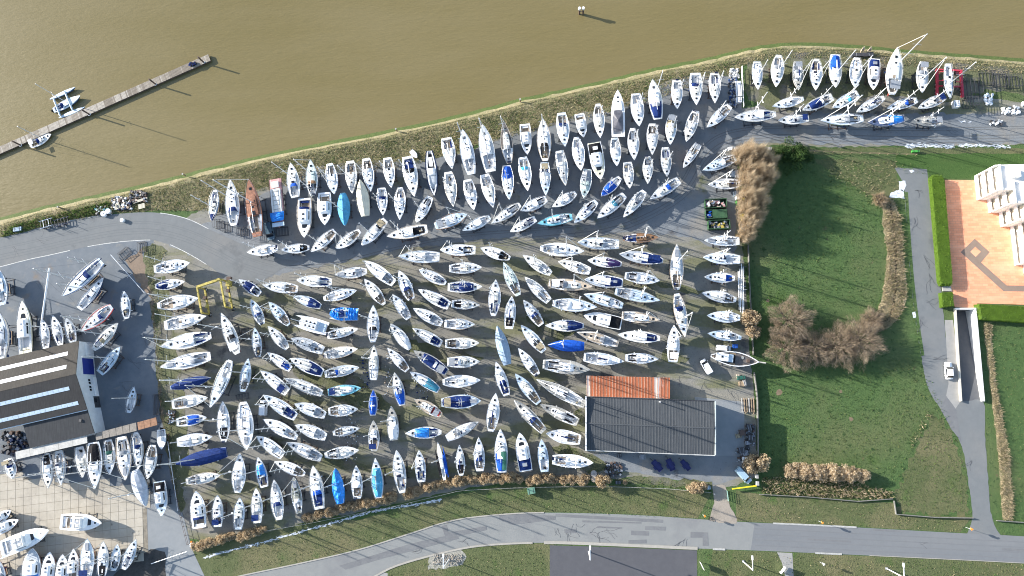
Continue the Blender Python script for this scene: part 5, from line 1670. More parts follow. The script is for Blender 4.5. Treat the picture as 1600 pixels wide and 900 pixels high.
# ---------------------------------------------------------------- striped shed
def roof_mat(name, c0, c1, ang, scale):
    m, b, N, L = new_mat(name, .85, .3)
    n = pos_noise(N, L, .6, 6, .7)
    g = pos_noise(N, L, 2.2, 2, .5, stretch=(ang, 2.5, .06))
    c = ramp(N, L, n, [(.3, c0), (.7, c1)])
    L.new(mixc(N, L, ramp(N, L, g, [(.42, 0.0), (.62, .55)]), c, tuple(v * .72 for v in c0)), b.inputs['Base Color'])
    return m
def build_shed():
    r = empty('shed', at(60, 600, 0), 0, 'large dark shed with twin-slope roof, pale skylight strips and blue banner', 'shed')
    inv = Matrix.Translation(-r.location)
    A, Rg, C, D = at(122, 533, 6), at(117, 585, 8.3), at(135, 640, 6), at(148, 677, 4.6)
    dW = (at(-3, 612.6, 8.3) - Rg).normalized(); LN = 42.0
    rm = roof_mat('shed_roof_sheet', (.040, .036, .031), (.058, .053, .046), math.atan2(dW.y, dW.x), 1)
    rm2 = roof_mat('shed_roof_shaded', (.034, .033, .033), (.046, .045, .045), math.atan2(dW.y, dW.x), 1)  # shade of the slope facing away from the sun, painted as darker roof colour
    def slope(name, p, q, mt, t=.14, ln=LN, start=0.0, parent=r):
        m = MB(); up = (q - p).cross(dW); up = up if up.z > 0 else -up; up.normalize()
        a = [p + dW * start, q + dW * start, q + dW * ln, p + dW * ln]
        i0 = 0; m.v = [tuple(inv @ (v + up * t)) for v in a] + [tuple(inv @ v) for v in a]
        for f in ((0, 1, 2, 3), (7, 6, 5, 4), (0, 4, 5, 1), (1, 5, 6, 2), (2, 6, 7, 3), (3, 7, 4, 0)): m.face(f)
        return m.build(name, mt, parent)
    e = -dW * .35
    up_ = slope('roof', A + e, Rg + e, rm); lo_ = slope('roof', Rg + e + Vector((0, 0, -.02)), C + e, rm2)
    C2 = C + Vector((0, 0, -.5)); low = slope('low_roof', C2 + (D - C2).normalized() * .1, D, roof_mat('felt_roof', (.036, .038, .042), (.050, .053, .056), .3, 1), ln=18.5)
    def panels(p, q, f0, f1, s0, s1, n, mt, parent):
        up = (q - p).cross(dW); up = up if up.z > 0 else -up; up.normalize()
        for k in range(n):
            a = s0 + (s1 - s0) * k / n; b = a + (s1 - s0) / n * .955
            pts = [p.lerp(q, f) + dW * s + up * .185 for f, s in ((f0, a), (f1, a), (f1, b), (f0, b))]
            m = MB(); v = [tuple(inv @ x) for x in pts] + [tuple(inv @ (x - up * .06)) for x in pts]; m.v = v
            for f in ((0, 1, 2, 3), (0, 4, 5, 1), (1, 5, 6, 2), (2, 6, 7, 3), (3, 7, 4, 0)): m.face(f)
            m.build('skylight', mt, parent)
    sk = S('skylight_white', (.80, .81, .82), .35, .06, .8); sk2 = S('skylight_blue', (.50, .60, .68), .35, .15, 1.2)
    panels(A, Rg, .26, .37, 2.6, LN, 14, sk, up_); panels(A, Rg, .66, .77, 2.6, LN, 14, sk, up_)
    panels(Rg, C, .28, .38, 2.6, LN, 26, sk2, lo_); panels(Rg, C, .72, .82, 1.5, LN, 26, sk2, lo_)
    # end wall and side walls
    m = MB(); g = lambda p, z=0: inv @ Vector((p.x, p.y, z))
    for p_, q_, z0_, z1_ in ((A, Rg, 5.95, 8.25), (Rg, C, 8.25, 5.95), (C, D, 5.5, 4.5)): m.poly([g(p_), g(q_), g(q_, z1_), g(p_, z0_)])
    m.poly([g(A + dW * LN), g(A), g(A, 5.95), g(A + dW * LN, 5.95)]); m.poly([g(D), g(D + dW * 18.5), g(D + dW * 18.5, 4.5), g(D, 4.5)])
    m.build('wall', M['wall_grey'], r)
    out = -dW
    def panel(name, f0, f1, z0, z1, mt, p, q, t=.06):
        a, b = p.lerp(q, f0), p.lerp(q, f1)
        pts = []
        for s in (t, .0):
            pts += [g(a + out * s, z0), g(b + out * s, z0), g(b + out * s, z1), g(a + out * s, z1)]
        m = MB(); m.v = [tuple(v) for v in pts]
        for f in ((0, 1, 2, 3), (0, 4, 5, 1), (1, 5, 6, 2), (2, 6, 7, 3), (3, 7, 4, 0)): m.face(f)
        m.build(name, mt, r)
    panel('banner', .50, .98, .5, 5.0, M['blue2'], A, Rg)
    panel('door', .05, .42, .05, 3.2, M['white'], A, Rg)
    for f in (.12, .20): panel('window', f, f + .06, 2.6, 3.4, M['glass'], Rg, C)
    for f in (.32, .40): panel('window', f, f + .06, 2.6, 3.4, M['glass'], Rg, C)
    panel('window', .68, .80, 1.2, 2.4, M['glass'], Rg, C)
    panel('lower_cladding', .05, .62, .0, 1.4, M['white'], Rg, C, .10)
    panel('dark_door', .62, .95, .0, 2.4, M['steel'], Rg, C, .05)
    bx('roof_vent', inv @ (at(126, 657, 5.3)), (.7, .7, .5), M['steel'], r)
    bx('gutter', inv @ ((C + C + dW * LN) / 2 + Vector((0, 0, -.05)) + (C - Rg).normalized() * .1), (LN, .22, .2), M['lblue'], r, math.atan2(dW.y, dW.x))
M['blue2'] = S('banner_blue', (.015, .03, .22), .6, .08, .5)
build_shed()
# quay edge below the shed and timber walkway
q0 = at(80, 698, 0); q = empty('canopy', q0, 0, 'pale flat canopy strip along the lower edge of the striped shed', 'canopy'); cq = S('canopy_concrete', (.44, .43, .40), .85, .22, .8)
for k in range(5):
    f = lambda a, b, u: (a[0] + (b[0] - a[0]) * u, a[1] + (b[1] - a[1]) * u)
    u0, u1 = k / 5, (k + .985) / 5
    o = prism_at('roof_plate', [f((24, 706), (136, 680), u0), f((24, 706), (136, 680), u1), f((25, 718), (136.5, 692), u1), f((25, 718), (136.5, 692), u0)], 4.25, 4.42 + .004 * (k % 2), cq); o.parent = q; o.matrix_parent_inverse = Matrix.Translation(-q.location)
    p = at(*f((25, 717), (136.5, 691), (u0 + u1) / 2), 4.2); o = rod('post', (p.x, p.y, 0), (p.x, p.y, 4.25), .09, M['steel'], q); o.matrix_parent_inverse = Matrix.Translation(-q.location)
w = empty('walkway', at(180, 675, 0), 0, 'raised grey walkway with rusty end section, leading off the shed corner', 'walkway')
for k in range(6):
    u0, u1 = k / 6, (k + .94) / 6
    f = lambda a, b, u: (a[0] + (b[0] - a[0]) * u, a[1] + (b[1] - a[1]) * u)
    o = prism_at('deck_plate', [f((149, 677), (213, 660), u0), f((149, 677), (213, 660), u1), f((150, 688), (214, 673), u1), f((150, 688), (214, 673), u0)], 3.9, 4.08 + .01 * (k % 2), S('weathered_boards', (.23, .205, .175), .9, .25, 1.5))
    o.parent = w; o.matrix_parent_inverse = Matrix.Translation(-w.location)
for k in range(3):
    u0, u1 = k / 3, (k + .96) / 3
    o = prism_at('rusty_plate', [f((214.5, 660), (244, 652), u0), f((214.5, 660), (244, 652), u1), f((216, 672), (246, 664), u1), f((216, 672), (246, 664), u0)], 3.9, 4.09 + .01 * (k % 2), S('rusty_boards', (.27, .145, .085), .9, .3, 1.5))
    o.parent = w; o.matrix_parent_inverse = Matrix.Translation(-w.location)
for x, y in ((152, 686), (182, 678), (212, 668), (230, 666), (244, 660)):
    p = at(x, y, 3.9); p.z = 0; o = rod('post', p, p + Vector((0, 0, 3.9)), .10, M['steel'], w); o.matrix_parent_inverse = Matrix.Translation(-w.location)

# ---------------------------------------------------------------- dark warehouse and rusty lean-to
def build_warehouse():
    r = empty('warehouse', (0, 0, 0), 0, 'flat grey ribbed-roof warehouse with white edge, casting a long shadow', 'warehouse')
    z = 6.5
    TL, TR, BR, BL = at(916, 620, z), at(1117, 627, z), at(1117, 711, z), at(916, 703, z)
    ML, MR = (TL + BL) / 2 + Vector((0, 0, .55)), (TR + BR) / 2 + Vector((0, 0, .55))
    rm = roof_mat('warehouse_roof', (.052, .058, .064), (.074, .080, .086), math.pi / 2, 1)
    for nm, a, b, c, d in (('roof', TL, TR, MR, ML), ('roof', ML, MR, BR, BL)):
        m = MB(); v = [a, b, c, d]
        m.v = [tuple(p) for p in v] + [tuple(p - Vector((0, 0, .15))) for p in v]
        for f in ((3, 2, 1, 0), (4, 5, 6, 7), (0, 1, 5, 4), (1, 2, 6, 5), (2, 3, 7, 6), (3, 0, 4, 7)): m.face(f)
        m.build(nm, rm, r)
    ribm = S('roof_rib', (.062, .068, .074), .8, .12, 1)
    m = MB(); n = 46
    for k in range(1, n):
        u = k / n
        for a, b, c, d in ((TL, TR, ML, MR), (ML, MR, BL, BR)):
            p, q = a.lerp(b, u), c.lerp(d, u)
            m.quad(p + Vector((-.13, 0, .01)), q + Vector((-.13, 0, .01)), q + Vector((-.05, 0, .028)), p + Vector((-.05, 0, .028)))
            m.quad(p + Vector((-.05, 0, .028)), q + Vector((-.05, 0, .028)), q + Vector((.05, 0, .028)), p + Vector((.05, 0, .028)))
            m.quad(p + Vector((.05, 0, .028)), q + Vector((.05, 0, .028)), q + Vector((.13, 0, .01)), p + Vector((.13, 0, .01)))
    tag(m.build('roof_ribs', ribm, r), kind='stuff')
    m = MB(); i = .25
    ps = [TL + Vector((i, -i, 0)), TR + Vector((-i, -i, 0)), BR + Vector((-i, i, 0)), BL + Vector((i, i, 0))]
    prism(m, ccw(ps), 0, z - .1); m.build('wall', M['wall_grey'], r)
    def edge(nm, a, b, w, h, mt):
        c = (a + b) / 2; bx(nm, (c.x, c.y, c.z + h / 2 - .12), ((b - a).length, w, h), mt, r, math.atan2((b - a).y, (b - a).x))
    edge('parapet', TL + Vector((-.1, .1, .3)), BL + Vector((-.1, -.1, .3)), .30, .7, M['white'])
    edge('ridge_cap', ML + Vector((.4, 0, .12)), MR + Vector((-.3, 0, .12)), .35, .08, ribm)
    edge('gable_trim', TR + Vector((.06, 0, .12)), BR + Vector((.06, 0, .12)), .22, .5, S('pale_trim', (.45, .50, .50), .6, .1))
    edge('gutter', BL + Vector((0, -.12, -.1)), BR + Vector((0, -.12, -.1)), .22, .25, S('gutter_grey', (.40, .40, .38), .6, .3, .5))
    edge('eaves_trim', TL + Vector((0, .06, 0)), TR + Vector((0, .06, 0)), .14, .3, M['steel'])
    p = at(1030, 628, 6.6); rod('flue_pipe', p, p + Vector((0, 0, 2.4)), .14, M['alu'], r)
    for x in (990, 1040, 1085):
        c = at(x, 702.5, 1.6); bx('door', (c.x, BL.y + .22 + (BR.y - BL.y) * (x - 916) / 201, 1.6), (3.2, .06, 3.0), M['steel'], r)
    # lean-to
    r2 = empty('lean_to', (0, 0, 0), 0, 'low lean-to with rusty orange corrugated roof sheets beside the dark warehouse', 'shed')
    z2 = 3.9
    a, b, c, d = at(916.5, 587, z2 - .5), at(1047, 590, z2 - .5), at(1047, 623, z2), at(917, 619, z2)
    n = 26; rg = random.Random(6)
    def rustmat(nm, c0, c1, wh):
        m_, bs, N, L = new_mat(nm, .75, .4)
        nn = pos_noise(N, L, .55, 6, .7)
        col = ramp(N, L, nn, [(.3, c0), (.7, c1)])
        msk = ramp(N, L, pos_noise(N, L, .35, 4, .6, stretch=(0, 1.6, .25), offs=(5, 2, 0)), [(wh, 0.0), (wh + .05, 1.0)])
        L.new(mixc(N, L, msk, col, (.60, .52, .46)), bs.inputs['Base Color']); return m_
    rm1 = rustmat('rust_sheet', (.36, .115, .05), (.47, .16, .075), .70); rm2 = rustmat('rust_sheet_patchy', (.38, .12, .055), (.47, .17, .085), .44)
    for k in range(n):
        u0, u1 = k / n, (k + 1) / n
        P = [a.lerp(b, u0), a.lerp(b, u0 + .030), a.lerp(b, u1 - .004), d.lerp(c, u1 - .004), d.lerp(c, u0 + .030), d.lerp(c, u0)]
        P[0] += Vector((0, 0, .0)); hz = Vector((0, 0, .10))
        m = MB(); m.quad(P[0] + hz, P[5] + hz, P[4], P[1]); m.quad(P[1], P[4], P[3], P[2]); m.quad(P[2], P[3], P[3] + hz, P[2] + hz)
        m.build('roof_sheet', rm2 if k in (0, 21, 22, 23) else rm1, r2)
    m = MB()
    for k in range(n):
        u = k / n + .004; p, q_ = a.lerp(b, u), d.lerp(c, u)
        for s0, s1, h0, h1 in ((-.10, 0, .02, .13), (0, .10, .13, .02)):
            m.quad(p + Vector((s0, 0, h0)), q_ + Vector((s0, 0, h0)), q_ + Vector((s1, 0, h1)), p + Vector((s1, 0, h1)))
    tag(m.build('sheet_laps', S('pale_rust_lap', (.55, .33, .24), .7, .25, 1.5), r2), kind='stuff')
    m = MB(); prism(m, ccw([a + Vector((.2, -.2, 0)), b + Vector((-.2, -.2, 0)), c + Vector((-.2, -.1, 0)), d + Vector((.2, -.1, 0))]), 0, z2 - .62); m.build('wall', M['concrete'], r2)
build_warehouse()

# ---------------------------------------------------------------- stepped white apartment building
def build_flats():
    r = empty('apartment_building', (0, 0, 0), 0, 'stepped white apartment building with recessed balconies on the clay terrace', 'building')
    Ht = 9.0
    bays = [(1522, 275, 313), (1541, 300, 333), (1559, 322, 355), (1577, 346, 415), (1597, 405, 432)]
    E = at(1900, 300, 0).x
    tanm = S('balcony_tan', (.72, .64, .52), .8, .12, .8); shade = S('recess_tan', (.74, .67, .56), .7, .2, 1)
    for i, (x, y0, y1) in enumerate(bays):
        p, q_ = at(x, y0, 0), at(x, y1, 0)
        x0 = p.x; ya, yb = p.y, q_.y
        hz = Ht - (.0 if i else .0) + .35 * (i % 2)
        m = MB(); m.box(((x0 + 0.9 + E) / 2, (ya + yb) / 2, hz / 2), (E - x0 - 1.3, ya - yb - .02 * i, hz)); m.build('wall', M['wall_white'], r)
        nfl = 3
        for k in range(nfl):
            zb = hz * k / nfl
            bx('parapet', (x0 + .14, (ya + yb) / 2, zb + .65), (.26, ya - yb, 1.25), M['wall_white'], r)
            bx('floor_slab', (x0 + .55, (ya + yb) / 2, zb + .08), (.95, ya - yb - .1, .16), tanm, r)
            for s in (0, 1): bx('fin_wall', (x0 + .46, (yb + .13) if s == 0 else (ya - .13), zb + hz / nfl / 2 + .02), (.86, .26, hz / nfl - .04), M['wall_white'], r)
            nw = max(1, int((ya - yb) / 3.2))
            for j in range(nw):
                yy = yb + (ya - yb) * (j + .5) / nw
                wdw = bx('window', (x0 + 0.87, yy, zb + 1.75), (.08, (ya - yb) / nw * .62, 1.7), shade, r)
                pn = bx('pane', (-.56, 0, 0), (.3, .8, .8), S('tinted_pane', (.56, .49, .39), .4, .1)); pn.parent = wdw
        bx('roof_parapet', (x0 + 0.9, (ya + yb) / 2, hz + .25), (.3, ya - yb, .5), M['wall_white'], r)
        bx('roof_box', (x0 + 4.2, (ya + yb) / 2 + .8, hz + .8), (1.6, max(1.4, (ya - yb) * .35), 1.6), M['wall_white'], r)
        bx('roof_edge', (x0 + 6.5, yb + .16, hz + .2), (10, .3, .4), M['wall_white'], r)
build_flats()
# ---------------------------------------------------------------- ramp to the basement
def build_ramp():
    r = empty('car_ramp', (0, 0, 0), 0, 'sunken asphalt car ramp between white walls, leading under the clay terrace', 'ramp')
    zt = -3.0
    a, b, c, d = [at(x, y, 0) for x, y in RAMP]
    m = MB(); lo = lambda p: Vector((p.x, p.y, zt))
    m.quad(d, c, lo(b), lo(a)); o = m.build('ramp_floor', G['rampfloor'], r)
    def wall(nm, p, q_, w, z1, mt, side):
        dd = (q_ - p).normalized(); nn = Vector((-dd.y, dd.x, 0)) * side * w
        mm = MB(); prism(mm, ccw([p, q_, q_ + nn, p + nn]), zt - .2, z1); mm.build(nm, mt, r)
    wall('side_wall', a, d, .35, .75, S('pale_wall', (.56, .52, .44), .85, .1, .6), -1)
    wall('side_wall', b, c, .62, .85, S('ramp_wall', (.66, .65, .62), .85, .12, .5), 1)
    wall('end_wall', a + Vector((-.3, 0, 0)), b + Vector((.8, 0, 0)), .4, .9, M['wall_white'], 1)
    mid = (a + b) / 2; bx('garage_door', (mid.x, mid.y - .06, -1.75), ((b - a).length * .86, .08, 2.3), M['steel'], r)
    return r
build_ramp()
o = prism_at('terrace_step', [(1472, 447), (1486, 447), (1487, 455), (1473, 455)], .03, .22, M['concrete']); tag(o, 'pale concrete steps in the gap between two clipped hedges', 'step')

# ---------------------------------------------------------------- clipped hedges
def clipped_hedge(px, hgt, label, seed, dens=26):
    base = ccw([at(x, y, hgt) for x, y in px]); c = sum(base, Vector()) / len(base)
    r = empty('hedge', (c.x, c.y, 0), 0, label, 'hedge', 'clipped hedges round the clay terrace')
    m = MB(); prism(m, [Vector((p.x - c.x, p.y - c.y, 0)) for p in base], 0, hgt, top=[Vector(((p.x - c.x) * .95, (p.y - c.y) * .97, 0)) for p in base])
    m.build('hedge_body', V_['hedge'], r)
    rg = np.random.default_rng(seed)
    P = [(p.x - c.x, p.y - c.y) for p in base]; xs = [p[0] for p in P]; ys = [p[1] for p in P]
    n = int((max(xs) - min(xs)) * (max(ys) - min(ys)) * dens)
    x = rg.uniform(min(xs), max(xs), n); y = rg.uniform(min(ys), max(ys), n); k = in_poly(P, x, y); x, y = x[k], y[k]
    z = np.full(len(x), hgt) + rg.uniform(-.04, .10, len(x))
    # sides
    L_ = []
    for i in range(len(P)):
        a, b = P[i - 1], P[i]; l = math.hypot(a[0] - b[0], a[1] - b[1]); q_ = int(l * hgt * dens)
        u = rg.uniform(0, 1, q_); L_.append(np.stack([a[0] + (b[0] - a[0]) * u, a[1] + (b[1] - a[1]) * u, rg.uniform(.1, hgt, q_)], 1))
    C = np.concatenate([np.stack([x, y, z], 1)] + L_)
    leaf_tris('foliage', C, .16, [V_['hedge'], V_['hedge2'], V_['hedge2'], V_['green2']], rg, r)
def leaf_tris(name, C, s, mats, rg, parent=None, obj=True):
    n = len(C); a = rg.normal(size=(n, 3, 3)); a /= np.linalg.norm(a, axis=2, keepdims=True)
    V = C[:, None, :] + a * s * rg.uniform(.5, 1.2, (n, 1, 1))
    return tri_mesh(name, V.reshape(-1, 3), n, mats, rg, parent, None, obj)
clipped_hedge([(1455, 276), (1460, 272), (1472, 273), (1476, 279), (1489, 440), (1488, 446), (1472, 446), (1469, 440)], 1.7, 'long bright green clipped hedge between access road and clay terrace', 1)
clipped_hedge([(1471, 457), (1489, 456), (1491, 478), (1473, 480)], 1.6, 'short clipped hedge block just beside the ramp entrance', 2)
clipped_hedge([(1526, 475), (1600, 479), (1760, 488), (1760, 516), (1600, 504), (1530, 499)], 1.5, 'wide dark-sided clipped hedge on the terrace edge beyond the ramp', 3)

# ---------------------------------------------------------------- shrubs and bare trees
def twigs(n, R, Hh, mats, seed, tl=.9, tw=.035, flat=.55, cx=0.0, up=.8, low=.25, lobes=0):
    """bare crown: thin twigs pointing outward and up through a dome; uneven lobes and gaps"""
    rg = np.random.default_rng(seed)
    d = rg.normal(size=(n, 3)); d[:, 2] = np.abs(d[:, 2]) * flat + .08; d /= np.linalg.norm(d, axis=1, keepdims=True)
    rad = rg.uniform(.25, 1.0, n) ** .55
    if lobes:
        th = np.arctan2(d[:, 1], d[:, 0]); rad *= 1 + .16 * np.sin(th * lobes + seed) + .10 * np.sin(th * (lobes * 2 + 1) + seed * 2) + .10 * np.sin(d[:, 2] * 9 + seed)
        keep = rg.uniform(0, 1, n) < .62 + .38 * np.sin(th * (lobes + 2) + d[:, 2] * 6 + seed)
        d = d[keep]; rad = rad[keep]; n = len(d)
    P = d * rad[:, None] * np.array([R, R, Hh * (1 - low)]) + np.array([0, 0, Hh * low])
    dr = d * .8 + rg.normal(size=(n, 3)) * .45 + np.array([0, 0, up]); dr /= np.linalg.norm(dr, axis=1, keepdims=True)
    l = tl * rg.uniform(.5, 1.3, n)[:, None]
    nf = d * .7 + np.array([0, 0, .55]) + rg.normal(size=(n, 3)) * .45; sd_ = np.cross(dr, nf); sd_ /= np.linalg.norm(sd_, axis=1, keepdims=True)
    w = tw * rg.uniform(.6, 1.4, n)[:, None]
    V = np.stack([P - sd_ * w, P + sd_ * w, P + dr * l], 1)
    return tri_mesh('crown', V.reshape(-1, 3), n, mats, rg, obj=False)
def limbs(R, Hh, seed, k=9, mt=None, r0=.16):
    rg = random.Random(seed); m = MB()
    for i in range(k):
        a = 2 * math.pi * i / k + rg.uniform(-.3, .3); e = rg.uniform(.35, .85)
        p = Vector((rg.uniform(-.2, .2), rg.uniform(-.2, .2), .05)); q_ = Vector((math.cos(a) * R * e * .5, math.sin(a) * R * e * .5, Hh * rg.uniform(.45, .6)))
        m.tube(p, q_, r0, r0 * .6, 5)
        for j in range(3):
            b = a + rg.uniform(-.7, .7); t = q_ + Vector((math.cos(b) * R * .42, math.sin(b) * R * .42, Hh * rg.uniform(.15, .38)))
            m.tube(q_, t, r0 * .55, r0 * .12, 4)
            for _ in range(2):
                b2 = b + rg.uniform(-.8, .8); s = q_.lerp(t, rg.uniform(.4, .8)); m.tube(s, s + Vector((math.cos(b2) * R * .3, math.sin(b2) * R * .3, Hh * .14)), r0 * .25, r0 * .06, 3)
    return m.mesh('trunk', mt or V_['bark'])
GOLD = [V_['gold'], V_['gold2'], V_['gold3'], V_['gold']]
def leafball(n, R, Hh, mats, seed, s=.12):
    rg = np.random.default_rng(seed); nb = 14
    cb = rg.normal(size=(nb, 3)); cb /= np.linalg.norm(cb, axis=1, keepdims=True); cb *= np.array([R * .55, R * .55, Hh * .30]); cb[:, 2] += Hh * .52
    cb[:, 0] *= 1.35; wt = rg.uniform(.3, 1, nb); i = rg.choice(nb, n, p=wt / wt.sum()); dd = rg.normal(size=(n, 3)); dd /= np.linalg.norm(dd, axis=1, keepdims=True)
    C = cb[i] + dd * (R * rg.uniform(.22, .48, nb))[i][:, None] * rg.uniform(.55, 1.25, (n, 1)); C[:, 2] = np.maximum(C[:, 2], .05)
    nr = dd + rg.normal(size=(n, 3)) * .7; nr /= np.linalg.norm(nr, axis=1, keepdims=True)
    u = np.cross(nr, rg.normal(size=(n, 3))); u /= np.linalg.norm(u, axis=1, keepdims=True); w = np.cross(nr, u)
    k = s * rg.uniform(.5, 1.3, (n, 1)); V = np.stack([C - u * k, C + u * k, C + w * k * 1.6], 1)
    return tri_mesh('crown', V.reshape(-1, 3), n, mats, rg, obj=False)
SHM = [leafball(2800, 1.35, 1.9, GOLD, 40 + k) for k in range(5)]
SHL = [limbs(1.2, 1.9, 60 + k, 6, V_['bark'], .05) for k in range(2)]
def shrub(px, py, s, k, name, label, cat, group, crown, trunk, sz=None):
    p = at(px, py, 1.0 * s); r = empty(name, (p.x, p.y, .03), (k % 7 - 3) * .12 + .16, label, cat, group)
    r.scale = (s, s, (sz or s))
    link('crown', crown, r); link('trunk', trunk, r)
    return r
HED = [(306, 855, 1.0), (316, 852, 1.1), (327, 848, 1.1), (338, 845, 1.1), (349, 842, 1.1), (359, 838, 1.0), (377, 839, 1.05), (388, 834, 1.1), (399, 831, 1.1), (410, 828, .9), (481, 809, 1.15), (498, 804, 1.05), (515, 801, 1.1), (526, 797, 1.1), (538, 794, 1.1), (550, 791, 1.15), (562, 788, 1.15), (574, 786, 1.1), (586, 783, 1.15), (597, 781, 1.0), (608, 778, 1.35), (639, 772, 1.2), (650, 768, 1.1), (660, 764, 1.15), (671, 761, 1.2), (684, 758, 1.25), (702, 755, 1.1), (716, 752, 1.25), (725, 752, 1.1), (738, 750, 1.1), (747, 750, 1.1), (758, 748, 1.15), (769, 748, 1.15), (784, 749, 1.15), (798, 746, 1.15), (808, 748, 1.1), (829, 752, 1.05), (839, 749, 1.1), (848, 748, 1.1), (858, 748, 1.1), (868, 750, .95), (882, 750, 1.0), (893, 750, 1.05), (911, 750, 1.35), (942, 752, 1.45)]
for k, (x, y, s) in enumerate(HED):
    shrub(x, y, s, k, 'shrub', f'tan dry-leaved shrub, {ORDX[k]} from the patio in the roadside hedge', 'shrub', 'tan shrubs in the roadside hedge', SHM[k % 5], SHL[k % 2], s * (.8 + .4 * ((k * 37) % 10) / 10))
for k, (x, y, s, lb) in enumerate([(976, 754, .5, 'smallest tan shrub, alone between the roadside hedge and warehouse bins'), (1084, 762, 1.3, 'pale tan shrub beside the dirt track gateway'), (1094, 762, 1.3, 'pale tan shrub nearest the dirt track gateway'), (1182, 724, 2.2, 'round straw-coloured tree beside the pale blue van'), (1172, 498, 1.9, 'tan bush leaning over the mast rack end'), (1176, 519, 1.5, 'smaller tan bush below the mast rack'), (1158, 372, 1.1, 'tan bush under the willow row end'), (1440, 520, .1, 'x')][:7]):
    shrub(x, y, s, k + 50, 'shrub', lb, 'shrub', None, SHM[(k + 2) % 5], SHL[k % 2])
TW = [V_['bt1'], V_['bt2'], V_['bt3'], V_['bt1'], V_['bt1']]
PALE = [V_['twig3'], V_['gold2'], V_['gold'], V_['gold']]
SH2 = [leafball(5200, 1.9, 2.1, PALE, 80 + k) for k in range(3)]
for k, (x, y, s) in enumerate([(1236, 736, 1.0), (1250, 735, 1.1), (1265, 737, 1.15), (1280, 736, 1.1), (1295, 739, 1.15), (1314, 739, 1.1), (1330, 741, 1.1), (1345, 743, .9)]):
    shrub(x, y, s * 1.18, k, 'hedge_bush', f'pale pinkish-tan bush, {ORDX[k]} from the yard in the field-side hedge row', 'bush', 'pale bushes on the field edge', SH2[k % 3], SHL[k % 2])
WIL = [twigs(9000, 2.7, 7.0, [V_['twig3'], V_['gold3'], V_['twig3'], V_['twig']], 90 + k, 2.0, .022, 1.1, up=2.4, low=.12, lobes=3 + k) for k in range(3)]
WLL = [limbs(2.4, 6.0, 95 + k, 8, V_['greybark'], .09) for k in range(2)]
for k, (x, y, s) in enumerate([(1152, 250, .95), (1166, 246, 1.05), (1182, 250, 1.0), (1164, 270, 1.05), (1181, 274, .95), (1163, 292, 1.1), (1180, 298, 1.0), (1163, 314, 1.1), (1180, 320, .95), (1162, 336, 1.05), (1177, 342, .9), (1164, 357, .95), (1162, 372, .8), (1196, 258, .9), (1195, 282, .85)]):
    p = at(x, y, 0); r = empty('willow', (p.x, p.y, 0), k * 2.1, f'bare tan willow, {ORDX[k]} of the clump counting down from the lane', 'willow tree', 'bare willows between yard and field')
    r.scale = (s, s, s * (.85 + .03 * (k * 7 % 10))); link('crown', WIL[k % 3], r); link('trunk', WLL[k % 2], r)
def big_tree(px, py, R, Hh, label, seed, name='bare_tree', mats=TW, n=15000):
    p = at(px, py, Hh * .45); r = empty(name, (p.x, p.y, 0), seed, label, 'tree', 'bare trees on the field')
    link('crown', twigs(int(n * 1.15), R * .93, Hh * .85, mats, seed, .9, .022, .75, up=.35, low=.2, lobes=5), r); link('trunk', limbs(R, Hh, seed, 10, V_['greybark'], .16), r)
big_tree(1236, 500, 6.2, 6.5, 'round bare brown tree nearest the yard, topmost of the field trees', 3, n=16000)
big_tree(1232, 543, 6.0, 6.0, 'bare greyish tree directly below the round brown tree', 4, n=15000)
big_tree(1270, 545, 5.2, 5.0, 'low bare tree between the two largest field trees', 5, n=11000)
big_tree(1312, 540, 6.0, 5.5, 'broad bare brown tree in the middle of the field clump', 6, n=15000)
big_tree(1346, 532, 6.2, 6.0, 'bare brown tree at the access-road end of the field clump', 7, n=16000)
big_tree(1362, 500, 3.2, 3.0, 'small straw-brown scrub tree joining field clump and reed strip', 8, n=6000)
big_tree(1375, 312, 2.0, 2.0, 'small reddish bush where the reed strip starts', 9, 'bush', [V_['gold2'], V_['twig']], 3000)
def leafy(px, py, R, Hh, label, seed):
    p = at(px, py, Hh * .5); r = empty('evergreen_bush', (p.x, p.y, 0), seed, label, 'bush', 'evergreen bushes by the lane')
    rg = np.random.default_rng(seed); n = 5200
    nb = 16; cb = rg.normal(size=(nb, 3)) * np.array([R * .42, R * .42, Hh * .18]) + np.array([0, 0, Hh * .55])
    i = rg.integers(0, nb, n); d = rg.normal(size=(n, 3)); d /= np.linalg.norm(d, axis=1, keepdims=True)
    C = cb[i] + d * (R * .36) * rg.uniform(.6, 1, (n, 1)) ** .5; C[:, 2] = np.maximum(C[:, 2], .05)
    me = leaf_tris('crown', C, .26, [V_['ever'], V_['ever2'], V_['ever'], V_['green']], rg, None, False); link('crown', me, r)
    link('trunk', limbs(R * .5, Hh * .6, seed, 5, V_['bark'], .08), r)
leafy(1228, 239, 3.7, 3.6, 'dark evergreen bush beside the bare willows', 1)
leafy(1249, 240, 3.2, 3.2, 'dark evergreen bush farther from the willows, by the lane fence', 2)
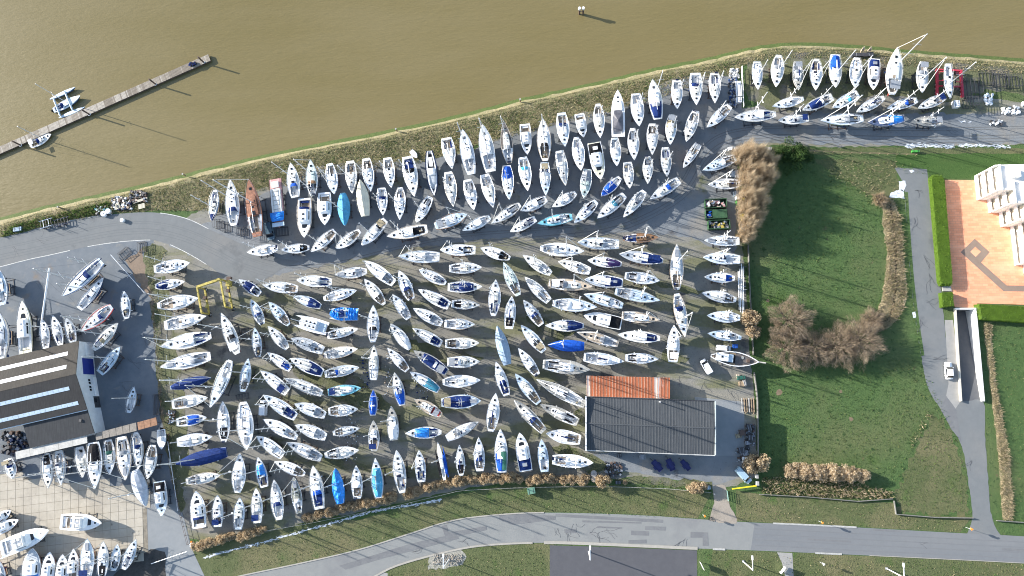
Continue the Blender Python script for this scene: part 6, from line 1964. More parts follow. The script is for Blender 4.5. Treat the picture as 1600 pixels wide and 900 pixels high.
# ---------------------------------------------------------------- jetty, moored boats, marker
def build_jetty():
    z = -1.0
    a, b = at(-40, 252.5, z), at(327, 90, z); d = (b - a); ln = d.length; d.normalize(); nrm = Vector((-d.y, d.x, 0)); wd = 2.3
    r = empty('jetty', (a.x, a.y, z), math.atan2(d.y, d.x), 'long narrow floating timber jetty reaching out into the brown river', 'jetty')
    rg = random.Random(5)
    for s in (1, -1): bx('side_beam', (ln / 2, s * (wd / 2 - .1), -.25), (ln, .2, .5), M['rust'], r)
    m = MB(); x = 0.0; mats = [S('jetty_board', (.27, .235, .19), .9, .2, 1.2), S('jetty_board_pale', (.36, .325, .275), .9, .2, 1.2), S('jetty_board_dark', (.20, .17, .135), .9, .2, 1.2)]
    k = 0; sec = 0
    while x < ln:
        w = .36
        if k % 10 == 0: sec = rg.choice([0, 0, 1, 2])
        m.box((x + w / 2, 0, .04 + rg.uniform(0, .02)), (w * .88, wd, .08), sec if rg.random() < .75 else rg.choice([0, 1, 2])); x += w; k += 1
    tag(m.build('boards', mats, r), kind='stuff')
    n = int(ln / 10)
    for i in range(n): bx('pontoon_float', (5 + i * 10, 0, -.6), (6, wd * .8, .8), M['steel'], r)
    o = empty('deck_bag', at(302, 100, z + .08), .4, 'dark canvas bundle lying near the far end of the jetty', 'bundle')
    for i in range(4): bx('bundle_piece', (rg.uniform(-.8, .8), rg.uniform(-.4, .4), .25), (1.2, .8, .5), M['navy' if i % 2 else 'black'], o, rg.random())
    for i, (x, y) in enumerate([(35, 228), (142, 180), (245, 133), (320, 99)]):
        p = at(x, y, WATER_Z); q_ = empty('mooring_pile', (p.x, p.y, WATER_Z), 0, f'dark steel mooring pile, {ORD[i]} from the shore end of the jetty', 'mooring pile', 'piles holding the jetty')
        rod('pile', (0, 0, -1.5), (0, 0, 4.0), .24, M['rust'], q_, 8)
        m = MB(); m.ring((0, 0, .75), .42, .09, 'z', 10, 4); m.build('guide_ring', M['alu'], q_)
build_jetty()
def small_yacht_afloat():
    z = WATER_Z + .9
    b, s = at(79, 209, z), at(46, 227, z); mid = (b + s) / 2; L = (b - s).length
    r = empty('sailing_yacht', (mid.x, mid.y, WATER_Z), math.atan2((b - s).y, (b - s).x), 'small pale yacht moored alongside the shore end of the jetty', 'sailing yacht')
    sail_yacht(r, L, 14 * pxm(62, 218, z), {'d': 'offwhite', 's': 'navy'}, random.Random(9), True)
small_yacht_afloat()
def trimaran():
    z = WATER_Z + .8
    b, s = at(126, 150, z), at(84, 173, z); mid = (b + s) / 2; L = (b - s).length
    rz = math.atan2((b - s).y, (b - s).x)
    r = empty('trimaran', (mid.x, mid.y, WATER_Z), rz, 'pale blue trimaran with folding arms moored on the outer side of the jetty', 'trimaran')
    h = Hull(L, 2.6, -.3, 1.2, .6, .45, 1.9, .06)
    hull_mesh(h, 'hull', M['lblue'], M['anti_blue'], r); deck_mesh(h, [M['lblue'], M['navydeck'], M['white']], r, (.06, .32)); roof_mesh(h, .34, .66, .7, .4, M['white'], r, glass=M['glass'])
    rail_mesh(h, M['white'], r)
    hood(h, .30, .42, .62, .7, M['navy'], r)
    inv = (Matrix.Translation(r.location) @ Matrix.Rotation(rz, 4, 'Z')).inverted()
    for p0, p1 in (((78, 155), (118, 136)), ((92, 184), (133, 167))):
        a, c = inv @ at(*p0, z), inv @ at(*p1, z); g = Hull((c - a).length, 1.15, -.2, 1.0, .3, .5, 1.9, .05)
        mm = (a + c) / 2; ang = math.atan2(c.y - a.y, c.x - a.x)
        for o in (hull_mesh(g, 'float_hull', M['lblue'], M['anti_blue'], r), deck_mesh(g, [M['lblue']] * 3, r, name='float_deck')):
            o.location = (mm.x, mm.y, 0); o.rotation_euler = (0, 0, ang)
    for p0, p1 in (((84, 155), (94, 181)), ((101, 143), (113, 171))):
        a, c = inv @ at(*p0, z + .3), inv @ at(*p1, z + .3); rod('cross_arm', a, c, .26, M['lblue'], r, 6)
    f = inv @ at(85, 160, z); foot = Vector((h.x(.52), 0, h.zd + .4)); rod('mast', foot, foot + Vector((0, 0, 12.5)), .11, M['alu'], r)
    rod('spreader', foot + Vector((0, -.9, 6)), foot + Vector((0, .9, 6)), .04, M['alu'], r)
    bx('outboard_motor', (h.x(-.05), .3, .5), (.5, .45, 1.0), M['black'], r)
trimaran()
def channel_marker():
    p = at(908, 22, WATER_Z); r = empty('channel_marker', (p.x, p.y, WATER_Z), 0, 'pair of white-topped piles standing alone in the river', 'marker')
    for dx in (-.55, .55):
        rod('pile', (dx, 0, -1.5), (dx, 0, 2.6), .25, M['rust'], r, 8); rod('white_cap', (dx, 0, 2.6), (dx, 0, 3.3), .42, M['white'], r, 8)
    bx('cross_brace', (0, 0, 1.4), (1.2, .15, .3), M['wood'], r)
channel_marker()
for k, (x, y) in enumerate([(289, 274), (620, 204), (813, 158), (95, 325)]):
    p = at(x, y, -.2); r = empty('bank_post', (p.x, p.y, -.6), 0, 'stubby grey mooring post on the river bank, ' + ['by the lane bend', 'above the motorboat rows', 'with pale debris above the tall-masted yachts', 'nearest the jetty'][k], 'post', 'posts on the river bank')
    rod('post', (0, 0, 0), (0, 0, 1.7), .22, M['wood'], r, 7); rod('post_cap', (0, 0, 1.7), (0, 0, 1.78), .26, M['concrete'], r, 7)

# ---------------------------------------------------------------- boat-handling gear
def wheel(parent, c, R, w, ax, nm='wheel'):
    d = Vector((w / 2, 0, 0)) if ax == 'x' else Vector((0, w / 2, 0))
    o = rod(nm, Vector(c) - d, Vector(c) + d, R, M['rubber'], parent, 12)
    o2 = rod('hub', Vector(c) - d * 1.08, Vector(c) + d * 1.08, R * .5, M['alu'], parent, 8)
    return o
def yellow_hoist():
    A0, A1, B0_, B1_ = at(323, 453, 0), at(330, 492, 0), at(358, 441, 0), at(366, 483, 0)
    r = empty('boat_hoist', (0, 0, 0), 0, 'yellow four-legged travelling boat hoist standing empty among the yachts', 'boat hoist')
    ht = 5.2
    def beam(nm, a, b, w, h, mt=None):
        c = (a + b) / 2; l = (b - a).length; o = bx(nm, c, (l, w, h), mt or M['yellow'], r); o.rotation_euler = (b - a).to_track_quat('X', 'Z').to_euler(); return o
    Z = lambda p, z: Vector((p.x, p.y, z))
    for a, b in ((A0, A1), (B0_, B1_)):
        beam('wheel_beam', Z(a, 1.1), Z(b, 1.1), .42, .5); beam('top_beam', Z(a, ht), Z(b, ht), .40, .5)
        for p in (a, b):
            bx('leg', (p.x, p.y, (ht + 1.3) / 2), (.40, .40, ht - 1.5), M['yellow'], r)
            wheel(r, (p.x, p.y, .62), .62, .45, 'x')
        q_ = a.lerp(b, .35); bx('winch_box', (q_.x, q_.y, 1.75), (.9, .8, .7), M['rust'], r)
        q_ = a.lerp(b, .7); bx('hydraulic_tank', (q_.x + .1, q_.y, 1.7), (.7, .9, .6), M['yellow'], r)
        for f in (.3, .75):
            q_ = a.lerp(b, f); rod('sling_cable', Z(q_, ht - .3), Z(q_, 2.2), .03, M['steel'], r, 4)
    beam('cross_beam', Z(A0, ht + .02), Z(B0_, ht + .02), .62, .66)
    q_ = B0_.lerp(B1_, .1); bx('operator_cab', (q_.x + .8, q_.y, 2.0), (1.1, 1.5, 1.7), M['yellow'], r)
    bx('engine_box', (B0_.x + .9, B0_.y + .7, 1.8), (1.2, 1.0, 1.1), M['rust'], r)
yellow_hoist()
def red_trailer():
    r = empty('boat_trailer', (0, 0, 0), 0, 'red hydraulic boat trailer with two arms round a slim white yacht', 'boat trailer')
    L0, L1, R0, R1_ = at(1464, 109, .9), at(1464, 150, .9), at(1501, 111, .9), at(1504, 152, .9)
    def beam(nm, a, b, w, h, mt=None):
        c = (a + b) / 2; o = bx(nm, c, ((b - a).length, w, h), mt or M['redframe'], r); o.rotation_euler = (b - a).to_track_quat('X', 'Z').to_euler()
    beam('side_arm', L0, L1, .55, .6); beam('side_arm', R0, R1_, .55, .6)
    beam('cross_beam', L0 + Vector((-.3, 0, .12)), R0 + Vector((.3, 0, .12)), .4, .45); beam('cross_beam', L0.lerp(L1, .62) + Vector((0, 0, .05)), R0.lerp(R1_, .60) + Vector((0, 0, .05)), .35, .35)
    for a, b in ((L0, L1), (R0, R1_)):
        for f in (.55, .70, .85): p = a.lerp(b, f); wheel(r, (p.x, p.y, .5), .5, .5, 'x')
        for f in (.12, .45):
            p = a.lerp(b, f); s = 1 if a is L0 else -1
            rod('lifting_pad_arm', (p.x, p.y, 1.1), (p.x + s * 2.1, p.y, 1.9), .12, M['redframe'], r)
            bx('pad', (p.x + s * 2.15, p.y, 1.95), (.2, .9, .35), M['rubber'], r)
    p = (L0 + R0) / 2; bx('hitch_block', (p.x, p.y + .8, .9), (1.0, 1.2, .5), M['redframe'], r)
red_trailer()
def crane_pole():
    p = at(64, 528, 0); t = at(77, 419, 9.5); r = empty('mast_crane', (p.x, p.y, 0), 0, 'tall white leaning mast-crane pole between cream motorboat and slim yacht', 'crane')
    rod('pole', (0, 0, .6), t - Vector((p.x, p.y, 0)), .24, M['white'], r, 8); bx('base', (0, 0, .35), (1.6, 1.6, .7), M['concrete'], r)
    rod('winch', (-.5, .35, 1.0), (.5, .35, 1.0), .3, M['steel'], r); rod('stay', (1.0, -.8, .7), (t - Vector((p.x, p.y, 0))) * .6, .05, M['steel'], r)
crane_pole()
def spar(a, b, label, n=3, r_=.11, zz=.85):
    p, q_ = at(*a, zz), at(*b, zz); c = (p + q_) / 2; r = empty('spare_mast', (c.x, c.y, 0), math.atan2((q_ - p).y, (q_ - p).x), label, 'spare mast', 'unstepped masts lying in the yard')
    L = (q_ - p).length
    rod('mast_tube', (-L / 2, 0, zz), (L / 2, 0, zz), r_, M['alu'], r, 7); rod('spreader', (L * .05, -.8, zz), (L * .05, .8, zz), .04, M['alu'], r, 4)
    for i in range(n):
        x = -L / 2 + L * (i + .5) / n; m = MB()
        for s in (1, -1): m.tube((x, s * .5, 0), (x, 0, zz - r_ + .02), .05, .05, 4)
        m.build('trestle', M['rust'], r)
spar((173, 398), (226, 458), 'spare mast lying slantwise near the rusty ground by the lane')
spar((262, 690), (278, 798), 'long spare mast lying along the weedy fence below the walkway', 4)
spar((236, 881), (292, 862), 'spare mast lying across the drive beside the patio foot', 3)
spar((2, 873), (62, 846), 'spare mast lying below the biggest patio cruiser', 3)
def mast_rack():
    r = empty('mast_rack', (0, 0, 0), 0, 'long steel rack of two rails holding spare masts beside the field wall', 'rack')
    for k in range(6):
        y = 418 + k * 15; p, q_ = at(1152, y, 0), at(1164, y + .5, 0)
        for s in (p, q_): rod('upright', s, s + Vector((0, 0, 1.7)), .07, M['steel'], r, 5)
        for z in (.7, 1.2, 1.62): rod('arm', p + Vector((0, 0, z)), q_ + Vector((0, 0, z)), .055, M['steel'], r, 5)
    rg = random.Random(3)
    for k, (x0, y0, x1, y1) in enumerate([(1153.5, 424, 1155, 484), (1156, 420, 1157, 488), (1158.5, 412, 1160, 492), (1161, 416, 1162.5, 498)]):
        for lv in range(2):
            z = 1.62 + .055 + .11 if lv else 1.2 + .055 + .11
            p, q_ = at(x0, y0 + lv * 3, z), at(x1, y1 - lv * 4, z)
            t = empty('spare_mast', p, 0, f'spare mast on the {"top" if lv else "lower"} tier of the rack, {ORD[k]} out from the yachts', 'spare mast', 'masts stored on the rack')
            rod('mast_tube', (0, 0, 0), q_ - p, .11, M['alu' if (k + lv) % 2 else 'white'], t, 7); rod('spreader', (q_ - p) * .45 + Vector((-.06, 0, .0)), (q_ - p) * .45 + Vector((.9, 0, .12)), .035, M['alu'], t, 4)
mast_rack()
def frame_stand(px, py, w, d, h, rz, label, mt='steel', bars=2):
    p = at(px, py, h / 2); r = empty('cradle_frame', (p.x, p.y, .05), rz, label, 'boat stand', 'empty steel cradles standing about the yard')
    m = MB()
    for x in (-w / 2, w / 2):
        for y in (-d / 2, d / 2): m.tube((x, y, 0), (x, y, h), .045, .045, 4)
    m.build('uprights', M[mt], r)
    m = MB()
    for z in (.1, h):
        for s in (1, -1): m.box((0, s * d / 2, z), (w + .10, .08, .08)); m.box((s * w / 2, 0, z + .01), (.08, d, .08))
        for k in range(bars): m.box((-w / 2 + w * (k + 1) / (bars + 1), 0, z + .02), (.06, d, .06))
    m.build('bars', M[mt], r)
    m = MB(); m.tube((-w / 2, -d / 2, .1), (w / 2, -d / 2, h), .045, .045, 4); m.tube((-w / 2, d / 2, .1), (w / 2, d / 2, h), .045, .045, 4); m.build('braces', M[mt], r)
for a in [(195, 396, 3.2, 2.2, .8, .7, 'empty black cradle frame lying near the spare mast by the lane'), (222, 386, 2.2, 2.8, 1.0, .15, 'rusty cradle frame on the weedy corner inside the lane bend'), (341, 350, 2.0, 2.2, 2.2, .05, 'tall black cradle frame at the lane end of the riverbank boats'), (353, 355, 2.0, 2.4, 2.2, .05, 'tall black cradle frame between the first two riverbank boats'), (379, 362, 2.2, 2.0, 2.2, .1, 'tall black cradle frame beside the rusty brown yacht'), (1516, 160, 3.0, 2.4, 2.4, 0, 'tall dark cradle frame just past the red boat trailer, nearer the lane'), (1520, 138, 4.2, 5.0, 2.0, 0, 'big dark cradle frame stack just past the red boat trailer'), (1543, 122, 3.6, 3.6, 1.6, 0, 'open lattice cradle frame, first beyond the dark frame stack'), (1563, 124, 3.6, 3.6, 1.6, 0, 'open lattice cradle frame, second beyond the dark frame stack'), (1583, 127, 3.4, 3.4, 1.6, 0, 'open lattice cradle frame, third beyond the dark frame stack'), (441, 362, 3.4, 2.4, .7, .1, 'low dark trailer frame below the barge'), (385, 522, 3.0, 3.2, .9, .05, 'dark low frame of scrap on the ground between two central yachts'), (245, 632, 1.6, 5.5, .7, .12, 'long black cradle frame beside the weedy fence'), (379, 620, 3.4, 1.6, .6, .2, 'dark frame lying at the stern of the biggest white yacht'), (1240, 750, .1, .1, .1, 0, 'x')][:14]:
    frame_stand(*a, bars=3)
# ---------------------------------------------------------------- vehicles
def vehicle(front, rear, wpx, mt, label, van=False, name='car', cat='car', hgt=1.45):
    z = hgt * .8
    f, b = at(*front, z), at(*rear, z); L = (f - b).length; B = wpx * pxm(front[0], front[1], z); mid = (f + b) / 2
    r = empty(name, (mid.x, mid.y, GZ), math.atan2((f - b).y, (f - b).x), label, cat)
    k = .95 if van else .62
    xs = [-.5, -.46, -.30, 0, .30, .46, .5]; ws = [.84, .95, 1, 1, .98, .88, .72]; hs = [.50, .56, .60, .60, .58, .52, .42]
    m = MB(); idx = []
    for x, w, h in zip(xs, ws, hs):
        i0 = len(m.v); y = B / 2 * w
        m.v += [(x * L, y * .94, .28), (x * L, y, .5), (x * L, y * .96, h * hgt), (x * L, 0, h * hgt + .05), (x * L, -y * .96, h * hgt), (x * L, -y, .5), (x * L, -y * .94, .28)]; idx.append([i0 + q for q in range(7)])
    for a, c in zip(idx[:-1], idx[1:]):
        for q in range(6): m.face((a[q], a[q + 1], c[q + 1], c[q]))
    m.face(idx[0]); m.face(idx[-1][::-1]); m.build('body', mt, r, True)
    c0, c1, t0, t1 = (-.47, .34, -.46, .20) if van else (-.42, .22, -.30, .08)
    zb, zt = .58 * hgt, hgt; wb, wt = B / 2 * .93, B / 2 * .78
    C = [(c0 * L, wb, zb), (c1 * L, wb, zb), (c1 * L, -wb, zb), (c0 * L, -wb, zb)]; T = [(t0 * L, wt, zt), (t1 * L, wt, zt), (t1 * L, -wt, zt), (t0 * L, -wt, zt)]
    def lerp(p, q_, u): return tuple(p[i] + (q_[i] - p[i]) * u for i in range(3))
    m = MB(); m.quad(T[0], T[3], T[2], T[1]); 
    for i, j in ((0, 1), (2, 3)): m.quad(C[j], C[i], T[i], T[j])
    if van: m.quad(C[0], C[3], T[3], T[0])
    m.build('cabin', mt, r)
    m = MB(); m.quad(C[1], C[2], T[2], T[1]); m.build('windscreen', M['glass'], r)
    if not van: m = MB(); m.quad(C[3], C[0], T[0], T[3]); m.build('rear_window', M['glass'], r)
    for s in (1, -1):
        y0, y1 = wb * s, wt * s
        m = MB(); P = [((c0 + .08) * L, y0 * .985 + .012 * s, zb + .08), ((c1 - .08) * L, y0 * .985 + .012 * s, zb + .08), ((t1 - .02) * L, y1 + .03 * s, zt - .08), ((t0 + .04) * L, y1 + .03 * s, zt - .08)]
        if van: P = [((c1 - .25) * L, y0 * .985 + .012 * s, zb + .08)] + P[1:3] + [((t1 - .14) * L, y1 + .03 * s, zt - .08)]
        m.poly(P if s < 0 else P[::-1]); m.build('side_window', M['glass'], r)
        for x in (-.30, .31): wheel(r, (x * L, s * (B / 2 - .12), .31), .31, .2, 'y')
        bx('headlight', (.475 * L, s * B * .30, .46 * hgt), (.14, .32, .14), M['white'], r); bx('wing_mirror', ((c1 - .05) * L, s * (B / 2 + .08), zb + .1), (.14, .2, .14), mt, r)
    return r
vehicle((1483, 565.5), (1485, 592.5), 11.5, M['carwhite'], 'white saloon car parked on the access road beside the ramp wall')
vehicle((1098, 562), (1111, 583.5), 10.5, M['carwhite'], 'white van parked askew between warehouse and rack yachts', True, 'van', 'van', 1.9)
vehicle((1173, 754), (1152, 732), 11.5, M['carblue'], 'pale blue van parked by the yellow barrier', True, 'van', 'van', 1.7)
vehicle((422.5, 374), (418, 347), 12, M['cardark'], 'blue-grey van squeezed between old brown yacht and barge', True, 'van', 'van', 1.9)
vehicle((1142.5, 545), (1120, 543), 10, M['carwhite'], 'white pickup van tucked beside the old trawler', True, 'van', 'van', 1.9)
vehicle((410.5, 625), (409.5, 649.5), 11.5, M['carwhite'], 'white van standing beside the biggest white sailing yacht', True, 'van', 'van', 2.0)
def trailer(front, rear, wpx, label):
    f, b = at(*front, .6), at(*rear, .6); L = (f - b).length; B = wpx * pxm(front[0], front[1], 0); mid = (f + b) / 2
    r = empty('trailer', (mid.x, mid.y, GZ), math.atan2((f - b).y, (f - b).x), label, 'trailer', 'navy trailers below the warehouse')
    mt = M['trailerblue']
    bx('bed', (-.08 * L, 0, .62), (.72 * L, B * .72, .10), mt, r)
    for s in (1, -1): bx('side_board', (-.08 * L, s * B * .36, .80), (.72 * L, .06, .3), mt, r); bx('mudguard', (-.12 * L, s * B * .47, .66), (.26 * L, B * .16, .08), mt, r); wheel(r, (-.12 * L, s * B * .47, .32), .32, .2, 'y')
    for x in (-.44, .28): bx('end_board', (x * L, 0, .80), (.06, B * .7, .3), mt, r)
    rod('drawbar', (.28 * L, 0, .55), (.5 * L, 0, .5), .06, M['steel'], r, 5); rod('jockey_wheel', (.46 * L, .12, .15), (.46 * L, .2, .15), .14, M['rubber'], r, 8)
trailer((1016, 716), (1034, 736), 12, 'navy flat trailer, first of three from the hedge end'); trailer((1041, 712), (1052, 736), 12, 'navy flat trailer, middle one of three below the warehouse'); trailer((1061, 715), (1078, 735), 10, 'narrow navy trailer with pale coupling, last of three toward the gate')

# ---------------------------------------------------------------- skips and clutter by the willows
def rubbish(name, c, w, d, h, n, cols, parent=None, seed=1, loc=None, rz=0, label=None):
    rg = random.Random(seed); m = MB()
    for i in range(n): m.box((rg.uniform(-w / 2, w / 2), rg.uniform(-d / 2, d / 2), rg.uniform(.1, h)), (rg.uniform(.2, .9), rg.uniform(.15, .7), rg.uniform(.08, .4)), rg.randrange(len(cols)), rg.uniform(0, 3))
    o = m.build(name, [M[c_] for c_ in cols]); o.location = c; o.rotation_euler = (0, 0, rz); return tag(o, kind='stuff')
def skip(px, py, label, fill, lid=None, seed=1):
    p = at(px, py, 1.2); r = empty('skip', (p.x, p.y, GZ), .02, label, 'skip', 'green skips under the willows')
    L, B, h = 5.7, 2.35, 1.75; t = .09; mt = M['skip_green']
    for s in (1, -1): bx('side_wall', (0, s * (B / 2), h / 2 + .15), (L, t, h), mt, r); bx('end_wall', (s * (L / 2), 0, h / 2 + .15), (t, B - t, h), mt, r)
    bx('floor_plate', (0, 0, .2), (L, B, .1), mt, r)
    m = MB()
    for k in range(7):
        for s in (1, -1): m.box((-L / 2 + L * (k + .5) / 7, s * (B / 2 + .08), h / 2 + .15), (.1, .1, h))
    m.build('ribs', mt, r)
    for s in (1, -1): bx('rim', (0, s * B / 2, h + .17), (L + .1, .16, .10), mt, r)
    if lid: bx('lid', (.14 * L, 0, h + .24), (.68 * L, B * .98, .07), M[lid], r)
    rubbish('rubbish', (p.x - (L * .34 if lid else 0), p.y, GZ + .5), (L * .22 if lid else L * .85), B * .75, 1.3, 14 if lid else 46, fill, seed=seed)
skip(1118, 318.5, 'green skip full of pale rubble, topmost of the three skips', ['concrete', 'wood', 'pink', 'tan', 'white'], None, 1)
skip(1119, 335.5, 'green skip mostly covered by a green lid, middle of the three skips', ['white', 'blue', 'greyc'], 'skip_green', 2)
skip(1123, 351.5, 'dark skip holding yellow scrap, lowest of the three skips', ['steel', 'yellow', 'white', 'greyc'], None, 3)
def crate(px, py, w, d, h, mt, label, cat='crate', name='crate', rz=0.0, lid=None):
    p = at(px, py, h); r = empty(name, (p.x, p.y, GZ), rz, label, cat)
    bx('body', (0, 0, h / 2), (w, d, h), M[mt], r); bx('lid', (0, 0, h + .03), (w * 1.04, d * 1.04, .06), M[lid or mt], r)
    for s in (1, -1): bx('batten', (s * w * .3, 0, h + .075), (.08, d * .98, .05), M['steel' if mt != 'steel' else 'greyc'], r)
    return r
crate(1156, 316, 1.7, 1.4, 1.2, 'brightgreen', 'bright green bin beside the topmost skip', 'bin', 'wheeled_bin', lid='skip_green')
crate(1153, 308, 1.0, 1.2, 1.1, 'white', 'white box on top of the bright green bin area', 'box'); crate(1161, 311, .9, .9, .8, 'yellow2', 'yellow box next to the bright green bin', 'box')
crate(1157, 301, 2.2, 1.3, 1.4, 'grey', 'pale grey crate stack above the bright green bin'); crate(1149, 302, .8, 1.2, 1.2, 'lblue', 'slim pale blue crate beside the grey crate stack')
crate(1152, 272, 1.2, 2.2, 1.5, 'grey', 'grey crate at the stern of the second rack yacht'); crate(1145, 272, .9, 1.4, 1.0, 'lblue', 'pale blue box beside the grey crate near the willows', 'box'); crate(1156, 282, 1.0, 1.0, .9, 'white', 'white box below the grey crate near the willows', 'box')
crate(1164, 359, 1.6, 3.1, 1.0, 'bluegrey', 'long blue-grey container standing against the willow trunks', 'container'); crate(1161, 339, 1.1, 1.6, .9, 'yellow2', 'bright yellow tank under the willows', 'tank', 'yellow_tank', .3)
crate(1142, 232, 1.0, .9, .7, 'white', 'white box nearest the lane at the willow corner', 'box'); crate(1150, 233, 1.0, .9, .7, 'white', 'second white box at the willow corner', 'box'); crate(1200, 232, 1.8, .8, .8, 'concrete', 'pale block on the verge before the evergreen bushes', 'block')
crate(1149, 541, 1.2, 1.0, 1.0, 'bluebox', 'bright blue drum box beside the pickup van', 'box')
p = at(1156, 332, .2); o = empty('tyre', (p.x, p.y, GZ), 0, 'pale ring-shaped tyre lying beside the middle skip', 'tyre'); m = MB(); m.ring((0, 0, .2), .62, .12, 'z', 16, 6); m.build('tread', M['whitec'], o)
for k, (x, y, w, d, h, mt, lb) in enumerate([(1160, 600, 1.6, 1.2, .8, 'wood', 'timber pallet stack beside the field wall'), (1158, 590, 2.0, .9, .7, 'dgreen', 'dark green box above the timber pallet stack'), (1164, 598, .7, 1.4, 1.0, 'concrete', 'grey box between pallet stack and field wall'), (1154, 588, .8, 1.0, .6, 'tan', 'small tan box at the apron corner'), (1160, 676, 1.4, 1.4, .9, 'rust', 'rusty box on the apron edge behind the warehouse'), (1171, 668, 1.0, 1.6, 1.1, 'steel', 'black box by the field wall in the warehouse shadow'), (1173, 684, 1.2, 1.3, 1.2, 'steel', 'black bin lowest by the field wall in warehouse shadow'), (1168, 692, .9, .9, .9, 'greyc', 'grey bin beside the black bin'), (1154, 681, 1.4, 1.0, .3, 'tanc', 'low tan pallet on the apron'), (1167, 719, 1.9, 1.5, 1.5, 'carwhite', 'white container above the pale blue van'), (1159, 704, 1.6, 1.3, 1.2, 'steel', 'black crate pile by the white container'), (1165, 708, 1.2, 1.2, 1.0, 'greyc', 'grey crate next to the white container'), (1004, 714, 1.4, 1.2, 1.0, 'greyc', 'grey ventilator box against the warehouse wall'), (968, 712, 1.0, .9, 1.0, 'steel', 'dark box under the warehouse gutter'), (980, 705, 1.2, .8, 1.3, 'tanc', 'tan crate at the warehouse wall'), (966, 754, 1.4, .8, .9, 'steel', 'dark bin beside a white box on the roadside hedge line'), (1107, 762, .9, .8, .9, 'lblue', 'pale blue box at the dirt track gateway'), (830, 767, 1.9, 1.5, 1.6, 'dgreen2', 'square green kiosk on the verge path'), (1495, 162, 1.5, 1.8, 1.2, 'white', 'white box trailer beside the red boat trailer'), (407, 621, 1.0, .8, .6, 'steel', 'dark box behind the white van in the centre')]):
    if mt == 'dgreen2': M['dgreen2'] = S('kiosk_green', (.12, .24, .17), .6, .15)
    crate(x, y, w, d, h, mt, lb, lb.split()[-1] if False else 'box', rz=.1 * (k % 3))
p = at(1116, 772, 1); o = empty('gatepost', (p.x, p.y, 0), 0, 'pale post on the yard side of the dirt track gateway', 'post'); bx('shaft', (0, 0, .6), (.3, .3, 1.2), M['concrete'], o); bx('cap', (0, 0, 1.24), (.4, .4, .08), M['concrete'], o)
o = empty('gate', at(1136, 774, 0), math.radians(-85), 'short green metal gate beside the dirt track', 'gate')
for k in range(5): bx('bar', (0, 0, .25 + .22 * k), (2.4, .05, .07), S('gate_green', (.22, .36, .30), .6, .1), o)
for s in (1, -1): bx('end_post', (s * 1.2, 0, .6), (.1, .1, 1.2), S('gate_green', (.22, .36, .30), .6, .1), o)
b0, b1 = at(1144, 764, 1.0), at(1182, 759, 1.0); o = empty('barrier', b1, math.atan2((b0 - b1).y, (b0 - b1).x), 'bright yellow swing barrier across the grass by the pale blue van', 'barrier')
bx('boom', ((b0 - b1).length / 2, 0, 0), ((b0 - b1).length, .28, .28), M['yellow2'], o); bx('pivot_post', (0, 0, -.45), (.35, .35, 1.1), M['steel'], o)
for k, (x, y) in enumerate([(1182, 744), (1183, 755)]):
    p = at(x, y, .8); o = empty('gate_pillar', (p.x, p.y, 0), 0, f'white gate pillar {"nearer the straw-coloured tree" if k == 0 else "at the yellow barrier pivot"}', 'pillar', 'white pillars by the barrier'); bx('shaft', (0, 0, .7), (.55, .9, 1.4), M['white'], o); bx('cap', (0, 0, 1.44), (.65, 1.0, .08), M['concrete'], o)
# round tanks
for k, (x, y, R, mt, lb) in enumerate([(928, 740, .85, 'concrete', 'round grey tank lid between two tan shrubs, nearer the yachts'), (928, 749, .75, 'tan', 'round tan tank lid between two tan shrubs, nearer the road'), (162, 334, .85, 'white', 'white round tank on the lane edge, nearer the lane'), (169, 330, .8, 'white', 'white round tank on the lane edge, nearer the river'), (191, 344, .6, 'white', 'small white tub standing out on the lane')]):
    p = at(x, y, .6); r = empty('tank', (p.x, p.y, .05), 0, lb, 'tank'); rod('drum', (0, 0, 0), (0, 0, .75), R, M[mt], r, 16); rod('lid', (0, 0, .75), (0, 0, .84), R * .92, M[mt], r, 16); rod('filler_cap', (0, 0, .84), (0, 0, .92), R * .2, M['greyc'], r, 8)
# white barrier with rubble heap
m = MB(); r = empty('fence', at(1159, 138, 0), 0, 'thin white barrier fence dividing the riverbank boats', 'fence')
inv = Matrix.Translation(-r.location)
for k in range(9):
    p = at(1158 + k * .35, 106 + k * 7.8, 0); o = rod('post', p, p + Vector((0, 0, 1.3)), .06, M['white'], r, 5); o.location = inv @ o.location
    if k < 8:
        q_ = at(1158 + (k + 1) * .35, 106 + (k + 1) * 7.8, 0)
        for z in (.4, .8, 1.2): o = rod('rail', p + Vector((0, 0, z)), q_ + Vector((0, 0, z)), .045, M['white'], r, 4); o.location = inv @ o.location
for k, (x, y, d) in enumerate([(1154.5, 141, 3.4), (1154.5, 156, 1.4), (1153.5, 130, 1.2)]):
    crate(x, y, 1.5, d, .9, 'white', ['long white container leaning on the white barrier', 'small white box lowest along the white barrier', 'small white box topmost along the white barrier'][k], 'box')
def stones(name, poly, n, s, cols, seed, z=.03):
    rg = random.Random(seed); m = MB()
    xs = [p[0] for p in poly]; ys = [p[1] for p in poly]
    for i in range(n):
        p = at(rg.uniform(min(xs), max(xs)), rg.uniform(min(ys), max(ys)), 0); k = rg.uniform(.5, 1.4) * s
        m.box((p.x, p.y, z + k * .3 + rg.uniform(0, .25)), (k, k * rg.uniform(.6, 1.2), k * .6), rg.randrange(len(cols)), rg.uniform(0, 3), rg.uniform(.5, .9))
    return tag(m.build(name, [M[c] for c in cols]), kind='stuff')
stones('rubble', [(1138, 122), (1152, 168)], 170, .45, ['greyc', 'concrete', 'steel', 'anti_blue'], 1); stones('rubble', [(1140, 108), (1154, 122)], 110, .4, ['concrete', 'greyc', 'offwhite'], 2)
stones('broken_stone', [(676, 866), (722, 882)], 420, .18, ['concrete', 'greytan', 'greytan', 'tan'], 3)
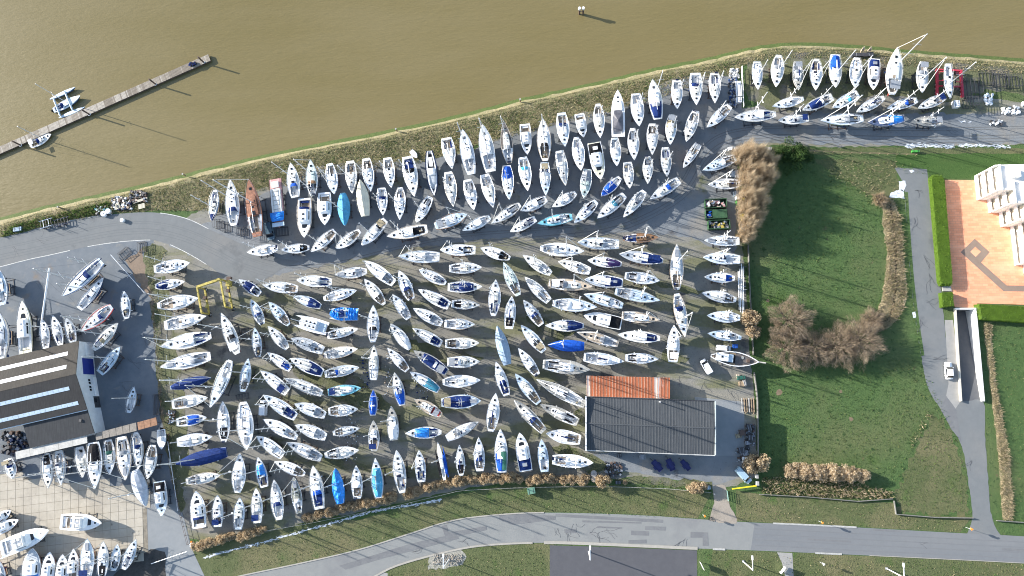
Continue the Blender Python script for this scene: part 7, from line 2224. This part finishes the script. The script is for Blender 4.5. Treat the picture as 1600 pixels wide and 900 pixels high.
stones('white_scrap', [(1537, 147), (1550, 164)], 40, .55, ['white', 'lblue', 'whitec'], 4); stones('white_scrap', [(1564, 168), (1576, 178)], 26, .5, ['white', 'whitec'], 5); stones('white_scrap', [(1580, 166), (1592, 178)], 26, .5, ['white', 'whitec'], 6); stones('white_scrap', [(1545, 189), (1568, 195)], 30, .5, ['white', 'greyc', 'steel'], 7); stones('white_scrap', [(1594, 160), (1600, 166)], 10, .4, ['white'], 17)
stones('scrap_heap', [(176, 308), (206, 328)], 120, .6, ['steel', 'rust', 'greyc', 'tan', 'navyhull', 'white', 'wood'], 8); stones('scrap_heap', [(204, 299), (230, 316)], 120, .6, ['steel', 'steel', 'rust', 'greyc', 'tan'], 9); stones('scrap_heap', [(150, 322), (176, 336)], 50, .5, ['steel', 'teal', 'tan', 'green', 'greyc'], 10)
stones('scrap_heap', [(298, 846), (345, 852)], 60, .4, ['tan', 'white', 'orange', 'wood', 'cream'], 11, .3); stones('scrap_heap', [(945, 722), (972, 744)], 90, .5, ['steel', 'rust', 'greyc', 'steel'], 12); stones('scrap_heap', [(1160, 636), (1178, 648)], 6, .4, ['wood'], 13)
stones('scrap_heap', [(1164, 662), (1178, 700)], 70, .5, ['steel', 'rust', 'steel', 'greyc'], 14); stones('scrap_heap', [(1150, 700), (1170, 722)], 50, .5, ['steel', 'rust', 'greyc'], 15)
stones('scrap_heap', [(4, 676), (44, 712)], 70, .8, ['steel', 'rust', 'greyc', 'steel', 'navyhull'], 16); stones('yard_scrap', [(262, 640), (274, 662)], 60, .4, ['steel', 'greyc', 'rust', 'lblue'], 18); stones('yard_scrap', [(540, 640), (560, 720)], 60, .22, ['white', 'greyc', 'lblue'], 19); stones('yard_scrap', [(560, 560), (580, 610)], 60, .3, ['navy', 'greyc', 'steel'], 20); stones('yard_scrap', [(600, 540), (612, 620)], 40, .3, ['white', 'greyc', 'steel', 'tan'], 21); stones('yard_scrap', [(650, 600), (670, 625)], 30, .3, ['navy', 'greyc', 'white'], 22)
for k, (x, y, w, d, rz, lb) in enumerate([(221, 322, 2.0, 1.5, .25, 'pale slatted pallet leaning on the scrap heap by the lane'), (216, 314, 3.0, .7, .3, 'long pale pallet topping the scrap heap by the lane'), (183, 322, 1.6, 1.8, .5, 'cream pallet at the near end of the scrap heap')]):
    p = at(x, y, .6); r = empty('pallet', (p.x, p.y, .45), rz, lb, 'pallet', 'pale pallets on the scrap heap')
    for i in range(5): bx('slat', (0, -d / 2 + d * (i + .5) / 5, .14), (w, d / 5 * .7, .03), M['creamc'], r)
    for i in (-1, 0, 1): bx('bearer', (i * w * .42, 0, .06), (.1, d, .10), M['wood'], r)
for k, (a, b, w, lb) in enumerate([((62, 352), (82, 346), 16, 'blue-and-white boat trailer frame parked on the bank by the lane'), ((84, 350), (108, 343), 14, 'dark boat trailer frame behind the blue-and-white one on the bank')]):
    f, g_ = at(*a, .8), at(*b, .8); mid = (f + g_) / 2; L = (f - g_).length; r = empty('boat_trailer', (mid.x, mid.y, .05), math.atan2((g_ - f).y, (g_ - f).x), lb, 'boat trailer', 'boat trailers on the bank'); B = w * .17
    for s in (1, -1): bx('rail', (0, s * B * .4, .8), (L, .14, .16), M['navyhull' if k else 'bluegrey'], r)
    for i in range(5): bx('cross_bar', (-L / 2 + L * (i + .5) / 5, 0, .82 + .02), (.12, B * .8, .12), M['white' if not k and i % 2 else 'steel'], r)
    for s in (1, -1):
        for i in (-.2, .15): wheel(r, (i * L, s * B * .48, .4), .4, .25, 'y')
        for i in (-.35, .3): rod('support_post', (i * L, s * B * .3, .85), (i * L, s * B * .42, 2.3), .07, M['steel'], r, 5)
for k, (x, y) in enumerate([(27, 358)]):
    crate(x, y, 2.4, 1.1, .6, 'bluegrey', 'grey boat tender turned over on the bank beside the lane', 'tender', 'upturned_tender', .15)
p = at(647, 241, .5); r = empty('dinghy', (p.x, p.y, .05), math.radians(-50), 'small white upturned dinghy between two riverbank yachts', 'dinghy'); h = Hull(2.9, 1.5, .0, .5, .8, .45, 2.4); hull_mesh(h, 'hull', M['white'], M['white'], r); deck_mesh(h, [M['whitec']] * 3, r)
# timber stack
r = empty('timber_rack', at(1168, 633, 0), 0, 'stack of long timbers beside the field wall', 'timber stack')
for k in range(6): bx('timber', (-1.5 + k * .6, 0, .35 + .12 * (k % 2)), (.22, 3.6, .2), M['wood' if k % 3 else 'concrete'], r)
for s in (-1, 1): bx('bearer', (0, s * 1.2, .12), (3.6, .2, .22), M['steel'], r)
# small triangle signs of wood on the far bank
for k, (x, y) in enumerate([(1346, 78), (1357, 78)]):
    p = at(x, y, .5); r = empty('timber_trestle', (p.x, p.y, 0), .1, f'pale timber trestle on the bank, {"first" if k == 0 else "second"} beyond the riverbank yachts', 'trestle', 'trestles on the bank')
    m = MB(); m.tube((-.5, -1.0, 0), (-.15, 0, 2.2), .14, .10, 5); m.tube((.5, -1.0, 0), (.15, 0, 2.2), .14, .10, 5); m.build('leg_pair', M['tan'], r); bx('board', (0, -.3, 1.1), (.8, .12, 1.4), M['tan'], r); bx('foot', (0, -1.0, .08), (1.3, .2, .14), M['wood'], r)
crate(1348, 85, 5.6, 1.0, .7, 'steel', 'low dark rack of frames behind the riverbank yachts, below the trestles', 'rack', 'steel_rack')
crate(1431, 236, 1.9, .5, .6, 'brightgreen', 'bright green bench at the access road head', 'bench', 'bench')
# ---------------------------------------------------------------- fences and walls
def post_rail(name, px, label, n, hgt, mt, rails=(.5, 1.0), rr=.04, group=None, cat='fence'):
    pts = [at(x, y, 0) for x, y in px]; seg = [(b - a).length for a, b in zip(pts[:-1], pts[1:])]; tot = sum(seg)
    r = empty(name, pts[0], 0, label, cat, group); o0 = pts[0]
    def along(s):
        for a, b, l in zip(pts[:-1], pts[1:], seg):
            if s <= l: return a.lerp(b, s / l)
            s -= l
        return pts[-1]
    prev = None
    for i in range(n + 1):
        p = along(tot * i / n) - o0; rod('post', p, p + Vector((0, 0, hgt)), rr * 1.5, M[mt], r, 5)
        if prev is not None:
            for z in rails: rod('rail', prev + Vector((0, 0, z * hgt)), p + Vector((0, 0, z * hgt)), rr, M[mt], r, 4)
        prev = p
post_rail('fence', [(238, 440), (246, 540), (258, 660), (270, 740), (286, 810), (296, 850)], 'low dark fence hidden in the weed strip between shed yard and main yard', 30, 1.3, 'rust')
post_rail('fence', [(316, 846), (480, 818), (620, 790), (720, 766), (800, 762), (880, 760), (960, 760), (1040, 763), (1110, 769)], 'thin post-and-rail fence along the roadside hedge of the yard', 60, 1.0, 'greytan', rr=.03)
post_rail('fence', [(1230, 236), (1330, 240), (1430, 243)], 'thin wooden fence along the lane before the grass field', 14, 1.2, 'wood')
def low_wall(px, label, w, hgt, mt='concrete'):
    m = MB(); r = empty('wall', at(px[0][0], px[0][1], 0), 0, label, 'wall', 'low walls round the yard and field'); o0 = r.location
    for i, (a, b) in enumerate(zip(px[:-1], px[1:])):
        p, q_ = at(*a, 0) - o0, at(*b, 0) - o0; c = (p + q_) / 2
        bx('wall_panel', (c.x, c.y, hgt / 2 + .003 * (i % 2)), ((q_ - p).length - .02, w, hgt), M[mt], r, math.atan2((q_ - p).y, (q_ - p).x))
    return r
def sub(px, step):
    out = []
    for a, b in zip(px[:-1], px[1:]):
        n = max(1, int(math.hypot(b[0] - a[0], b[1] - a[1]) / step))
        out += [(a[0] + (b[0] - a[0]) * i / n, a[1] + (b[1] - a[1]) * i / n) for i in range(n)]
    return out + [px[-1]]
low_wall(sub([(1168, 384), (1170, 440), (1173, 500), (1176, 555)], 14), 'thin dark wall between mast rack and grass field', .14, 1.1, 'dullgrey')
low_wall(sub([(1177, 582), (1182, 620), (1183, 680), (1183, 735)], 14), 'grey wall between warehouse yard and grass field', .18, 1.2, 'dullgrey')
low_wall(sub([(1186, 772), (1260, 776), (1340, 783), (1394, 779)], 14), 'low wall under the dry hedge between field and road verge', .14, .6, 'dullgrey')
low_wall(sub([(1396, 782), (1399, 803), (1460, 808), (1520, 809)], 14), 'low wall with a corner, nearest the access road mouth', .16, .6, 'dullgrey')
low_wall(sub([(1556, 813), (1600, 816), (1700, 822)], 14), 'low wall beyond the access road mouth', .16, .6, 'dullgrey')
# ---------------------------------------------------------------- lamps and small roadside posts
def street_lamp(px, py, label, hgt=9.0, arm=2.6):
    p = at(px, py, 0); r = empty('street_lamp', (p.x, p.y, 0), 0, label, 'street lamp', 'white street lamps along the road')
    rod('column', (0, 0, 0), (0, 0, hgt), .13, M['white'], r, 8); rod('arm', (0, 0, hgt - .05), (0, arm, hgt + .25), .12, M['white'], r, 6); bx('lantern', (0, arm + .3, hgt + .25), (.38, 1.0, .18), M['white'], r); bx('foot_plate', (0, 0, .1), (.5, .5, .2), M['greyc'], r)
street_lamp(920, 862, 'white street lamp standing at the dark car park edge'); street_lamp(1161, 877, 'white street lamp on the grass beside the footpath'); street_lamp(1385, 888, 'white street lamp on the grass farthest along the road'); street_lamp(702, 874, 'white street lamp by the patch of broken stone', 9)
for k, (x, y, lb) in enumerate([(1279, 814, 'orange-topped post with wire frame on the verge above the road'), (1509, 824, 'orange-topped post at the access road mouth'), (1098, 804, 'yellow-orange post beside the dirt track mouth'), (1281, 878, 'white-topped post on the grass below the road')]):
    p = at(x, y, 0); r = empty('marker_post', (p.x, p.y, 0), .3, lb, 'post', 'short posts along the road')
    rod('shaft', (0, 0, 0), (0, 0, 2.2), .05, M['alu'], r, 6); rod('round_plate', (-.02, 0, 2.3), (.03, 0, 2.3), .38, M['white' if k == 3 else 'orange'], r, 14); bx('top_cap', (0, 0, 2.72), (.5, .35, .1), M['white' if k == 3 else 'orange'], r)
b0 = at(1221, 889, 0); r = empty('sign_board', b0, .9, 'plain white board beside the footpath', 'sign'); bx('board', (0, 0, 1.2), (2.0, .08, 1.4), M['white'], r)
for s in (1, -1): rod('post', (s * .8, 0, 0), (s * .8, 0, .5), .06, M['alu'], r, 5)
b0 = at(1095, 882, 0); r = empty('sign_board', b0, 2.0, 'white board at the corner of the dark car park', 'sign'); bx('board', (0, 0, 1.6), (1.8, .08, 1.6), M['white'], r)
for s in (1, -1): rod('post', (s * .7, 0, 0), (s * .7, 0, .8), .06, M['alu'], r, 5)
# bicycle lying at the roadside
p = at(1112, 812, .3); r = empty('bicycle', (p.x, p.y, .06), -.3, 'dark bicycle lying where the dirt track meets the road', 'bicycle')
for s in (-.52, .52): 
    m = MB(); m.ring((s, 0, .06), .34, .03, 'z', 14, 4); m.build('wheel', M['rubber'], r)
m = MB(); m.path([(-.52, 0, .1), (-.1, .45, .1), (.42, .42, .1), (.02, 0, .1), (-.1, .45, .1)], .025, 4); m.path([(.42, .42, .1), (.52, 0, .1)], .025, 4); m.build('frame', M['steel'], r); bx('saddle', (-.14, .56, .12), (.24, .14, .08), M['black'], r); rod('handlebar', (.40, .50, -.0), (.40, .50, .5), .02, M['alu'], r, 5)
N_BOATS = build_fleet()
print('boats', N_BOATS, 'objects', len(bpy.data.objects))
